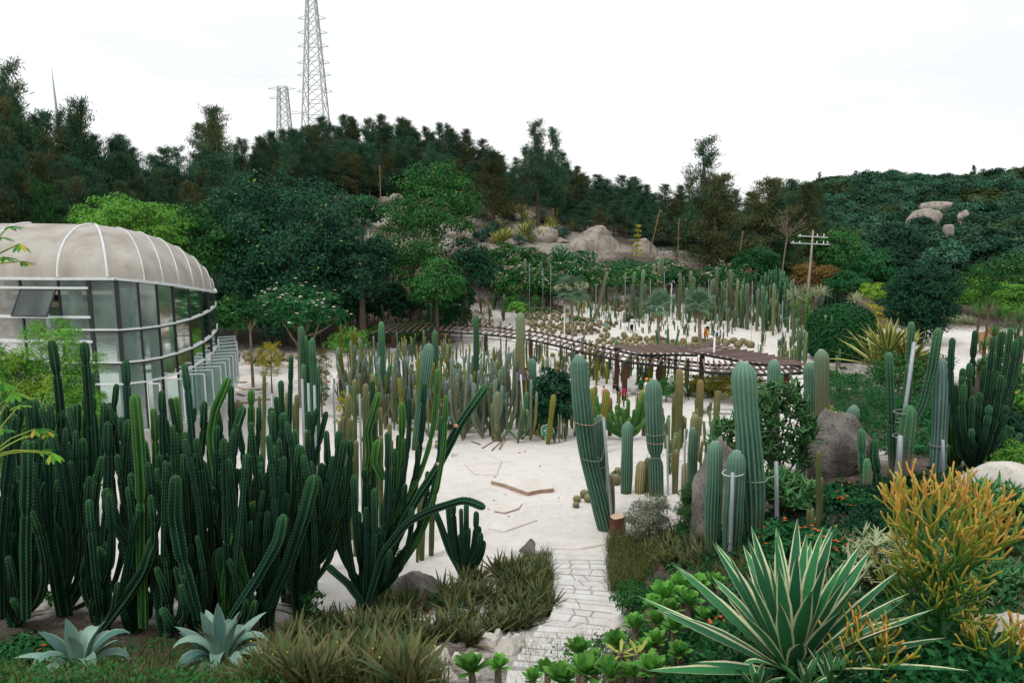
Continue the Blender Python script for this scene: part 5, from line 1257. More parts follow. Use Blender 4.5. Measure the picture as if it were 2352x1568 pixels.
stA[7].append((pxpath([(583, 1395), (560, 1330), (543, 1260), (533, 1216)], 11.9), .095, 'cereus_lit', []))
stA[11].append((pxpath([(495, 1100), (484, 1000), (494, 940), (526, 866)], 13.6), .085, 'cereus_lit', []))
stA[11].append((pxpath([(520, 1080), (530, 1030), (548, 970), (560, 933)], 13.6), .09, 'cereus', []))
stA[7].append((pxpath([(612, 1400), (660, 1300), (700, 1180), (722, 1090)], 12.0), .12, 'cereus', []))
for k, B in enumerate(BA):
    d = basesA[k][2]; h = R.uniform(1.3, 2.0)                 # stout woody trunk of each plant
    stA[k].append(([B - Vector((0, 0, .2)), B + Vector((R.uniform(-.1, .1), 0, h * .5)), B + Vector((R.uniform(-.15, .15), 0, h))], .17, 'cereus', []))
    cactus('candelabra_cactus', labA[k], B, stA[k])
# ---- the spreading dark cactus with the long leaning arm
B = gd(836, 13.2); D8 = 13.2; S8 = []
for i, (u, v, w) in enumerate([(855, 873, 12), (923, 924, 17), (941, 912, 12), (973, 878, 12), (1005, 847, 12), (1024, 907, 13), (1013, 956, 13), (915, 998, 12), (930, 1006, 15), (890, 991, 14), (960, 1030, 13), (907, 1029, 14),
                               (840, 1073, 19), (898, 1087, 14), (982, 1081, 13), (840, 1163, 13), (824, 1174, 13), (867, 1209, 13), (872, 1233, 17), (896, 1260, 14), (946, 1163, 13), (790, 1120, 18), (812, 1090, 16), (860, 1120, 16), (880, 1150, 14), (930, 1110, 13), (780, 1180, 16), (760, 1150, 15)]):
    d = D8 + R.uniform(-.8, .8); tip = at(u, v, d); S8.append((arm(B, tip, R.uniform(.05, .4) * (tip.z - B.z)), w * d / F / 2 * 1.05, 'cereus_lit' if i in (1, 4, 5, 8) else 'cereus', necks_for((tip - B).length, 500 + i)))
S8.append((pxpath([(850, 1380), (900, 1250), (960, 1140), (1004, 1076), (1057, 971), (1119, 884)], 12.9), .095, 'cereus', [.2]))
S8.append((pxpath([(845, 1385), (880, 1270), (935, 1200), (985, 1172), (1068, 1146), (1115, 1166)], 12.7), .085, 'cereus', []))
S8.append((pxpath([(835, 1390), (800, 1340), (770, 1315), (751, 1297)], 12.8), .075, 'cereus', []))
S8.append((pxpath([(840, 1100), (850, 1040), (845, 990), (871, 901)], 13.3), .085, 'cereus_lit', []))
S8.append((pxpath([(880, 1100), (862, 1060), (868, 1020), (873, 1009)], 13.0), .10, 'cereus_lit', []))
S8.append(([B - Vector((0, 0, .2)), B + Vector((.1, 0, .5)), B + Vector((.15, 0, 1.2))], .22, 'cereus', []))
SPC = cactus('spreading_cactus', 'big fan-shaped dark green cactus with a long arm leaning over the sand', B, S8)
for u, v in ((1048, 978), (1007, 1065)):
    p = at(u, v, 12.85); o = put('fruit', mesh('fruit', ICO[2][0] * .045, ICO[2][1], M['pink_petal']), SPC, p - B)
# ---- small clump
B = ground(1066, 1326); d = B.y
S9 = [(arm(B, at(u, v, d + R.uniform(-.3, .3)), R.uniform(.05, .3)), w * d / F / 2 * 1.05, None, [R.uniform(.55, .8)] if R.random() < .4 else []) for (u, v, w) in
      [(1030, 1150, 13), (1041, 1145, 12), (1059, 1167, 11), (1071, 1155, 13), (1094, 1173, 13), (1100, 1207, 13), (1031, 1222, 14), (1057, 1225, 13), (1076, 1211, 13), (1104, 1222, 14), (1111, 1240, 12), (1049, 1276, 14), (1040, 1262, 12)]]
S9.append((pxpath([(1060, 1318), (1035, 1270), (1010, 1200), (988, 1150)], d), .085, None, []))
cactus('cactus_clump', 'compact dark green cactus clump standing alone at the aloe bed edge', B, S9)
# slim twin columns behind it
for (u, vt, vb, w) in ((968, 1120, 1285, 15), (990, 1120, 1275, 14), (1158 - 200, 1150, 1290, 8)):
    B = ground(u, vb); cactus('slender_cactus', 'slender grey-green ribbed column on sand behind the small dark clump', B, [([B - Vector((0, 0, .1)), at(u + 4, vt, B.y)], w * B.y / F / 2, 'golden_small', [])], 'slender columns behind the dark clump', ribs=11, depth=.15)
# ---- upright green bundle by the plumeria, with grey poles
B = gd(703, 21.5)
cactus('organ_pipe_cactus', 'tight bundle of tall bright-ribbed columns before the plumeria tree', B, [(arm(B, at(u, v, 21.5 + R.uniform(-.3, .3)), .1), w * 21.5 / F / 2, None, []) for (u, v, w) in ((692, 748, 13), (702, 771, 9), (706, 782, 13), (717, 775, 15), (697, 835, 12), (728, 840, 13))], m='cereus_mid', ribs=9, depth=.2)
for k, (u, vt, w, d) in enumerate([(607, 858, 9, 24), (622, 940, 8, 19), (640, 960, 9, 19), (660, 900, 10, 21), (682, 905, 11, 20), (730, 890, 9, 22), (800, 905, 14, 20), (815, 870, 10, 21), (840, 880, 14, 20.5), (862, 885, 12, 21), (845, 1000, 14, 18), (672, 925, 14, 18.5), (705, 985, 12, 17.5), (805, 960, 11, 19), (895, 970, 11, 18), (900, 1010, 8, 18), (875, 1000, 12, 18.5), (780, 965, 9, 20), (818, 1010, 13, 17.5), (640, 975, 10, 18)]):
    B = gd(u + R.uniform(-3, 3), d)
    cactus('grey_column_cactus', 'grey-green ribbed column staked in the sand behind the dark thicket', B, [([B - Vector((0, 0, .1)), at(u, vt + 60, d), at(u, vt, d)], w * d / F / 2, None, [])] + ([(arm(B, at(u + R.choice((-12, 12)), vt + 50, d), .3), w * d / F / 2.4, None, [])] if k % 3 == 0 else []), 'grey columns behind the dark thicket', m='golden_small', ribs=11, depth=.14)

# ---- the giant ribbed cacti along the bank: path pixels, width, depth source
def giant(label, path, w, d=None, m='giant', ribs=15, depth=.18, necks=(), name='giant_cactus', wob=.05, cat=None, base=.85, group=None):
    if d is None: B = ground(*path[0]); d = B.y
    else: B = gd(path[0][0], d)
    P = [Vector((at(u, v, d).x, d, at(u, v, d).z)) for u, v in path[1:]]
    T = thing(name, label, 'cactus', B, group)
    V, Q, A = stemg([Vector((0, 0, -.15))] + [p - B for p in P], w * d / F / 2, ribs, depth, 4, list(necks), R.randrange(9999), 30, wob, base, 1.5)
    put('stem', mesh('stem', V, Q, M[m], True, A), T)
    # woolly crown at the growing tip
    tp = P[-1] - B; n = 60; sd = sphere_dirs(n, .25); rr = w * d / F / 2
    lg = leafg(np.array(tp) + sd * np.array([rr * .42, rr * .42, rr * .16]) - np.array([0, 0, rr * .15]), sd + np.array([0, 0, .8]), rr * .13, rr * .04)
    put('crown_wool', mesh('crown_wool', lg[0], lg[1], M['sign_white'], False, lg[2]), T)
    return T, d
def hoop(T, c, r, tilt=0.0, m='rope', rad=.012, tail=None):
    P = [(c[0] + r * cos(a), c[1] + r * sin(a), c[2] + tilt * r * cos(a)) for a in np.linspace(0, 2 * pi, 20)]
    if tail: P = P + [tail]
    return tube(P, rad, 5, 36)
def tie(label, u, v, w, d, pole=None, tilt=.0, m='rope', rad=.013, group='ropes tying cacti to their stakes'):
    c = at(u, v, d); r = w * d / F / 2 * 1.03
    tail = None
    if pole: q = at(pole[0], pole[1], d + .0) - c; tail = tuple(q)
    V, Q = hoop(None, (0, 0, 0), r, tilt, m, rad, tail)
    tag(put('tie_rope', mesh('tie_rope', V, Q, M[m]), None, c), label, 'rope', group)
def stake(label, u0, v0, u1, v1, d, r=.03, m='galv', group=None, d1=None):
    A = at(u0, v0, d); Bq = at(u1, v1, d1 or d); Aq = Vector(A)
    g_ = gz(A.x, A.y)
    if A.z > g_ and v0 > v1: A = Vector((A.x, A.y, g_ - .1))
    V, Q = tube([(0, 0, 0), tuple(Bq - A)], r, 7, 3)
    tag(put('support_pole', mesh('support_pole', V, Q, M[m]), None, A), label, 'pole', group)
_, dA = giant('giant blue-green ribbed cactus leaning over the sand at the steps', [(1397, 1216), (1375, 1140), (1352, 1050), (1340, 960), (1332, 880), (1329, 816)], 46, wob=.07)
_, dB = giant('ribbed cactus tied to a grey pole behind the leaning giant', [(1388, 1192), (1378, 1100), (1376, 1020), (1378, 954)], 31)
_, dC = giant('straight blue-green ribbed cactus between the pole and the white sand', [(1438, 1132), (1440, 1060), (1442, 969)], 28)
_, dD = giant('straight giant cactus roped to a short stake', [(1508, 1136), (1506, 1060), (1502, 960), (1500, 871)], 39, necks=(.36,))
_, dE = giant('thickest giant cactus with reddish scars before the dark boulder', [(1730, 1275), (1728, 1150), (1720, 1020), (1712, 930), (1707, 832)], 58, 12.4, wob=.06)
_, dF = giant('blue-green ribbed cactus beside the thickest giant', [(1637, 1268), (1637, 1180), (1641, 1100), (1642, 1014)], 39, 12.8)
_, dG = giant('yellowish-green ribbed cactus with a pole tied to its front', [(1680, 1270), (1684, 1180), (1689, 1110), (1692, 1036)], 47, 12.0)
giant('pale ribbed cactus rising behind the flowering euphorbia', [(1776, 1040), (1777, 940), (1778, 826)], 29, 21.0)
giant('pale ribbed cactus standing next to the brown-banded one', [(1862, 1110), (1862, 980), (1861, 831)], 31, 19.0)
giant('tall brown-banded ribbed cactus behind the angular boulder', [(1888, 1080), (1888, 950), (1887, 803)], 33, 17.6, m='saguaro')
giant('short ribbed cactus leaning over by the angular boulder', [(1935, 1062), (1944, 1000), (1958, 960), (1963, 931)], 29, 17.8)
giant('pale blue cactus with wavy bulges between the propped columns', [(2152, 1110), (2158, 1000), (2163, 900), (2164, 826)], 36, 15.4, m='giant_blue', ribs=13, wob=.08)
giant('stubby ribbed cactus at the boulder side', [(1838, 1130), (1840, 1060), (1842, 1000)], 24, 18.2)
giant('ribbed cactus leaning on a grey stake behind the euphorbia', [(1585, 1130), (1590, 1040), (1597, 952)], 22, 19.5, m='golden_small', ribs=13)
giant('short pale ribbed cactus beside the staked leaning one', [(1592, 1138), (1592, 1060), (1592, 982)], 21, 19.0)
for (u0, v0, u1, v1, w, m, lab) in ((1550, 1132, 1553, 1032, 15, 'brown_col', 'small brown spiny column on the sand by the giants'), (1574, 1150, 1576, 1062, 22, 'barrel', 'short stout brown barrel column by the dark boulder'),
                                 (1468, 1132, 1474, 1058, 24, 'barrel', 'short brown spiny barrel cactus leaning on the green one'), (1485, 1130, 1488, 1050, 16, 'golden_small', 'little green barrel cactus behind the brown one'),
                                 (1406, 1185, 1402, 1090, 17, 'barrel', 'brown fuzzy column half hidden by the grey pole')):
    giant(lab, [(u0, v0), ((u0 + u1) / 2, (v0 + v1) / 2), (u1, v1)], w, m=m, ribs=13, name='spiny_cactus', wob=.03)
for i, (u0, v0, u1, v1, w) in enumerate([(1557, 1030, 1561, 846, 19), (1604, 1000, 1609, 871, 17), (1645, 962, 1649, 896, 15), (1372, 1030, 1393, 893, 14), (1400, 1000, 1402, 912, 11), (1330, 960, 1336, 871, 11), (1363, 985, 1368, 886, 10), (1478, 1000, 1484, 905, 12),
                                        (1515, 990, 1516, 918, 9), (1500, 980, 1503, 890, 8), (1545, 1040, 1548, 905, 9), (1250, 990, 1252, 874, 12), (1700, 940, 1703, 860, 10)]):
    B = ground(u0, v0); cactus('woolly_column', 'brownish woolly-tipped column in the bed before the pergola', B, [([B - Vector((0, 0, .1)), at((u0 + u1) / 2, (v0 + v1) / 2, B.y), at(u1, v1, B.y)], w * B.y / F / 2, None, [])], 'woolly brown columns before the pergola', m='brown_col', ribs=16, depth=.06)
for i, (u0, v0, u1, v1, w) in enumerate([(1330, 1010, 1345, 905, 13), (1352, 1020, 1361, 890, 15), (1376, 1040, 1395, 895, 15), (1258, 1020, 1272, 905, 13), (1238, 1000, 1246, 890, 9), (1455, 985, 1475, 895, 10), (1300, 1000, 1303, 930, 9)]):
    B = ground(u0, v0); cactus('yellow_column', 'bare yellow-green column in the bed before the pergola', B, [([B - Vector((0, 0, .1)), at((u0 + u1) / 2, (v0 + v1) / 2, B.y), at(u1, v1, B.y)], w * B.y / F / 2, None, [])], 'yellow columns before the pergola', m='yellow_col', ribs=7, depth=.2)
# crested branching green cactus
B = ground(1440, 1010); d = B.y
S = [(arm(B, at(1410 + R.uniform(-45, 75), 900 + R.uniform(0, 80), d + R.uniform(-.6, .6)), R.uniform(.1, .6)), .10 * R.uniform(.8, 1.15), None, []) for _ in range(34)]
cactus('branching_cactus', 'bushy bright green branching cactus before the pergola bench', B, S, m='cereus_lit', ribs=8, depth=.2)
# right-hand propped columns
for (u0, v0, u1, v1, w, d, lab, lean) in ((2052, 1110, 2042, 808, 19, 15.2, 'slim green column standing beside the long grey prop', 0), (2078, 1100, 2094, 738, 16, 15.8, 'tallest slim green column behind the long grey prop', 0), (2070, 1110, 2088, 834, 17, 15.0, 'green column with a sawn-off arm between the props', 0)):
    B = gd(u0, d); st_ = [([B - Vector((0, 0, .1)), at((u0 + u1) / 2, (v0 + v1) / 2, d), at(u1, v1, d)], w * d / F / 2, None, [R.uniform(.3, .6)])]
    if 'sawn' in lab: st_.append((pxpath([(2078, 1080), (2082, 1000), (2120, 930), (2140, 850), (2156, 752)], 15.1), .10, 'cereus_mid', [])); st_.append((pxpath([(2074, 1090), (2080, 1010), (2090, 930)], 14.8), .16, 'cereus_mid', []))
    cactus('propped_cactus', lab, B, st_, m='cereus_mid', ribs=7, depth=.26)
B = gd(2240, 15.6)
cactus('dark_organ_pipe', 'dense dark organ-pipe cactus before the sandy clearing', B, [(arm(B, at(u, v, 15.6 + R.uniform(-.7, .7)), R.uniform(.1, .9)), w * 15.6 / F / 2, None, necks_for(4, u)) for (u, v, w) in
      [(2188, 775, 13), (2186, 795, 13), (2212, 845, 15), (2228, 832, 13), (2240, 758, 13), (2262, 838, 15), (2282, 772, 14), (2290, 885, 14), (2302, 760, 14), (2316, 800, 14), (2322, 752, 13), (2334, 780, 13), (2345, 770, 13), (2250, 900, 15), (2300, 860, 15), (2200, 890, 14), (2272, 930, 14), (2225, 940, 14), (2330, 870, 15), (2310, 930, 15)] + [(2190 + R.uniform(0, 160), 850 + R.uniform(0, 170), 13) for _ in range(26)]], m='cereus', ribs=7)
B = gd(2190, 16.5)
cactus('green_cluster_cactus', 'low light green cluster cactus behind the dark organ-pipe', B, [(arm(B, at(2175 + R.uniform(-20, 45), 960 + R.uniform(-40, 80), 16.5 + R.uniform(-.4, .4)), .1), .10, None, []) for _ in range(16)], m='cereus_lit', ribs=6)
B = gd(1980, 14.6)
cactus('jointed_cactus', 'short jointed teal cactus on the boulder edge', B, [(pxpath([(1985, 1170), (1980, 1080), (1977, 984)], 14.6), .09, None, [.45, .72]), (pxpath([(1992, 1170), (1990, 1100), (1990, 1052)], 14.5), .10, None, [.4]), (pxpath([(2012, 1160), (2018, 1100), (2008, 1050), (2010, 1008)], 14.6), .10, 'cereus', [.5])], m='cereus_mid', ribs=5, depth=.4)
for i, (u0, v0, vt, w) in enumerate([(1880, 1190, 1034, 11), (1866, 1250, 1166, 8), (1857, 1240, 1170, 9), (1872, 1245, 1188, 8), (1886, 1240, 1095, 10), (1862, 1255, 1195, 8)]):
    B = gd(u0, 11.5 + .1 * i); cactus('golden_column', 'small golden-spined column among the red-flowered shrubs', B, [([B - Vector((0, 0, .15)), at(u0, vt, B.y)], w * B.y / F / 2, None, [])], 'golden-spined columns by the shrubs', m='golden_small', ribs=13, depth=.12)

# ---- shared forms for the crowded beds
def form(pts, r, ribs, depth, seed, necks=()):
    V, Q, A = stemg([Vector(p) for p in pts], r, ribs, depth, 2, list(necks), seed, 12, .05, .85, 1.4)
    A['len'] = A['len'] * 5
    return V, Q, A
FORMS = {}
def forms(m, ribs=8, depth=.22):
    if m not in FORMS:
        L = []
        for k in range(4): L.append(mesh('stem', *form([(0, 0, -.03), (R.uniform(-.03, .03), R.uniform(-.03, .03), .5), (R.uniform(-.05, .05), R.uniform(-.04, .04), 1)], .04, ribs, depth, 70 + k)[:2], M[m], True, form([(0, 0, -.03), (0, 0, .5), (0, 0, 1)], .04, ribs, depth, 70 + k)[2]))
        A_ = []
        for k in range(4):
            q = R.uniform(.13, .32); V, Q, At = form([(0, 0, .0), (q * .55, 0, .10 + .05 * k), (q * .95, 0, .25 + .06 * k), (q, .02, .6), (q + R.uniform(-.04, .05), 0, 1)], .035, ribs, depth, 80 + k)
            A_.append(mesh('stem', V, Q, M[m], True, At))
        FORMS[m] = (L, A_)
    return FORMS[m]
def bedcactus(name, label, B, h, r, m, arms=0, group=None, spread=1.0, lean=0.0, cat='cactus'):
    L, A_ = forms(m)
    T = thing(name, label, cat, B, group, R.uniform(0, 6.28))
    o = put('stem', R.choice(L), T, (0, 0, 0), (R.uniform(-.04, .04) + lean * .7, R.uniform(-.04, .04) + lean, R.uniform(0, 6)), (r / .04, r / .04, h))
    for k in range(arms):
        hh = h * R.uniform(.5, .98); s = spread * R.uniform(.8, 1.2) * min(h, 2.6)
        put('stem', R.choice(A_), T, (0, 0, R.uniform(0, .15) * h), (0, 0, R.uniform(0, 6.28)), (s, r / .04 * .9, hh))
    return T
# blue-grey bed in the middle
bed = [(770, 930), (800, 890), (960, 885), (1100, 870), (1290, 880), (1300, 950), (1290, 1000), (1200, 1022), (1060, 1012), (960, 1005), (860, 985), (800, 965)]
for (u, v) in scatter(bed, 190):
    B = ground(u, v); d = B.y; m = R.choice(('blue_col', 'blue_col', 'blue_col', 'blue_col', 'yellow_col', 'far_col')); top = R.uniform(800, 925) if u < 1180 else R.uniform(860, 940)
    h = min(max(1.0, at(u, top, d).z - B.z), 5.2); r = R.uniform(.04, .075)
    lab_ = {'blue_col': 'blue-grey branching column', 'yellow_col': 'yellow-green branching column', 'far_col': 'green branching column'}[m] + ' in the bed ' + near(u, ((860, 'by the rockery'), (930, 'round the stubby-armed column'), (1010, 'behind the pale fat cactus'), (1080, 'between the pale fat cactus and the dark spined column'), (1150, 'round the dark spined column'), (1230, 'at the pole tripod'), (9999, 'beside the dark broad-leaved shrub')))
    bedcactus('bed_cactus', lab_, B, h, r, m, R.choice((1, 2, 3, 4, 5, 6)), lab_, 1.2, lean=R.gauss(0, .10))
for k, (u, v, vt) in enumerate([(805, 930, 745), (830, 940, 790), (795, 950, 775), (860, 960, 800), (840, 925, 760), (930, 960, 790), (915, 930, 800), (1030, 950, 810), (1060, 965, 790), (1110, 960, 830), (1130, 980, 820), (1160, 960, 800), (975, 990, 830), (1075, 990, 850), (885, 985, 830), (1010, 1000, 840)]):
    B = ground(u, v); d = B.y; S_ = []
    for q in range(R.choice((4, 5, 6, 7))):
        tp_ = at(u + R.uniform(-38, 38), vt + R.uniform(0, 75) * (q > 0), d + R.uniform(-.8, .8)); S_.append((arm(B, tp_, R.uniform(.15, .5) * (tp_.z - B.z), R.gauss(0, .3)), R.uniform(.055, .08), None, []))
    S_.append(([B - Vector((0, 0, .1)), B + Vector((0, 0, .9)), B + Vector((R.uniform(-.1, .1), 0, 1.9))], .085, None, []))
    cactus('candelabra_column', 'tall many-armed blue-grey column standing above the crowded bed', B, S_, 'many-armed columns above the bed', m='blue_col' if k % 4 else 'yellow_col', ribs=7, depth=.2)
# second belt right under and behind the pergola
belt = [(840, 830), (960, 800), (1200, 800), (1330, 830), (1420, 850), (1440, 870), (1300, 900), (1100, 870), (900, 860)]
for (u, v) in scatter(belt, 115):
    B = ground(u, v); m = R.choice(('far_col', 'far_col', 'blue_col', 'yellow_col')); h = R.uniform(1.0, 2.4)
    lab_ = {'far_col': 'green', 'blue_col': 'grey', 'yellow_col': 'yellowish'}[m] + ' columnar cactus under the rafters ' + near(u, ((1000, 'at the far pergola end'), (1120, 'between the first pergola posts'), (1240, 'behind the tripod'), (1340, 'behind the dark broad-leaved shrub'), (9999, 'near the twin brown posts')))
    bedcactus('belt_cactus', lab_, B, h, R.uniform(.05, .095), m, R.choice((0, 1, 2, 3)), lab_, .7)
# hand-placed columns of the bed
for (u0, v0, u1, v1, w, m, ribs, lab) in ((1095, 960, 1093, 723, 13, 'cereus_mid', 10, 'straight dark green spined column piercing the pergola line'), (1003, 980, 999, 758, 14, 'cereus_mid', 10, 'dark green spined column behind the pale fat one'), (878, 960, 876, 738, 15, 'cereus_mid', 10, 'dark green spined column with stubby side arms'),
                                    (955, 1032, 986, 788, 27, 'giant', 15, 'pale fat ribbed cactus leaning in the blue-grey bed'), (1197, 985, 1195, 717, 21, 'saguaro', 13, 'tall weathered cactus held up by a pole tripod'), (1226, 985, 1222, 822, 20, 'giant', 14, 'pale ribbed cactus behind the rust-red prop'), (1144, 1012, 1142, 898, 17, 'saguaro', 14, 'short fat yellow-green cactus by the tripod'),
                                    (1212, 1000, 1210, 900, 14, 'cereus_mid', 9, 'dark column beside the tripod')):
    B = ground(u0, v0); d = B.y; st_ = [([B - Vector((0, 0, .1)), at((u0 + u1) / 2, (v0 + v1) / 2, d), at(u1, v1, d)], w * d / F / 2, None, [])]
    if 'stubby' in lab: st_ += [(pxpath([(880, 905), (892, 880), (896, 835)], d), .12, None, []), (pxpath([(878, 905), (868, 885), (864, 850)], d), .11, None, []), (pxpath([(878, 890), (856, 870), (852, 838)], d + .2), .1, None, [])]
    cactus('bed_column', lab, B, st_, m=m, ribs=ribs, depth=.16)
    if 'tripod' in lab and 'held' in lab: dT = d
for k, (u0, v0, u1, v1, m, r) in enumerate([(1172, 1005, 1192, 880, 'steel', .035), (1207, 1010, 1196, 860, 'white_paint', .04), (1286, 1015, 1207, 852, 'rust', .04), (1262, 985, 1203, 850, 'steel', .035), (1185, 995, 1190, 850, 'galv', .05)]):
    stake('%s pole of the tripod propping the tall weathered cactus' % ['leaning grey', 'white upright', 'long rust-red', 'thin slanting grey', 'thick grey'][k], u0, v0, u1, v1, dT - (.5 if k in (1, 2) else -.2), r, m)
c = at(1196, 858, dT); V, Q = tube([(0, 0, -.32), (0, 0, .0), (0, 0, .3)], [.36, .30, .33], 10, 6, False)
tag(put('sack_wrap', mesh('sack_wrap', V, Q, M['sack']), None, c), 'grey sackcloth wrapped round the tripod-held cactus', 'cloth')

# ---- far sand field
for i, (u0, v0, u1, v1, w) in enumerate([(1208, 702, 1206, 594, 7), (1228, 700, 1224, 630, 8), (1240, 700, 1243, 600, 7), (1262, 705, 1260, 589, 8), (1268, 700, 1267, 650, 7), (1370, 725, 1395, 624, 7.5), (1446, 730, 1458, 624, 8), (1470, 732, 1478, 620, 8.5), (1500, 700, 1502, 605, 10),
                                        (1514, 700, 1513, 600, 8), (1522, 700, 1521, 589, 8), (1560, 735, 1562, 626, 7.5), (1587, 715, 1587, 622, 8), (1592, 715, 1593, 635, 7), (1646, 720, 1646, 612, 8), (1630, 735, 1639, 640, 8), (1678, 730, 1678, 618, 8.5), (1690, 740, 1695, 643, 7), (1702, 745, 1706, 652, 7),
                                        (1717, 757, 1717, 650, 8), (1738, 760, 1742, 662, 8), (1752, 762, 1752, 655, 8), (1775, 770, 1778, 650, 7), (1820, 790, 1823, 640, 5), (1483, 720, 1483, 652, 7), (1490, 720, 1490, 690, 7), (1530, 720, 1528, 660, 8), (1575, 720, 1578, 660, 8), (1662, 735, 1664, 660, 7)]):
    B = ground(u0, v0); d = B.y; h = at(u1, v1, d).z - B.z
    cactus('tall_field_cactus', 'tall ribbed saguaro-like column at the back of the sand field', B, [([B - Vector((0, 0, .1)), at((u0 + u1) / 2, (v0 + v1) / 2, d), at(u1, v1, d)], w * d / F / 2, None, [])], 'tall columns at the back of the sand field', m='saguaro', ribs=12, depth=.15)
dense = [(1560, 715), (1640, 705), (1700, 715), (1800, 715), (1860, 730), (1860, 775), (1800, 765), (1720, 762), (1640, 745), (1580, 742)]
for (u, v) in scatter(dense, 150):
    B = ground(u, v); h = 1.1 + 3.4 * R.random() ** 1.6
    wh_ = near(u, ((1610, 'behind the dry-fronded palm'), (1680, 'behind the orange-shirted visitor'), (1750, 'in the middle of the stand'), (1810, 'below the utility pole'), (9999, 'next to the ivy dome')))
    bedcactus('field_cactus', 'green columnar cactus in the dense stand ' + wh_, B, h, R.uniform(.07, .14), R.choice(('far_col', 'far_col', 'cereus_mid', 'saguaro')), R.choice((0, 1, 2, 3, 4)), 'columns in the dense stand ' + wh_, .7, lean=R.gauss(0, .07))
for (u, v) in scatter([(1820, 790), (1870, 770), (1890, 830), (1850, 870), (1810, 860)], 14):
    B = ground(u, v); bedcactus('field_cactus', 'tall green column standing clear in front of the ivy dome', B, R.uniform(2, 4.2), R.uniform(.08, .13), 'far_col', R.choice((1, 2, 3, 4)), 'tall columns in front of the ivy dome', .7)
mid_f = [(1330, 690), (1480, 700), (1620, 730), (1700, 765), (1660, 785), (1500, 770), (1360, 750), (1320, 720)]
for (u, v) in scatter(mid_f, 190):
    wh_ = near(u, ((1420, 'beside the flowering palm'), (1480, 'round the camera-raising visitor'), (1540, 'round the thin-trunked palm'), (1620, 'between the two slender palms'), (9999, 'beyond the orange-shirted visitor'))); B = ground(u, v); bedcactus('young_cactus', 'young columnar cactus in open sand ' + wh_, B, R.uniform(.4, 1.1) * R.choice((1, 1, 1.5)), R.uniform(.045, .075), 'far_col', R.choice((0, 0, 1, 1, 2)), 'young columns ' + wh_, .35)
for (u, v) in scatter([(1300, 690), (1420, 690), (1420, 740), (1320, 735)], 26):
    B = ground(u, v); bedcactus('yellow_stub_cactus', 'thin yellow-green young column in the open white sand', B, R.uniform(.8, 1.6), R.uniform(.06, .09), 'yellow_col', 0, 'thin yellow columns in the sand')
for (u, v) in scatter([(770, 720), (1080, 700), (1180, 740), (1160, 765), (900, 770), (800, 760)], 62):
    B = ground(u, v); bedcactus('slope_cactus', 'green columnar cactus in the bed behind the pergola end', B, R.uniform(1.0, 2.9), R.uniform(.08, .13), R.choice(('far_col', 'cereus_mid', 'far_col')), R.choice((0, 1, 2)), 'columns behind the pergola end', .5)
for (u, v) in scatter([(1110, 690), (1200, 690), (1240, 712), (1130, 715)], 9):
    B = ground(u, v); bedcactus('branched_field_cactus', 'branched green cactus on the pale ground before the far path', B, R.uniform(1.6, 2.6), .12, 'far_col', R.choice((3, 4, 5)), 'branched cacti by the far path', .8)
for (u, v) in scatter([(1700, 790), (1830, 800), (1830, 850), (1740, 820)], 16):
    B = ground(u, v); bedcactus('low_field_cactus', 'low branching green cactus on sand behind the pergola', B, R.uniform(.8, 1.5), .08, 'far_col', R.choice((3, 4, 5)), 'low branching cacti behind the pergola', .7)
for (u, v) in scatter([(1330, 850), (1440, 850), (1600, 880), (1560, 905), (1380, 900)], 24):
    B = ground(u, v); bedcactus('bench_side_cactus', 'green columnar cactus standing between pergola posts', B, R.uniform(1.4, 2.8), R.uniform(.08, .12), R.choice(('far_col', 'yellow_col')), R.choice((0, 1, 2)), 'columns between pergola posts', .5)
for (u0, v0, u1, v1, w) in ((1945, 830, 1945, 765, 6), (1910, 830, 1911, 770, 6), (1900, 820, 1899, 760, 5), (1922, 850, 1922, 815, 5), (1928, 845, 1929, 800, 5)):
    B = ground(u0, v0); cactus('slim_column', 'slim dark column in the sand before the ivy dome', B, [([B - Vector((0, 0, .1)), at(u1, v1, B.y)], w * B.y / F / 2, None, [])], 'slim columns before the ivy dome', m='cereus_mid', ribs=8)
for u, v, lean in ((1512, 800, -.25), (1535, 800, -.05), (1550, 800, -.28)):
    B = ground(u, v + 4); bedcactus('striped_column', 'striped green column leaning beside the barrel cacti', B, 2.0, .11, 'cereus_mid', 0, 'striped columns beside the barrels', lean=lean)

for (u, v) in scatter([(1225, 945), (1330, 950), (1330, 1005), (1290, 1022), (1225, 1010)], 40):
    B = ground(u, v); bedcactus('clump_cactus', 'low many-stemmed cactus crowding the bed edge by the teal sign', B, R.uniform(.6, 1.7), R.uniform(.035, .06), R.choice(('blue_col', 'far_col', 'golden_small')), R.choice((1, 2, 3, 4)), 'low cacti by the teal sign', .5)
for (u, v) in scatter([(1335, 935), (1490, 930), (1480, 985), (1350, 1010)], 26):
    B = ground(u, v); bedcactus('clump_cactus', 'low many-stemmed cactus round the bushy branching one', B, R.uniform(.5, 1.5), R.uniform(.04, .07), R.choice(('yellow_col', 'far_col', 'golden_small')), R.choice((0, 1, 2)), 'low cacti round the branching one', .5)
for (u, v) in scatter([(1510, 960), (1660, 940), (1680, 1020), (1620, 1080), (1540, 1110)], 34):
    B = ground(u, v); bedcactus('clump_cactus', 'small spiny column in the sand behind the roped giant', B, R.uniform(.5, 1.8), R.uniform(.05, .085), R.choice(('golden_small', 'brown_col', 'far_col')), R.choice((0, 0, 1, 2)), 'small columns behind the roped giant', .5)
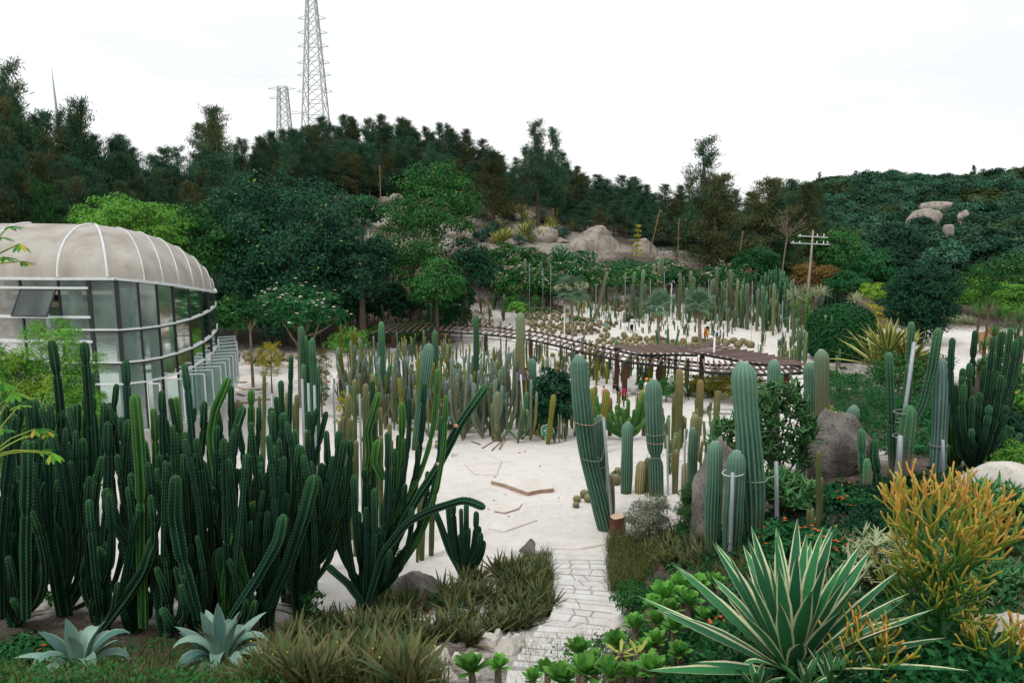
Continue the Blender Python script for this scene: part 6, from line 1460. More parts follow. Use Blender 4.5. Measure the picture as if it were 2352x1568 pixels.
for (u, v) in scatter([(1330, 700), (1480, 700), (1640, 730), (1680, 750), (1500, 745), (1350, 735)], 55):
    B = ground(u, v); bedcactus('slim_field_cactus', 'slim mid-height column rising from the open sand field', B, R.uniform(1.3, 2.8), R.uniform(.05, .09), R.choice(('far_col', 'saguaro', 'cereus_mid')), R.choice((0, 0, 1, 2)), 'slim columns of the open field', .4, lean=R.gauss(0, .06))
# ---- golden barrels
BAR = []
for k in range(4):
    n = 14; s = np.linspace(0, 1, n); ang = s * pi * .86 + .14 * pi
    ribs = 22; m_ = ribs * 2; ridge = np.array([1., 0.] * ribs); a = np.arange(m_) / m_ * 2 * pi
    rad = np.sin(ang) ** .75 * .5; z = (-np.cos(ang)) * .45 + .38; z[-1] -= .05; rad[-1] = .02
    rr = rad[:, None] * (1 - .09 * (1 - ridge)[None]); V = np.stack([rr * np.cos(a), rr * np.sin(a), np.repeat(z[:, None], m_, 1)], -1).reshape(-1, 3)
    i = np.arange(n - 1)[:, None] * m_; j = np.arange(m_)[None]; j2 = (j + 1) % m_
    Q = np.stack([i + j, i + j2, i + m_ + j2, i + m_ + j], -1).reshape(-1, 4)
    BAR.append(mesh('barrel_cactus', V * np.array([1, 1, .9 + .08 * k]), Q, M['barrel'], True, {'rib': np.tile(ridge, n), 'len': np.repeat(s, m_), 'tip': np.repeat((1 - s) * 9, m_), 'rnd': np.full(n * m_, R.random())}))
def barrels(poly, n, lo, hi, label, group, mind=.5):
    done = []
    for (u, v) in scatter(poly, n * 4):
        p = ground(u, v); s = R.uniform(lo, hi)
        if any((p - q).length < (s + t) * mind for q, t in done): continue
        done.append((p, s)); tag(put('barrel_cactus', R.choice(BAR), None, p, (R.uniform(-.1, .1), R.uniform(-.1, .1), R.uniform(0, 6)), s), label, 'cactus', group)
        if len(done) >= n: break
barrels([(1185, 705), (1270, 702), (1330, 730), (1420, 745), (1400, 760), (1325, 775), (1240, 762), (1195, 740)], 150, .32, .66, 'golden barrel cactus in the large drift behind the pergola', 'golden barrels behind the pergola')
barrels([(1370, 772), (1430, 774), (1500, 778), (1580, 786), (1560, 804), (1440, 800), (1370, 788)], 60, .35, .7, 'golden barrel cactus in the strip along the back of the rafters', 'golden barrels along the rafters')
barrels([(1560, 785), (1700, 785), (1730, 800), (1640, 795)], 14, .5, .8, 'golden barrel cactus scattered beyond the pergola fan', 'golden barrels beyond the fan')
barrels([(1400, 700), (1460, 698), (1470, 712), (1410, 716)], 24, .6, .95, 'golden barrel cactus clustered behind the long-haired visitor', 'golden barrels at the back')
barrels([(530, 812), (640, 812), (700, 822), (640, 836), (520, 836)], 40, .35, .6, 'small golden barrel in the bed under the plumeria', 'golden barrels under the plumeria')
barrels([(1260, 800), (1350, 830), (1340, 880), (1280, 860)], 16, .4, .7, 'golden barrel cactus in the shade of the pergola', 'golden barrels under the pergola')
for u, v, s in ((548, 938, .55), (1325, 1152, .28), (1342, 1143, .32), (1352, 1152, .34), (1323, 1165, .24), (1412, 1112, .5), (1420, 1085, .3)):
    p = ground(u, v); tag(put('barrel_cactus', R.choice(BAR), None, p, (0, 0, R.uniform(0, 6)), s), {548: 'lone barrel cactus in the sand behind the dark thicket', 1412: 'grey-brown barrel cactus by the grey pole', 1420: 'tiny barrel cactus behind the giants'}.get(u, 'tiny round green cactus in the sand by the leaning giant'), 'cactus', None if u in (548, 1412, 1420) else 'tiny round cacti by the leaning giant')

# ---- stakes and ropes
for k, (u0, v0, u1, v1, d) in enumerate([(668, 1060, 668, 945, 17.5), (697, 1060, 694, 870, 18.5), (711, 1080, 708, 880, 17.6), (724, 1090, 722, 885, 17.4), (769, 1000, 766, 880, 22), (798, 990, 798, 885, 21), (826, 980, 826, 905, 21), (624, 1050, 624, 905, 18)]):
    stake('bare grey steel stake among the columns behind the dark thicket', u0, v0, u1, v1, d, .035, 'galv', 'grey stakes behind the dark thicket')
stake('grey pole propping the ribbed cactus behind the leaning giant', 1408, 1200, 1386, 958, dA - .2, .045)
stake('second grey pole behind the leaning giant', 1398, 1200, 1392, 1020, dA + .6, .04)
stake('short grey stake roped to the straight giant', 1535, 1135, 1532, 1000, dD - .2, .035)
stake('grey stake tied to the leaning staked cactus', 1575, 1110, 1573, 985, 19.0, .03)
stake('grey pole in front of the yellowish-green giant', 1677, 1300, 1683, 1085, 11.7, .035)
stake('grey post beside the thickest giant', 1785, 1235, 1783, 1060, 12.6, .04)
stake('long grey prop leaning against the tallest slim column', 2054, 1110, 2100, 786, 14.9, .045)
stake('thick grey pipe beside the long prop', 2062, 1120, 2068, 1000, 14.7, .06)
stake('grey stake roped to the wavy pale blue cactus', 2166, 1110, 2166, 1010, 15.1, .04)
stake('grey stake behind the short leaning ribbed cactus', 1922, 1040, 1920, 945, 18.2, .03)
stake('rusted dark stake against the pale cactus by the boulder', 1843, 1130, 1846, 990, 18.4, .03)
tie('tan rope from the leaning giant to the grey pole top', 1342, 970, 49, dA, (1387, 958), -.12)
tie('grey wire loop round the lower part of the leaning giant', 1358, 1052, 48, dA, (1390, 1020), -.1, 'rope_grey', .009)
tie('tan rope loop round the straight giant', 1504, 1014, 41, dD, (1532, 1000), .0)
tie('grey rope loop above the tan one on the straight giant', 1503, 995, 41, dD, (1532, 998), .05, 'rope_grey', .01)
tie('thin wire loop below the tan one on the straight giant', 1505, 1046, 40, dD, None, .05, 'rope_grey', .008)
tie('white cord round the yellowish-green giant', 1684, 1085, 50, 12.0, (1681, 1092), .1, 'sign_white', .008)
tie('grey rope from the thickest giant to its post', 1730, 1098, 60, 12.4, (1784, 1092), .0, 'rope_grey', .01)
tie('grey rope binding the long prop to the sawn column', 2075, 945, 40, 14.9, None, .1, 'rope_grey', .012)
tie('lower grey rope binding the long prop to the sawn column', 2072, 1000, 40, 14.9, None, .1, 'rope_grey', .012)
tie('wire round the wavy pale blue cactus', 2156, 1020, 38, 15.4, (2166, 1028), .1, 'rope_grey', .01)
tie('wire loop round the brown-banded cactus', 1887, 1030, 35, 17.6, None, .1, 'rope_grey', .01)
tie('wire loop round the tied cactus behind the leaning giant', 1376, 1070, 33, dB, (1392, 1085), .1, 'rope_grey', .01)
for k, (u, v0, v1, d) in enumerate([(1216, 700, 610, 74), (1247, 700, 615, 74), (1265, 700, 605, 72), (1369, 722, 651, 70), (1436, 738, 626, 68), (1494, 725, 640, 72), (1526, 715, 625, 74), (1628, 720, 640, 72), (1670, 730, 640, 70), (1728, 745, 645, 68), (1798, 770, 690, 62)]):
    stake('thin white support pole beside a tall field column', u, v0, u, v1, d, .022, 'galv', 'support poles in the sand field')
# ------------------------------------------------------------------ agaves, yuccas, aloes
def rosette(n, L, w, prof, el=(.1, 1.35), curve=(.1, .4), k=4, fold=.2, r0=.05, seed=0, stem=0.0):
    rn = random.Random(seed); parts = []
    for i in range(n):
        f = i / max(1, n - 1); a = i * 2.39996 + rn.uniform(-.2, .2); e = el[0] + (el[1] - el[0]) * f ** .8 + rn.uniform(-.08, .08)
        l_ = L * rn.uniform(.8, 1.1) * (1 - .25 * f); parts.append(bladeg((r0 * cos(a), r0 * sin(a), stem + .02 * f), a, e, l_, w * rn.uniform(.85, 1.1), rn.uniform(*curve), k, fold, prof, rn.random()))
    return join(parts)
# striped agave: every leaf a part
base = gd(1812, 6.15); T = thing('striped_agave', 'large agave with cream-edged green sword leaves beside the steps', 'agave', base)
c0 = at(1815, 1545, 6.15) - base
n = 64
for i in range(n):
    f = i / (n - 1); a = i * 2.39996; e = .02 + 1.42 * f ** .85 + R.uniform(-.05, .05)
    L = R.uniform(1.28, 1.6) * (1 - .14 * f)
    V, Q, A = bladeg((c0.x + .07 * cos(a), c0.y + .07 * sin(a), c0.z + .10 * f), a, e, L, R.uniform(.135, .165), R.uniform(-.04, .14), 8, .16, 'agave')
    put('leaf', mesh('leaf', V, Q, M['agave_var'], True, A), T)
V, Q = tube([(c0.x, c0.y, -.2), (c0.x, c0.y, c0.z + .15)], [.12, .08], 8, 4); put('core', mesh('core', V, Q, M['aloe']), T)
for (u, d, sc_, nlf) in ((1905, 5.5, .42, 14), (1960, 5.7, .36, 12), (1850, 5.4, .30, 10), (1735, 5.6, .30, 9)):
    b = gd(u, d); T2 = thing('agave_pup', 'young blue-green agave pup at the foot of the striped agave', 'agave', b, 'agave pups')
    for i in range(nlf):
        f = i / nlf; V, Q, A = bladeg((0, 0, at(u, 1590, d).z - b.z + .02), i * 2.4, .5 + .9 * f, sc_ * R.uniform(.8, 1.1), .06, .05, 5, .25, 'agave'); put('leaf', mesh('leaf', V, Q, M['agave_var' if i % 3 == 0 else 'strap_euph'], True, A), T2)
# blue recurved agaves
for (u, vbase, d, L, n, lab) in ((510, 1540, 10.2, .95, 22, 'blue-grey agave with drooping folded leaves in the aloe bed'), (185, 1590, 8.9, .85, 16, 'blue-grey agave with toothed leaves beneath the dark thicket'), (730, 1555, 9.6, .5, 8, 'small blue-grey agave half hidden in the grass')):
    b = gd(u, d); T = thing('blue_agave', lab, 'agave', b)
    for i in range(n):
        f = i / (n - 1); a = i * 2.39996 + .4; dr = R.random() < .75 and f < .85
        V, Q, A = bladeg((.08 * cos(a), .08 * sin(a), .05), a, .55 + .85 * f, L * R.uniform(.8, 1.05), L * .24, R.uniform(1.5, 2.3) if dr else R.uniform(.1, .5), 9, .22, 'agave'); put('leaf', mesh('leaf', V, Q, M['agave_blue'], True, A), T)
# aloe bed
ALO = []
for k in range(6):
    V, Q, A = rosette(14, .58, .085, 'aloe', (.45, 1.45), (.0, .3), 4, .3, .03, 300 + k); ALO.append(mesh('aloe_plant', V, Q, M['aloe'], True, A))
dead = []
for k in range(2):
    V, Q, A = rosette(7, .5, .07, 'aloe', (.0, .6), (.2, .6), 4, .3, .03, 330 + k); dead.append(mesh('dead_leaves', V, Q, M['aloe_dead'], True, A))
bedp = [(640, 1490), (760, 1430), (880, 1390), (1000, 1360), (1100, 1320), (1180, 1300), (1262, 1305), (1272, 1400), (1240, 1440), (1130, 1470), (1000, 1500), (960, 1590), (600, 1590)]
for i, (u, v) in enumerate(scatter(bedp, 215)):
    p = ground(u, v); s = R.uniform(.75, 1.25)
    near = next(w_ for c_, w_ in ((u > 1150 and v < 1440, 'along the edge of the steps'), (v < 1400 and u < 1010, 'round the grey boulder'), (v < 1440, 'behind the half-buried pale stone'), (u > 960, 'above the white rubble stones'), (u > 800, 'in the middle of the near bed'), (True, 'beside the drooping blue agave')) if c_)
    if i % 6 == 0:
        T = thing('aloe_plant', 'spiky aloe with withered tan lower leaves ' + near, 'aloe', p, 'withered aloes ' + near, R.uniform(0, 6), s); put('leaves', R.choice(ALO), T); put('dead_leaves', R.choice(dead), T)
    else: tag(put('aloe_plant', R.choice(ALO), None, p, (R.uniform(-.15, .15), R.uniform(-.15, .15), R.uniform(0, 6)), s), 'spiky brown-green aloe rosette ' + near, 'aloe', 'aloes ' + near)
for (u, v) in scatter([(1530, 1225), (1620, 1230), (1640, 1300), (1560, 1320), (1480, 1290)], 26):
    tag(put('aloe_plant', R.choice(ALO), None, ground(u, v), (0, 0, R.uniform(0, 6)), R.uniform(.8, 1.2)), 'arching green aloe across the steps below the needle-leaved shrub', 'aloe', 'aloes across the steps')
for (u, v) in ((680, 1395), (700, 1420), (480, 1470), (560, 1485)):
    tag(put('aloe_plant', R.choice(ALO), None, ground(u, v), (0, 0, R.uniform(0, 6)), R.uniform(.9, 1.3)), 'dark aloe at the foot of the candelabra thicket', 'aloe', 'aloes under the thicket')
# grass as stuff
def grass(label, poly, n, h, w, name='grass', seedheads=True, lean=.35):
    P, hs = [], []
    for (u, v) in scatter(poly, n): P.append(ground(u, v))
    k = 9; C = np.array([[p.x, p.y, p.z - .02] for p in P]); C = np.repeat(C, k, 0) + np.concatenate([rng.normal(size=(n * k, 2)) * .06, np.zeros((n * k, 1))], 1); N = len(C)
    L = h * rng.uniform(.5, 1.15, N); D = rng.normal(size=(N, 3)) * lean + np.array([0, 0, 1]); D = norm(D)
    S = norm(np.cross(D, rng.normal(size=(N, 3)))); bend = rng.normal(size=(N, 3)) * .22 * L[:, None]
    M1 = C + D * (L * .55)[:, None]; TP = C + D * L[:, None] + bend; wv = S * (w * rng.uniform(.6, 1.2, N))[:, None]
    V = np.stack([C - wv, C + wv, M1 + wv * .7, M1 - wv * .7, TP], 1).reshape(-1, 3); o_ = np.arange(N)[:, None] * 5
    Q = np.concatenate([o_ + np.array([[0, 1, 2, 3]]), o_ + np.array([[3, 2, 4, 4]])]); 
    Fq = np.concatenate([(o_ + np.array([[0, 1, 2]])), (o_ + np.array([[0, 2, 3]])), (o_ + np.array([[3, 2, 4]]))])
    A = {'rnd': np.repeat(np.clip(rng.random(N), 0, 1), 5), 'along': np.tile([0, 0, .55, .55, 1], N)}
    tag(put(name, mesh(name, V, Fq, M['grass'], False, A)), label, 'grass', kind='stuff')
grass('fine yellow-green grass along the bank side of the steps', [(1400, 1235), (1480, 1230), (1520, 1290), (1470, 1350), (1405, 1365), (1398, 1290)], 750, .42, .006)
grass('dry grass tufts on the bed side of the steps', [(1170, 1300), (1262, 1270), (1270, 1400), (1240, 1430), (1190, 1370)], 420, .38, .006)
grass('wild grass with yellow seed heads in the near bed', [(600, 1500), (900, 1500), (1000, 1520), (1010, 1590), (560, 1590)], 900, .38, .006)
grass('thin dry stalks straggling over the lower steps', [(1180, 1490), (1400, 1470), (1420, 1590), (1160, 1590)], 60, .5, .004, lean=.25)
grass('sparse weeds under the tall giants', [(1600, 1270), (1760, 1280), (1740, 1330), (1600, 1330)], 260, .25, .006)
grass('weeds beneath the dark candelabra thicket', [(0, 1500), (620, 1480), (620, 1590), (0, 1590)], 420, .24, .005)
grass('grassy undergrowth on the bank by the pencil bush', [(1980, 1250), (2352, 1200), (2352, 1500), (2000, 1500)], 300, .25, .007)
# yellow seed heads
pp_ = [ground(u, v) for (u, v) in scatter([(600, 1500), (1000, 1520), (1010, 1590), (560, 1590)], 260) + scatter([(1410, 1240), (1560, 1250), (1540, 1330), (1420, 1350)], 200)]
C = np.array([[p.x, p.y, p.z + R.uniform(.2, .5)] for p in pp_]); lg = leafg(C, rng.normal(size=C.shape), .022, .018)
tag(put('seed_heads', mesh('seed_heads', lg[0], lg[1], M['yellow_petal'], False, lg[2])), 'tiny yellow seed heads floating over the grass', 'flowers', kind='stuff')
# rosette succulents on knobby stems
def succ_mesh(seed, m, n=20, L=.17, w=.085, el=(.25, 1.35)):
    V, Q, A = rosette(n, L, w, 'spoon', el, (-.3, .15), 4, .12, .02, seed); return mesh('leaf_rosette', V, Q, M[m], True, A)
SUC = [succ_mesh(k, 'succ_leaf') for k in range(4)]; SUCP = [succ_mesh(9, 'succ_pale', 9, .16, .035, (-.5, 1.0))]
for i, (u, v, d, s, pale) in enumerate([(1082, 1540, 8.2, 1.35, 0), (1144, 1530, 8.2, 1.0, 0), (1258, 1545, 8.6, 1.0, 0), (1224, 1560, 7.7, .7, 0), (1330, 1500, 8.0, 1.2, 0), (1365, 1525, 7.6, 1.3, 0), (1414, 1478, 8.0, 1.1, 0), (1459, 1440, 8.6, 1.15, 0), (1480, 1490, 7.8, .95, 0),
                                        (1425, 1500, 7.6, 1.1, 1), (1465, 1502, 7.5, 1.1, 1), (1510, 1475, 7.9, 1.1, 0), (1530, 1370, 9.4, 1.2, 0), (1568, 1350, 9.6, 1.2, 0), (1600, 1345, 9.8, 1.2, 0), (1505, 1395, 9.2, 1.2, 0), (1540, 1400, 9.0, 1.1, 0), (1580, 1385, 9.2, 1.1, 0), (1640, 1340, 10, 1.1, 0),
                                        (1510, 1430, 8.6, 1.1, 0), (1550, 1440, 8.4, 1.0, 0), (1340, 1545, 7.4, 1.1, 0), (1400, 1550, 7.3, 1.1, 0), (1290, 1560, 7.6, 1.1, 0), (1500, 1540, 7.2, 1.2, 0), (1560, 1500, 7.6, 1.0, 0), (1450, 1550, 7.2, 1.0, 0), (1620, 1420, 8.6, 1.1, 0)]):
    b = gd(u, d); t_ = at(u, v, d) - b
    if t_.z < .15: t_ = Vector((t_.x, t_.y, .15))
    wh = 'below the rubble stones' if u < 1180 else 'at the lowest steps' if u < 1300 else 'near the yellowing one' if v > 1460 else 'beside the scarlet-bloomed leafy shrub'
    T = thing('knobby_succulent', 'succulent with a yellowing leaf rosette on a knobby grey stem' if pale else 'green leaf rosette on a knobby grey stem ' + wh, 'succulent', b, 'yellowing knobby succulents' if pale else 'knobby succulents ' + wh)
    V, Q = tube([(R.uniform(-.05, .05), 0, -.1), (R.uniform(-.03, .03), 0, t_.z * .5), tuple(t_)], [.046, .05, .044], 10, 16); rngv = rng.uniform(.88, 1.14, len(V))
    ctr = np.array([0, 0, 0]); put('stem', mesh('stem', V, Q, M['knobby']), T)
    put('leaf_rosette', R.choice(SUCP if pale else SUC), T, t_ - Vector((0, 0, .015)), (R.uniform(-.2, .2), R.uniform(-.2, .2), R.uniform(0, 6)), s * R.uniform(1.0, 1.4))
# pencil bush with orange tips
def pencilg(base, top_z, spread, seed, depth=5, r0=.05, n0=5, az=None):
    rn = random.Random(seed); parts = []
    def grow(p, d, L, r, lv, tot):
        k = 2 if lv < 2 else 1
        e = p + d * L; bow = Vector((rn.uniform(-.1, .1), rn.uniform(-.1, .1), -.06)) * L
        V, Q = tube([tuple(p), tuple((p + e) / 2 + bow), tuple(e)], [r, r * .82], 5, 4)
        hgt = (V[:, 2]) / top_z; parts.append((V, Q, {'along': np.clip(hgt * .55 + .45 * lv / depth, 0, 1), 'rnd': np.full(len(V), rn.random())}))
        if lv >= depth: return
        m_ = rn.choice((2, 2, 3, 3)) if lv < depth - 1 else rn.choice((1, 1, 2))
        a0 = rn.uniform(0, 6.28)
        ax = d.orthogonal().normalized(); ay = d.cross(ax)
        for q in range(m_):
            a = a0 + q * 6.28 / m_ + rn.uniform(-.3, .3); sp2 = rn.uniform(.35, .8) * spread
            nd = (d + (ax * cos(a) + ay * sin(a)) * sp2 + Vector((0, 0, .38))).normalized()
            grow(e - d * r, nd, L * rn.uniform(.68, .92), max(.0105, r * .70), lv + 1, tot)
    grow_ = grow
    return grow_, parts
b = gd(2140, 6.1); T = thing('pencil_bush', 'pencil bush with smooth branching stems turning orange-yellow at the tips', 'shrub', b)
tz_ = at(2140, 1060, 6.1).z - b.z
g_, parts = pencilg(b, tz_, .9, 4)
trunk_b = []
for i, (dx, h0, dirx, L0) in enumerate([(0.0, .45 * tz_, (0, 0, 1), .30)]):
    P0 = Vector((0, 0, 0)); top = Vector((.02, 0, h0)); V, Q = tube([(0, 0, -.2), (.03, .02, h0 * .5), tuple(top)], [.05, .045, .04], 8, 8); trunk_b.append((V, Q, {'along': np.clip(V[:, 2] / tz_ * .5, 0, 1), 'rnd': np.full(len(V), .4)}))
    for q in range(9):
        a = q * 2.4; el = R.uniform(.55, 1.2); g_(Vector((.02, 0, h0 * R.uniform(.86, 1.0))), Vector((cos(a) * cos(el), sin(a) * cos(el), sin(el))), tz_ * .165, .028, 1, 0)
rest = list(parts); parts.clear()
for q in range(26):                                            # lower side branches
    a = q * 2.4; z = tz_ * R.uniform(.10, .5); el = R.uniform(.3, .8); g_(Vector((0, 0, z)), Vector((cos(a) * cos(el), sin(a) * cos(el), sin(el))), tz_ * .12, .022, 2, 0)
low = list(parts)
for nm, pr in (('trunk', trunk_b), ('upper_branches', rest), ('lower_branches', low)):
    V, Q, A = join(pr); put(nm, mesh(nm, V, Q, M['pencil'], True, A), T)
for (u, d, vt, sd, lab) in ((1985, 5.7, 1400, 8, 'smaller pencil bush with yellow tips leaning before the striped agave'), (2290, 5.6, 1390, 9, 'low pencil bush of thin stems beside the flat pale rock')):
    b = gd(u, d); T = thing('pencil_bush', lab, 'shrub', b); tz2 = at(u, vt, d).z - b.z; g_, parts = pencilg(b, tz2, 1.1, sd)
    for q in range(6):
        a = q * 2.4; el = R.uniform(.6, 1.3); g_(Vector((0, 0, .0)), Vector((cos(a) * cos(el), sin(a) * cos(el), sin(el))), tz2 * .33, .022, 2, 0)
    V, Q, A = join(parts); put('branches', mesh('branches', V, Q, M['pencil'], True, A), T)
# strap-armed euphorbia shrubs (glossy triangular branches)
def euph(label, u, vt, vb, w, d, n, m='strap_euph', L=.28, wd=.055):
    b = gd(u, d); T = thing('euphorbia_shrub', label, 'shrub', b); k = d / F; zt = at(u, vt, d).z - b.z; zb = max(.1, at(u, vb, d).z - b.z); rx = w * k / 2
    sticks, parts = [], []
    for i in range(n):
        c = sphere_dirs(1, -.6)[0] * R.uniform(.45, 1) ** .6 * np.array([rx, rx, (zt - zb) / 2]) + np.array([0, 0, (zt + zb) / 2])
        if i < 16: sticks.append(tube([(0, 0, 0), (c[0] * .4, c[1] * .4, c[2] * .5), tuple(c)], [.04, .025, .015], 5, 5))
        for q in range(6):
            parts.append(bladeg(c, R.uniform(0, 6.28), R.uniform(-.1, 1.2), L * R.uniform(.6, 1.2), wd, -.25, 4, .35, 'sword'))
    V, Q, A = join(parts); put('branches', mesh('branches', V, Q, M[m], False, A), T)
    V, Q, A = join(sticks); put('stems', mesh('stems', V, Q, M['bark']), T)
euph('glossy strap-branched euphorbia shrub behind the thickest giant', 1775, 872, 1130, 175, 15.6, 210, 'strap_euph', .34, .075)
euph('lower glossy euphorbia shrub before the dark boulder', 1690, 960, 1090, 160, 17.5, 130, 'strap_euph', .34, .075)
euph('glossy euphorbia shrub at the foot of the thickest giant', 1800, 1090, 1210, 135, 13.4, 110, 'strap_euph', .28, .06)
euph('dark strap-branched euphorbia on the bank behind the pencil bush', 2270, 1120, 1300, 210, 9.5, 180, 'strap_euph', .24, .05)
euph('mottled euphorbia with pale toothed arms behind the striped agave', 2010, 1230, 1400, 150, 8.2, 60, 'yucca_pale', .2, .035)
euph('dark tangled euphorbia under the pencil bush branches', 2230, 1290, 1440, 220, 8.0, 150, 'strap_euph', .2, .04)
# yuccas of the hillside and bank: shared forms
def rmesh(n, L, w, prof, m, seed, el=(.05, 1.4), curve=(0, .25)):
    V, Q, A = rosette(n, L, w, prof, el, curve, 3, .2, .06, seed); return mesh('yucca', V, Q, M[m], True, A)
YY = [rmesh(30, 1.0, .11, 'sword', 'yucca_yellow', 600 + k, (.15, 1.45)) for k in range(2)]; YG = [rmesh(30, 1.0, .10, 'sword', 'agave_grey', 610 + k) for k in range(2)]; YP = [rmesh(40, 1.0, .06, 'sword', 'yucca_pale', 620 + k, (-.3, 1.4)) for k in range(2)]; YN = [rmesh(40, 1.0, .06, 'sword', 'yucca_green', 630 + k, (-.5, 1.4)) for k in range(2)]
def hill_plant(poly, n, L, meshes, label, cat, group, name):
    for (u, v) in scatter(poly, n):
        p = ground(u, v); tag(put(name, R.choice(meshes), None, p, (0, 0, R.uniform(0, 6)), R.uniform(*L)), label, cat, group)
hp = [(1070, 500), (1180, 478), (1300, 500), (1330, 545), (1180, 570), (1080, 560)]
hill_plant(hp, 30, (1.7, 2.9), YY, 'yellow-striped yucca on the rocky hillside', 'yucca', 'striped yuccas on the hillside', 'striped_yucca')
hill_plant(hp, 36, (1.5, 2.5), YG, 'dark blue-green agave on the rocky hillside', 'agave', 'blue agaves on the hillside', 'hill_agave')
hill_plant([(1420, 530), (1560, 560), (1660, 590), (1690, 615), (1500, 590)], 18, (1.4, 2.2), YG, 'dark blue-green agave between the granite rocks', 'agave', 'agaves between the granite rocks', 'rock_agave')
hill_plant([(1440, 540), (1600, 570), (1680, 600), (1560, 590)], 8, (1.6, 2.4), YY, 'yellow-striped yucca between the granite rocks', 'yucca', 'striped yuccas between the granite rocks', 'striped_yucca')
hill_plant([(840, 420), (920, 410), (920, 470), (850, 470)], 9, (1.4, 2.0), YG, 'dark agave beside the rocky hill path', 'agave', 'agaves beside the hill path', 'hill_agave')
p = gd(1455, 97); o = tag(put('hill_agave', YG[0], None, p, (0, 0, 0), 2.2), 'blue agave with the yellow flower spike at its side', 'agave')
T = thing('flower_spike', 'yellow-green agave flower spike before the huge boulder', 'plant', gd(1462, 96)); zz = at(1466, 520, 96).z - T.location.z
put('stalk', mesh('stalk', *tube([(0, 0, 0), (0, 0, zz)], [.1, .04], 5, 4), M['bark_pale']), T)
n = 260; zf = rng.uniform(.35, 1, n); C = np.stack([rng.normal(size=n) * .75 * (1.1 - zf), rng.normal(size=n) * .75 * (1.1 - zf), np.round(zf * 9) / 9 * zz], 1); lg = leafg(C, rng.normal(size=(n, 3)) * .5 + np.array([0, 0, .6]), .35, .2); put('blossoms', mesh('blossoms', lg[0], lg[1], M['leaf_yellow'], False, lg[2]), T)
for (u, v, s) in ((2010, 830, 3.4), (2050, 845, 2.4), (2075, 820, 2.6), (2090, 845, 2.2), (2030, 800, 2.8)):
    d = 44 if s > 3 else 42; b = gd(u, d); tag(put('striped_yucca', R.choice(YY), None, (b.x, b.y, max(b.z, at(u, v, d).z - .3)), (0, 0, R.uniform(0, 6)), s), 'big yellow-striped yucca fan beside the ivy dome', 'yucca', 'striped yucca fans by the ivy dome')
for (u, v) in ((1840, 672), (1862, 680), (1880, 676), (1820, 680), (1960, 692)):
    b = gd(u, 68); T = thing('pale_yucca', 'pale spiky yucca head above the dense columns', 'yucca', b, 'pale yucca heads'); t_ = max(.4, at(u, v, 68).z - b.z)
    put('trunk', mesh('trunk', *tube([(0, 0, -.1), (0, 0, t_)], [.15, .12], 6, 3), M['bark']), T); put('rosette', R.choice(YP), T, (0, 0, t_), (0, 0, R.uniform(0, 6)), 1.5)
for (u, v, d, s) in ((2240, 720, 60, 1.3), (2260, 700, 58, 1.2), (2285, 725, 56, 1.2), (2250, 800, 40, 1.0), (2270, 770, 42, 1.1), (2300, 790, 40, 1.1), (2320, 770, 42, 1.0), (2335, 800, 38, 1.0), (2240, 850, 36, .9), (2285, 830, 38, 1.0), (2310, 860, 36, .9), (2345, 720, 55, 1.3), (2330, 740, 52, 1.2)):
    b = gd(u, d); T = thing('tree_yucca', 'tufted green tree yucca behind the dark organ-pipe', 'yucca', b, 'tree yuccas behind the organ-pipe'); t_ = max(.3, at(u, v, d).z - b.z)
    put('trunk', mesh('trunk', *tube([(0, 0, -.1), (0, 0, t_)], [.12, .1], 6, 3), M['bark']), T); put('rosette', R.choice(YN), T, (0, 0, t_), (0, 0, R.uniform(0, 6)), s)
for (u, v) in ((2215, 742), (2200, 740), (2190, 742), (2230, 745), (2330, 750)):
    tag(put('pale_agave', R.choice(YP), None, ground(u, v), (0, 0, R.uniform(0, 6)), 1.5), 'silvery spiky agave at the far edge of the clearing', 'agave', 'silvery agaves at the clearing')
for (u, v, s) in ((1440, 738, 1.4), (1455, 738, 1.1), (1690, 748, .8), (1575, 755, .8), (1700, 752, .7), (1225, 830, .8)):
    tag(put('field_agave', R.choice(YG), None, ground(u, v), (0, 0, R.uniform(0, 6)), s), 'blue-green agave rosette in the open sand field', 'agave', 'agaves in the sand field')
for (u, v, s) in ((1575, 800, .9), (1590, 800, .9), (1605, 800, .9), (1620, 798, .9), (1560, 802, .8)):
    tag(put('strap_grass', R.choice(YY), None, ground(u, v), (0, 0, R.uniform(0, 6)), s), 'yellow-green strap-leaved tuft at the peak of the pergola', 'plant', 'strap tufts at the pergola')
hill_plant([(1110, 700), (1180, 705), (1170, 722), (1110, 715)], 6, (.9, 1.3), YP, 'pale striped agave tangle near the leaning trunk', 'agave', 'pale agaves near the leaning trunk', 'pale_agave')
tag(put('pale_agave', YP[0], None, ground(925 - 10, 900), (0, 0, 1), .6), 'pale variegated agave at the rockery corner', 'agave')
for (u, v) in ((1555, 860), (1580, 880), (1610, 870), (1640, 880), (1520, 870), (1700, 870)):
    tag(put('shade_yucca', R.choice(YN), None, ground(u, v + 30), (0, 0, R.uniform(0, 6)), 1.5), 'spiky green yucca growing under the pergola fan', 'yucca', 'yuccas under the pergola fan')
hill_plant([(700, 700), (1060, 690), (1090, 712), (900, 720), (720, 715)], 16, (.8, 1.2), YN, 'dark strap-leaved clump under the broadleaf trees', 'plant', 'strap clumps under the trees', 'strap_clump')
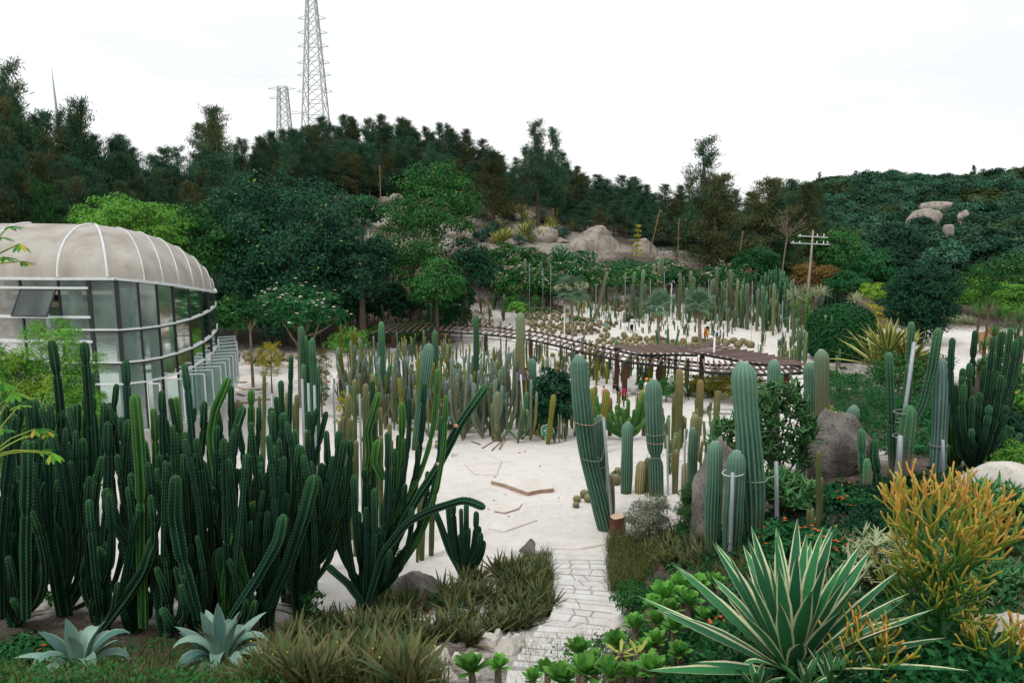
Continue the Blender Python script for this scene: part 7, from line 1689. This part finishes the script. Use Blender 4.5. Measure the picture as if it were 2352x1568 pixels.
# big-headed euphorbia trees at the back of the field
for (u, vt, vb, w, d, m, lab) in ((1775, 612, 668, 75, 86, 'cereus_mid', 'rounded candelabra euphorbia beyond the dense columns'), (1920, 640, 690, 70, 84, 'cereus_mid', 'rounded candelabra euphorbia behind the pale yucca heads')):
    b = gd(u, d); k = d / F; T = thing('candelabra_euphorbia', lab, 'cactus', b); hz2 = at(u, vt, d).z - b.z
    for i in range(60):
        a = i * 2.4; f = math.sqrt(i / 60); L, A_ = forms(m); s = w * k / 2 * f / .25
        put('stem', R.choice(A_), T, (0, 0, 0), (0, 0, a), (max(.5, s), 2.2, hz2 * (1 - .45 * f * f) * R.uniform(.9, 1.05)))
# fan palms
def frondg(seed, L=1.0, seg=13, fan=2.9):
    rn = random.Random(seed); parts = [(*tube([(0, 0, 0), (L * .45, 0, .06)], [.02, .012], 4, 3),)]
    V, Q = parts[0]; parts = [(V, Q, {'edge': np.zeros(len(V)), 'along': np.zeros(len(V)), 'rnd': np.full(len(V), .4)})]
    for i in range(seg):
        a = (i / (seg - 1) - .5) * fan; V, Q, A = bladeg((L * .42, 0, .06), a, .1 - .15 * abs(a), L * .60 * (1 - .12 * abs(a)), .055, .45, 4, .25, 'sword'); parts.append((V, Q, A))
    return join(parts)
V, Q, A = frondg(1); FR = mesh('frond', V, Q, M['palm_leaf'], True, A); FD = mesh('dry_frond', V, Q, M['palm_dry'], True, A)
for (u0, v0, ut, vt, s, lab, fl) in ((1316, 772, 1312, 672, 2.0, 'bushy fan palm hung with cream flower clusters', True), (1512, 793, 1512, 705, 1.75, 'fan palm with a thin trunk in front of the field visitors', False), (1608, 791, 1606, 700, 1.7, 'fan palm with drooping dry fronds beside the orange-shirted visitor', False)):
    b = ground(u0, v0); d = b.y; t_ = at(ut, vt, d) - b; T = thing('fan_palm', lab, 'palm', b)
    put('trunk', mesh('trunk', *tube([(0, 0, -.1), tuple(t_ * .5), tuple(t_)], [.22, .15, .13], 8, 8), M['bark_pale']), T)
    for i in range(34 if fl else 26):
        f = (i / (34 if fl else 26)) ** .8; a = i * 2.4; el = -.75 + 2.15 * f
        put('frond', FR, T, t_ + Vector((0, 0, .1 * f)), (R.uniform(-.5, .5), -el, a), s * R.uniform(.85, 1.1))
    for i in range(9): put('dry_frond', FD, T, t_ - Vector((0, 0, .15)), (0, 1.1 + R.uniform(-.15, .2), i * .7), s * .75)
    if fl:
        n = 900; sd = sphere_dirs(n, -.1); C = np.array(t_) + sd * np.array([1.6, 1.6, .55]) + np.array([0, 0, .55]) + np.sin(sd[:, :1] * 9) * .15; lg = leafg(C, rng.normal(size=(n, 3)), .14, .09); put('flower_clusters', mesh('flower_clusters', lg[0], lg[1], M['yucca_pale'], False, {**lg[2], 'edge': np.full(n * 4, .8), 'along': np.full(n * 4, .6)}), T)
    # bright new growth for the flowering palm
treepx('small_tree', 'small fresh green tree amid the golden barrels', 1190, 690, 722, 50, 60, 'leaf_bright', .22, 900, 16, cat='tree', trunk_r=.05)
treepx('dracaena_clump', 'dark drooping leaf clump under the tree shade', 1060, 660, 712, 60, 66, 'leaf_dark', .4, 900, 16, cat='shrub', lw=.2)
# ground covers in the sand
for (u, v, w, m, lab) in ((1320, 735, 90, 'leaf_mid', 'low green ground cover round the back of the field'), (1240, 715, 70, 'leaf_mid', 'creeping plant patch beside the field columns'), (850, 1012, 40, 'leaf_mid', 'low patch of weeds in the sand by the bed'), (1020, 985, 50, 'leaf_olive', 'dry brown cushion plant at the edge of the bed'), (1060, 975, 30, 'leaf_olive', 'small cushion plant by the grey stakes'), (860, 1082, 40, 'leaf_mid', 'weed patch between the dark cacti'), (1418, 1097, 30, 'leaf_silver', 'little grey herb by the giants')):
    p = ground(u, v); k = p.y / F; n = 700; sd = sphere_dirs(n, 0); C = sd * np.array([w * k / 2, w * k / 2, .22]) * rng.uniform(.4, 1, (n, 1)); lg = leafg(C, rng.normal(size=(n, 3)) + np.array([0, 0, .5]), .09 + .002 * p.y, .045 + .001 * p.y)
    tag(put('ground_cover', mesh('ground_cover', lg[0], lg[1], M[m], False, lg[2]), None, p), lab, 'plant')
for (u, v, w, h, lab) in ((720, 1440, 60, 110, 'leafy seedling in the sand under the candelabra cacti'), (905, 1300, 50, 40, 'small broad-leaved weed behind the spreading cactus'), (745, 1310, 40, 90, 'dark straggly weed between the two big cacti'), (130, 1400, 60, 60, 'leafy weed under the dark thicket'), (95, 1290, 70, 150, 'fine-leaved bush in the sand behind the thicket'), (590, 1520, 60, 30, 'bright leafy weed in the near bed'), (1000, 1390, 50, 30, 'bright leafy weed beside the aloes'), (880, 1380, 50, 30, 'pale weed before the grey boulder')):
    p = ground(u, v); k = p.y / F; fine = 'fine' in lab
    tree('weed', lab, p, w * k / 2, h * k / 2, h * k * .55, 900 if fine else 240, .14 if fine else .09, 18, 'leaf_olive' if fine else 'leaf_mid', .015, lw=.1 if fine else .6, cat='plant', low=-.8)
# ------------------------------------------------------------------ stump, kerb stones, path edge
b = ground(1418, 1226); k = b.y / F; T = thing('tree_stump', 'red-brown sawn tree stump with a pale cut top', 'stump', b); hh = 46 * k; r_ = 18 * k
a = np.arange(18) / 18 * 2 * pi; rr = r_ * (1 + .07 * np.sin(a * 5) + .05 * np.sin(a * 3 + 1))
V = np.concatenate([np.stack([rr * f * np.cos(a), rr * f * np.sin(a), np.full(18, z) + np.cos(a) * .04 * (z > 0)], 1) for f, z in ((1.15, -.1), (1.05, hh * .3), (1, hh * .7), (1, hh))])
Q = np.concatenate([np.stack([i * 18 + np.arange(18), i * 18 + (np.arange(18) + 1) % 18, (i + 1) * 18 + (np.arange(18) + 1) % 18, (i + 1) * 18 + np.arange(18)], 1) for i in range(3)])
put('bark', mesh('bark', V, Q, M['stump_bark']), T)
Vt = np.concatenate([V[-18:] * np.array([.99, .99, 1]), [[0, 0, hh + .003]]]); put('cut_top', mesh('cut_top', Vt, [[i, (i + 1) % 18, 18] for i in range(18)], M['stump_top'], False), T)
edge = [(505, 838), (560, 838), (640, 842), (700, 848), (740, 858), (748, 880), (746, 905), (742, 930)]
for i in range(46):
    s = i / 45 * (len(edge) - 1); j = min(int(s), len(edge) - 2); f = s - j; u = edge[j][0] * (1 - f) + edge[j + 1][0] * f + R.uniform(-4, 4); v = edge[j][1] * (1 - f) + edge[j + 1][1] * f + R.uniform(-3, 3)
    rock('kerb_stone', 'small tan edging stone along the sand under the plumeria', u, v, R.uniform(9, 18), R.uniform(5, 10), R.choice(('pale_rock', 'slab_edge', 'granite')), 400 + i, group='edging stones', sub=2, cuts=5)
for i, (u, v) in enumerate(scatter([(770, 850), (830, 880), (850, 920), (800, 925), (770, 890)], 26)):
    rock('rockery_stone', 'rounded stone of the little rockery beside the bed', u, v, R.uniform(12, 28), R.uniform(8, 14), R.choice(('pale_rock', 'granite', 'slab_edge')), 460 + i, group='rockery stones', sub=2, cuts=4)
for i, (u, v) in enumerate([(1097, 695), (1130, 690), (1225, 668), (1180, 690), (1210, 745)]):
    rock('field_stone', 'tan stone beside the far garden path', u, v, R.uniform(20, 40), R.uniform(8, 14), R.choice(('slab_edge', 'granite')), 500 + i, group='stones by the far path', sub=3, cuts=4)
for i, (u, v) in enumerate(scatter([(1060, 1040), (1300, 1030), (1300, 1200), (1100, 1240)], 14)):
    rock('pebble', 'little stray pebble on the open white sand', u, v, R.uniform(4, 9), R.uniform(2, 4), 'slab_edge', 530 + i, group='pebbles on the sand', sub=2)
# fallen sticks
for k, (u0, v0, u1, v1) in enumerate([(1083, 1015, 1103, 1022), (1130, 1035, 1160, 1008), (1108, 1030, 1140, 1012), (1148, 1032, 1172, 990)]):
    A = ground(u0, v0); Bq = ground(u1, v1) + Vector((0, 0, .0 if k < 3 else .5)); V, Q = tube([(0, 0, .03), tuple(Bq - A + Vector((0, 0, .05)))], .035, 6, 3)
    tag(put('fallen_stick', mesh('fallen_stick', V, Q, M['bark_pale']), None, A), 'dry fallen cactus stick lying on the sand by the bed', 'stick', 'fallen sticks')
# ------------------------------------------------------------------ signs, camera poles, lamp posts
def textmesh(body, size):
    cu = bpy.data.curves.new('lettering', 'FONT'); cu.body = body; cu.size = size; cu.align_x = 'CENTER'; cu.extrude = .002
    o = bpy.data.objects.new('tmp', cu); col.objects.link(o); bpy.context.view_layer.update()
    me = bpy.data.meshes.new_from_object(o.evaluated_get(bpy.context.evaluated_depsgraph_get())); bpy.data.objects.remove(o); me.name = 'lettering'; return me
def flower_sign(label, u, v, vt, wpx):
    b = ground(u, v); k = b.y / F; T = thing('garden_sign', label, 'sign', b); zc = at(u, vt, b.y).z - b.z; r = wpx * k / 2
    put('post', mesh('post', *tube([(0, 0, -.1), (0, 0, zc - r)], .02, 6, 3), M['sign_dark']), T)
    def blob(rad, off, m, nm, lobes=5, dy=0):
        a = np.arange(60) / 60 * 2 * pi; rr = rad * (.84 + .16 * np.abs(np.cos(a * lobes / 2))); pts_ = [(off[0] + x * cos(t) if False else off[0] + x * cos(t), z) for x, t, z in []]
        F1 = [[off[0] + q * cos(t), dy - .012, off[1] + q * sin(t)] for q, t in zip(rr, a)]; F2 = [[x, dy + .012, z] for x, _, z in F1]; n = 60
        put(nm, mesh(nm, F1 + F2, [list(range(n)), list(range(2 * n - 1, n - 1, -1))] + [[i, n + i, n + (i + 1) % n, (i + 1) % n] for i in range(n)], M[m], False), T)
    blob(r * 1.07, (0, zc), 'sign_white', 'rim', 5); blob(r, (0, zc), 'teal_sign', 'face', 5, -.02); blob(r * .5, (0, zc - r * 1.15), 'sign_leaf', 'leaf_emblem', 3, -.004)
    for q, (w_, z_) in enumerate(((.5, .42), (1.0, .12), (1.1, -.1), (.7, -.42))):        # rows of small print, too fine to read
        for s_ in range(3 if q in (1, 2) else 1):
            x0 = -w_ * r / 2 + s_ * w_ * r / 3; V, Q = boxg(x0, x0 + (w_ * r / 3 * .86 if q in (1, 2) else w_ * r), -.038, -.034, zc + r * (z_ - .05), zc + r * (z_ + .05)); put('print_line', mesh('print_line', V, Q, M['sign_white'], False), T)
flower_sign('teal flower-shaped plant sign with white print at the bed edge', 1257, 1018, 988, 30)
flower_sign('teal flower-shaped sign in the open sand field', 1392, 765, 746, 9)
flower_sign('teal flower-shaped sign behind the visitors under the columns', 1648, 745, 732, 9)
flower_sign('teal flower-shaped sign half hidden in the blue-grey bed', 1032, 1000, 960, 12)
b = ground(1018, 1050); T = thing('info_board', 'low dark information board tilted on a white block', 'sign', b); k = b.y / F
V, Q = boxg(-.35, .35, .0, .3, -.1, .45); put('block', mesh('block', V, Q, M['white_paint'], False), T)
V, Q = barg((0, -.05, .46), (0, .33, .68), .75, .04, (0, 0, 1)); put('panel', mesh('panel', V, Q, M['sign_dark'], False), T)
for i in range(3): V, Q = barg((.08, .02 + .1 * i, .535 + .058 * i), (.08, .05 + .1 * i, .552 + .058 * i), .4, .006); put('print_line', mesh('print_line', V, Q, M['sign_white'], False), T)
V, Q = barg((-.24, .08, .565), (-.24, .2, .635), .14, .006); put('warning_square', mesh('warning_square', V, Q, M['yellow_petal'], False), T)
def cam_pole(label, u, v, vt, d=None):
    b = ground(u, v) if d is None else gd(u, d); h = at(u, vt, b.y).z - b.z; T = thing('camera_pole', label, 'pole', b)
    put('pole', mesh('pole', *tube([(0, 0, -.1), (0, 0, h - .3)], .07, 8, 3), M['white_paint']), T)
    put('hook', mesh('hook', *tube([(0, 0, h - .32), (.02, 0, h), (.2, 0, h + .12), (.34, 0, h - .05), (.34, 0, h - .25)], .035, 6, 12), M['white_paint']), T)
    put('lamp_head', mesh('lamp_head', ICO[2][0] * np.array([.13, .13, .1]) + np.array([-.22, 0, h - .3]), ICO[2][1], M['white_paint']), T)
    V, Q = boxg(.10, .45, -.15, .15, h * .35, h * .35 + .45); put('control_box', mesh('control_box', V, Q, M['steel'], False), T)
cam_pole('white surveillance pole with a hooked top beside the flowering palm', 1296, 770, 686)
cam_pole('white surveillance pole with boxes behind the field columns', 1541, 705, 646)
cam_pole('grey surveillance pole poking above the pergola peak', 1636, 880, 764, 46)
# brown animal sculpture in the clearing (clay-coloured, standing)
b = ground(2256, 812); b = gd(2255, 60); k = b.y / F; zt = at(2255, 748, b.y).z - b.z; T = thing('clay_sculpture', 'orange clay animal sculpture standing in the sandy clearing', 'sculpture', b)
def blobs(items, m, name, parent):
    parts = []
    for c, s in items: V, Q = ICO[3]; parts.append((V * np.array(s) + np.array(c), Q))
    V, Q, _ = join(parts); me = mesh(name, V, Q, M[m]); o = put(name, me, parent); md = o.modifiers.new('weld', 'REMESH'); md.mode = 'VOXEL'; md.voxel_size = .06; md.use_smooth_shade = True; return o
s = zt / 2.05
blobs([((0, 0, 1.15 * s), (.40 * s, .75 * s, .5 * s)), ((0, -.6 * s, 1.45 * s), (.36 * s, .4 * s, .42 * s)), ((0, -.85 * s, 1.72 * s), (.24 * s, .3 * s, .25 * s)), ((-.2 * s, -.8 * s, 1.95 * s), (.09 * s, .06 * s, .12 * s)), ((.2 * s, -.8 * s, 1.95 * s), (.09 * s, .06 * s, .12 * s)), ((0, -1.1 * s, 1.62 * s), (.15 * s, .2 * s, .13 * s))] +
      [((x * s, y * s, .5 * s), (.15 * s, .17 * s, .55 * s)) for x in (-.26, .26) for y in (-.45, .5)], 'clay', 'body', T)
# ------------------------------------------------------------------ visitors
def cloth(name, c): 
    if name not in M: M[name] = plain(name, c, .85, .15, .06, 5)
    return M[name]
cloth('skin', (.48, .29, .20)); cloth('hair', (.012, .010, .010)); cloth('c_white', (.80, .79, .77)); cloth('c_black', (.014, .014, .017)); cloth('c_orange', (.80, .28, .02)); cloth('c_cream', (.66, .62, .54)); cloth('c_pink', (.80, .36, .36)); cloth('c_red', (.55, .02, .09)); cloth('c_navy', (.03, .04, .08))
def person(label, u, v, hpx=None, H_=1.66, face=0.0, top='c_white', bottom='c_black', skirt=False, shorts=False, arms='down', bend=0.0, hair_long=True, d=None, longsleeve=False):
    b = ground(u, v) if d is None else gd(u, d); T = thing('person', label, 'person', b, None, face); h = H_
    hip = Vector((0, 0, .52 * h)); 
    def tor(f, side=0, fw=0): 
        p = Vector((side, -fw, f)); ang = bend; q = Vector((p.x, -sin(ang) * p.z - fw * cos(ang), cos(ang) * p.z)); return hip + q
    chest = tor(.20 * h); neck = tor(.325 * h); head = tor(.40 * h, 0, .02); crown = tor(.455 * h, 0, .02)
    vs_, es, rs = [], [], []
    def add(p, r, par=None):
        vs_.append(p); rs.append(r if hasattr(r, '__len__') else (r, r)); i = len(vs_) - 1
        if par is not None: es.append((par, i))
        return i
    ip = add(hip, (.105 * h * .95, .075 * h)); iw = add(tor(.10 * h), (.078 * h, .06 * h), ip); ic = add(chest, (.095 * h, .065 * h), iw); ish = add(tor(.27 * h), (.07 * h, .05 * h), ic); inn = add(neck, .030 * h, ish); ih = add(head, (.048 * h, .055 * h), inn); add(crown, (.036 * h, .042 * h), ih)
    for sx in (-1, 1):
        kf = .02 * h * sx
        l1 = add(Vector((sx * .055 * h, 0, .46 * h)), .058 * h, ip); l2 = add(Vector((sx * .058 * h, -.01 - kf, .27 * h)), .040 * h, l1); l3 = add(Vector((sx * .06 * h, .01 + kf, .05 * h)), .024 * h, l2); add(Vector((sx * .065 * h, -.07 * h + kf, .018 * h)), .020 * h, l3)
        sh_ = add(tor(.275 * h, sx * .105 * h), .036 * h, ish)
        if arms == 'up' or (arms == 'one' and sx > 0):
            el = add(tor(.17 * h, sx * .15 * h, .13 * h), .026 * h, sh_); wr = add(tor(.34 * h, sx * .05 * h, .17 * h), .019 * h, el); add(tor(.375 * h, sx * .03 * h, .18 * h), .020 * h, wr)
        elif arms == 'forward':
            el = add(tor(.16 * h, sx * .13 * h, .10 * h), .026 * h, sh_); wr = add(tor(.10 * h, sx * .06 * h, .22 * h), .019 * h, el); add(tor(.10 * h, sx * .05 * h, .26 * h), .021 * h, wr)
        else:
            el = add(tor(.12 * h, sx * .145 * h, -.01), .026 * h, sh_); wr = add(tor(-.02 * h, sx * .15 * h, .03), .019 * h, el); add(tor(-.075 * h, sx * .148 * h, .04), .021 * h, wr)
    me = bpy.data.meshes.new('body'); me.from_pydata([tuple(p) for p in vs_], es, []); me.update()
    o = bpy.data.objects.new('tmp_body', me); col.objects.link(o); md = o.modifiers.new('skin', 'SKIN'); md.use_smooth_shade = True; sb = o.modifiers.new('sub', 'SUBSURF'); sb.levels = 1; sb.render_levels = 1
    for i, r in enumerate(rs): me.skin_vertices[0].data[i].radius = r
    me.skin_vertices[0].data[0].use_root = True
    bpy.context.view_layer.update(); ev = bpy.data.meshes.new_from_object(o.evaluated_get(bpy.context.evaluated_depsgraph_get())); bpy.data.objects.remove(o)
    for mm in ('skin', top, bottom, 'c_black'): ev.materials.append(M[mm])
    inv = Matrix.Rotation(bend, 3, 'X')
    for f in ev.polygons:
        c = f.center - hip; q = Vector((c.x, cos(bend) * c.y - sin(bend) * 0, c.z)); tz = (c.z * cos(bend) - c.y * sin(bend)) if bend else c.z
        ax = abs(c.x)
        if f.center.z < .035 * h: mi = 3
        elif f.center.z < .5 * h and ax < .1 * h and tz < .01: mi = 0 if ((skirt or shorts) and f.center.z < .40 * h) else 2
        elif tz > .315 * h: mi = 0
        elif ax > .112 * h or (arms != 'down' and -c.y > .105 * h and not bend): mi = 1 if (longsleeve or tz > .17 * h) else 0
        elif tz < .02 * h: mi = 2
        else: mi = 1
        f.material_index = mi; f.use_smooth = True
    ev.name = 'body'; put('body', ev, T)
    V, Q = ICO[3]; V = V.copy(); keep = ~((V[Q].mean(1)[:, 1] < -.25) & (V[Q].mean(1)[:, 2] < .45)); Qh = Q[keep]
    V = V * np.array([.058 * h, .064 * h, .066 * h]); low_ = V[:, 2] < 0; V[low_, 2] *= (3.4 if hair_long else 1.2)
    put('hair', mesh('hair', V + np.array(tor(.42 * h, 0, .012 * h)), Qh, M['hair']), T)
    if skirt:
        a = np.arange(20) / 20 * 2 * pi; rows = [(.095, .54), (.11, .45), (.13, .3), (.155, .1)]; V = np.concatenate([np.stack([r * h * (1 + .08 * np.sin(a * 7)) * np.cos(a), r * h * .85 * (1 + .08 * np.sin(a * 7)) * np.sin(a), np.full(20, z * h)], 1) for r, z in rows])
        Q = np.concatenate([np.stack([i * 20 + np.arange(20), i * 20 + (np.arange(20) + 1) % 20, (i + 1) * 20 + (np.arange(20) + 1) % 20, (i + 1) * 20 + np.arange(20)], 1) for i in range(3)]); put('skirt', mesh('skirt', V, Q, M[bottom]), T)
    if shorts:
        a = np.arange(16) / 16 * 2 * pi; rows = [(.1, .56), (.115, .47), (.12, .42)]; V = np.concatenate([np.stack([r * h * np.cos(a), r * h * .8 * np.sin(a), np.full(16, z * h)], 1) for r, z in rows]); Q = np.concatenate([np.stack([i * 16 + np.arange(16), i * 16 + (np.arange(16) + 1) % 16, (i + 1) * 16 + (np.arange(16) + 1) % 16, (i + 1) * 16 + np.arange(16)], 1) for i in range(2)]); put('shirt_hem', mesh('shirt_hem', V, Q, M[top]), T)
    # eyes, nose
    fc = tor(.405 * h, 0, .02 + .055 * h); parts = [(ICO[1][0] * .007 * h + np.array(fc + Vector((sx * .02 * h, 0, .004 * h))), ICO[1][1]) for sx in (-1, 1)]
    V, Q, _ = join(parts); put('eyes', mesh('eyes', V, Q, M['hair']), T); put('nose', mesh('nose', ICO[1][0] * np.array([.008, .012, .012]) * h + np.array(tor(.39 * h, 0, .02 + .058 * h)), ICO[1][1], M['skin']), T)
    return T
person('person in white shirt and black trousers raising a camera in the sand', 1451, 765, H_=1.74, face=pi * .75, arms='up', hair_long=False)
person('person with long dark hair in a white top and long cream skirt', 1477, 740, H_=1.62, face=-pi / 2, bottom='c_cream', skirt=True)
person('person in a bright orange shirt walking away with bare legs', 1622, 786, H_=1.58, face=pi, top='c_orange', bottom='c_orange', shorts=True)
person('person in white blouse and dark vest standing behind the orange shirt', 1626, 768, H_=1.6, face=2.6, top='c_white', bottom='c_navy', arms='one')
person('person in white with tied-up hair, hand raised, behind the rafters', 1131, 772, H_=1.62, face=1.2, bottom='c_white', skirt=True, arms='up', hair_long=False)
person('person in white with a hair bun facing the one with raised hand', 1171, 780, H_=1.62, face=-1.2, bottom='c_white', skirt=True, arms='forward', hair_long=False)
person('person in black bending forward beside the pergola post', 1421, 926, H_=1.66, face=-.9, top='c_black', bottom='c_black', arms='forward', bend=.75, longsleeve=True)
person('child in a pink top standing by the bending person', 1386, 926, H_=1.2, face=.6, top='c_pink', bottom='c_pink', shorts=True, hair_long=False)
person('person in white with an orange cap half hidden behind the roped giant', 1484, 924, H_=1.6, face=-1.0, bottom='c_white', hair_long=False)
person('distant person in pale clothes under the field columns', 1430, 704, H_=1.6, face=.3, bottom='c_cream')
person('distant dark-haired person behind the three tall ribbed columns', 1250, 700, H_=1.62, face=1.5, top='c_black', bottom='c_cream')
b = ground(1484, 924); V, Q = ICO[2]; V = V * np.array([.12, .13, .08]); tag(put('cap', mesh('cap', V, Q, M['c_orange']), None, b + Vector((0, 0, 1.58))), 'orange cap on the half hidden person', 'hat')
b = gd(1433, 44.6); T = thing('backpack', 'red and black backpack set down by the bending person', 'backpack', b)
V, Q = ICO[3]; V = np.sign(V) * np.abs(V) ** .6 * np.array([.17, .12, .24]) + np.array([0, 0, .55]); put('bag', mesh('bag', V, Q, M['c_red']), T)
for x in (-.1, .1): put('strap', mesh('strap', *tube([(x, -.12, .75), (x, -.19, .55), (x, -.12, .36)], .02, 5, 8), M['c_black']), T)
V, Q = boxg(-.14, .14, -.1, .1, -.02, .32); put('trolley_base', mesh('trolley_base', V, Q, M['c_black'], False), T)
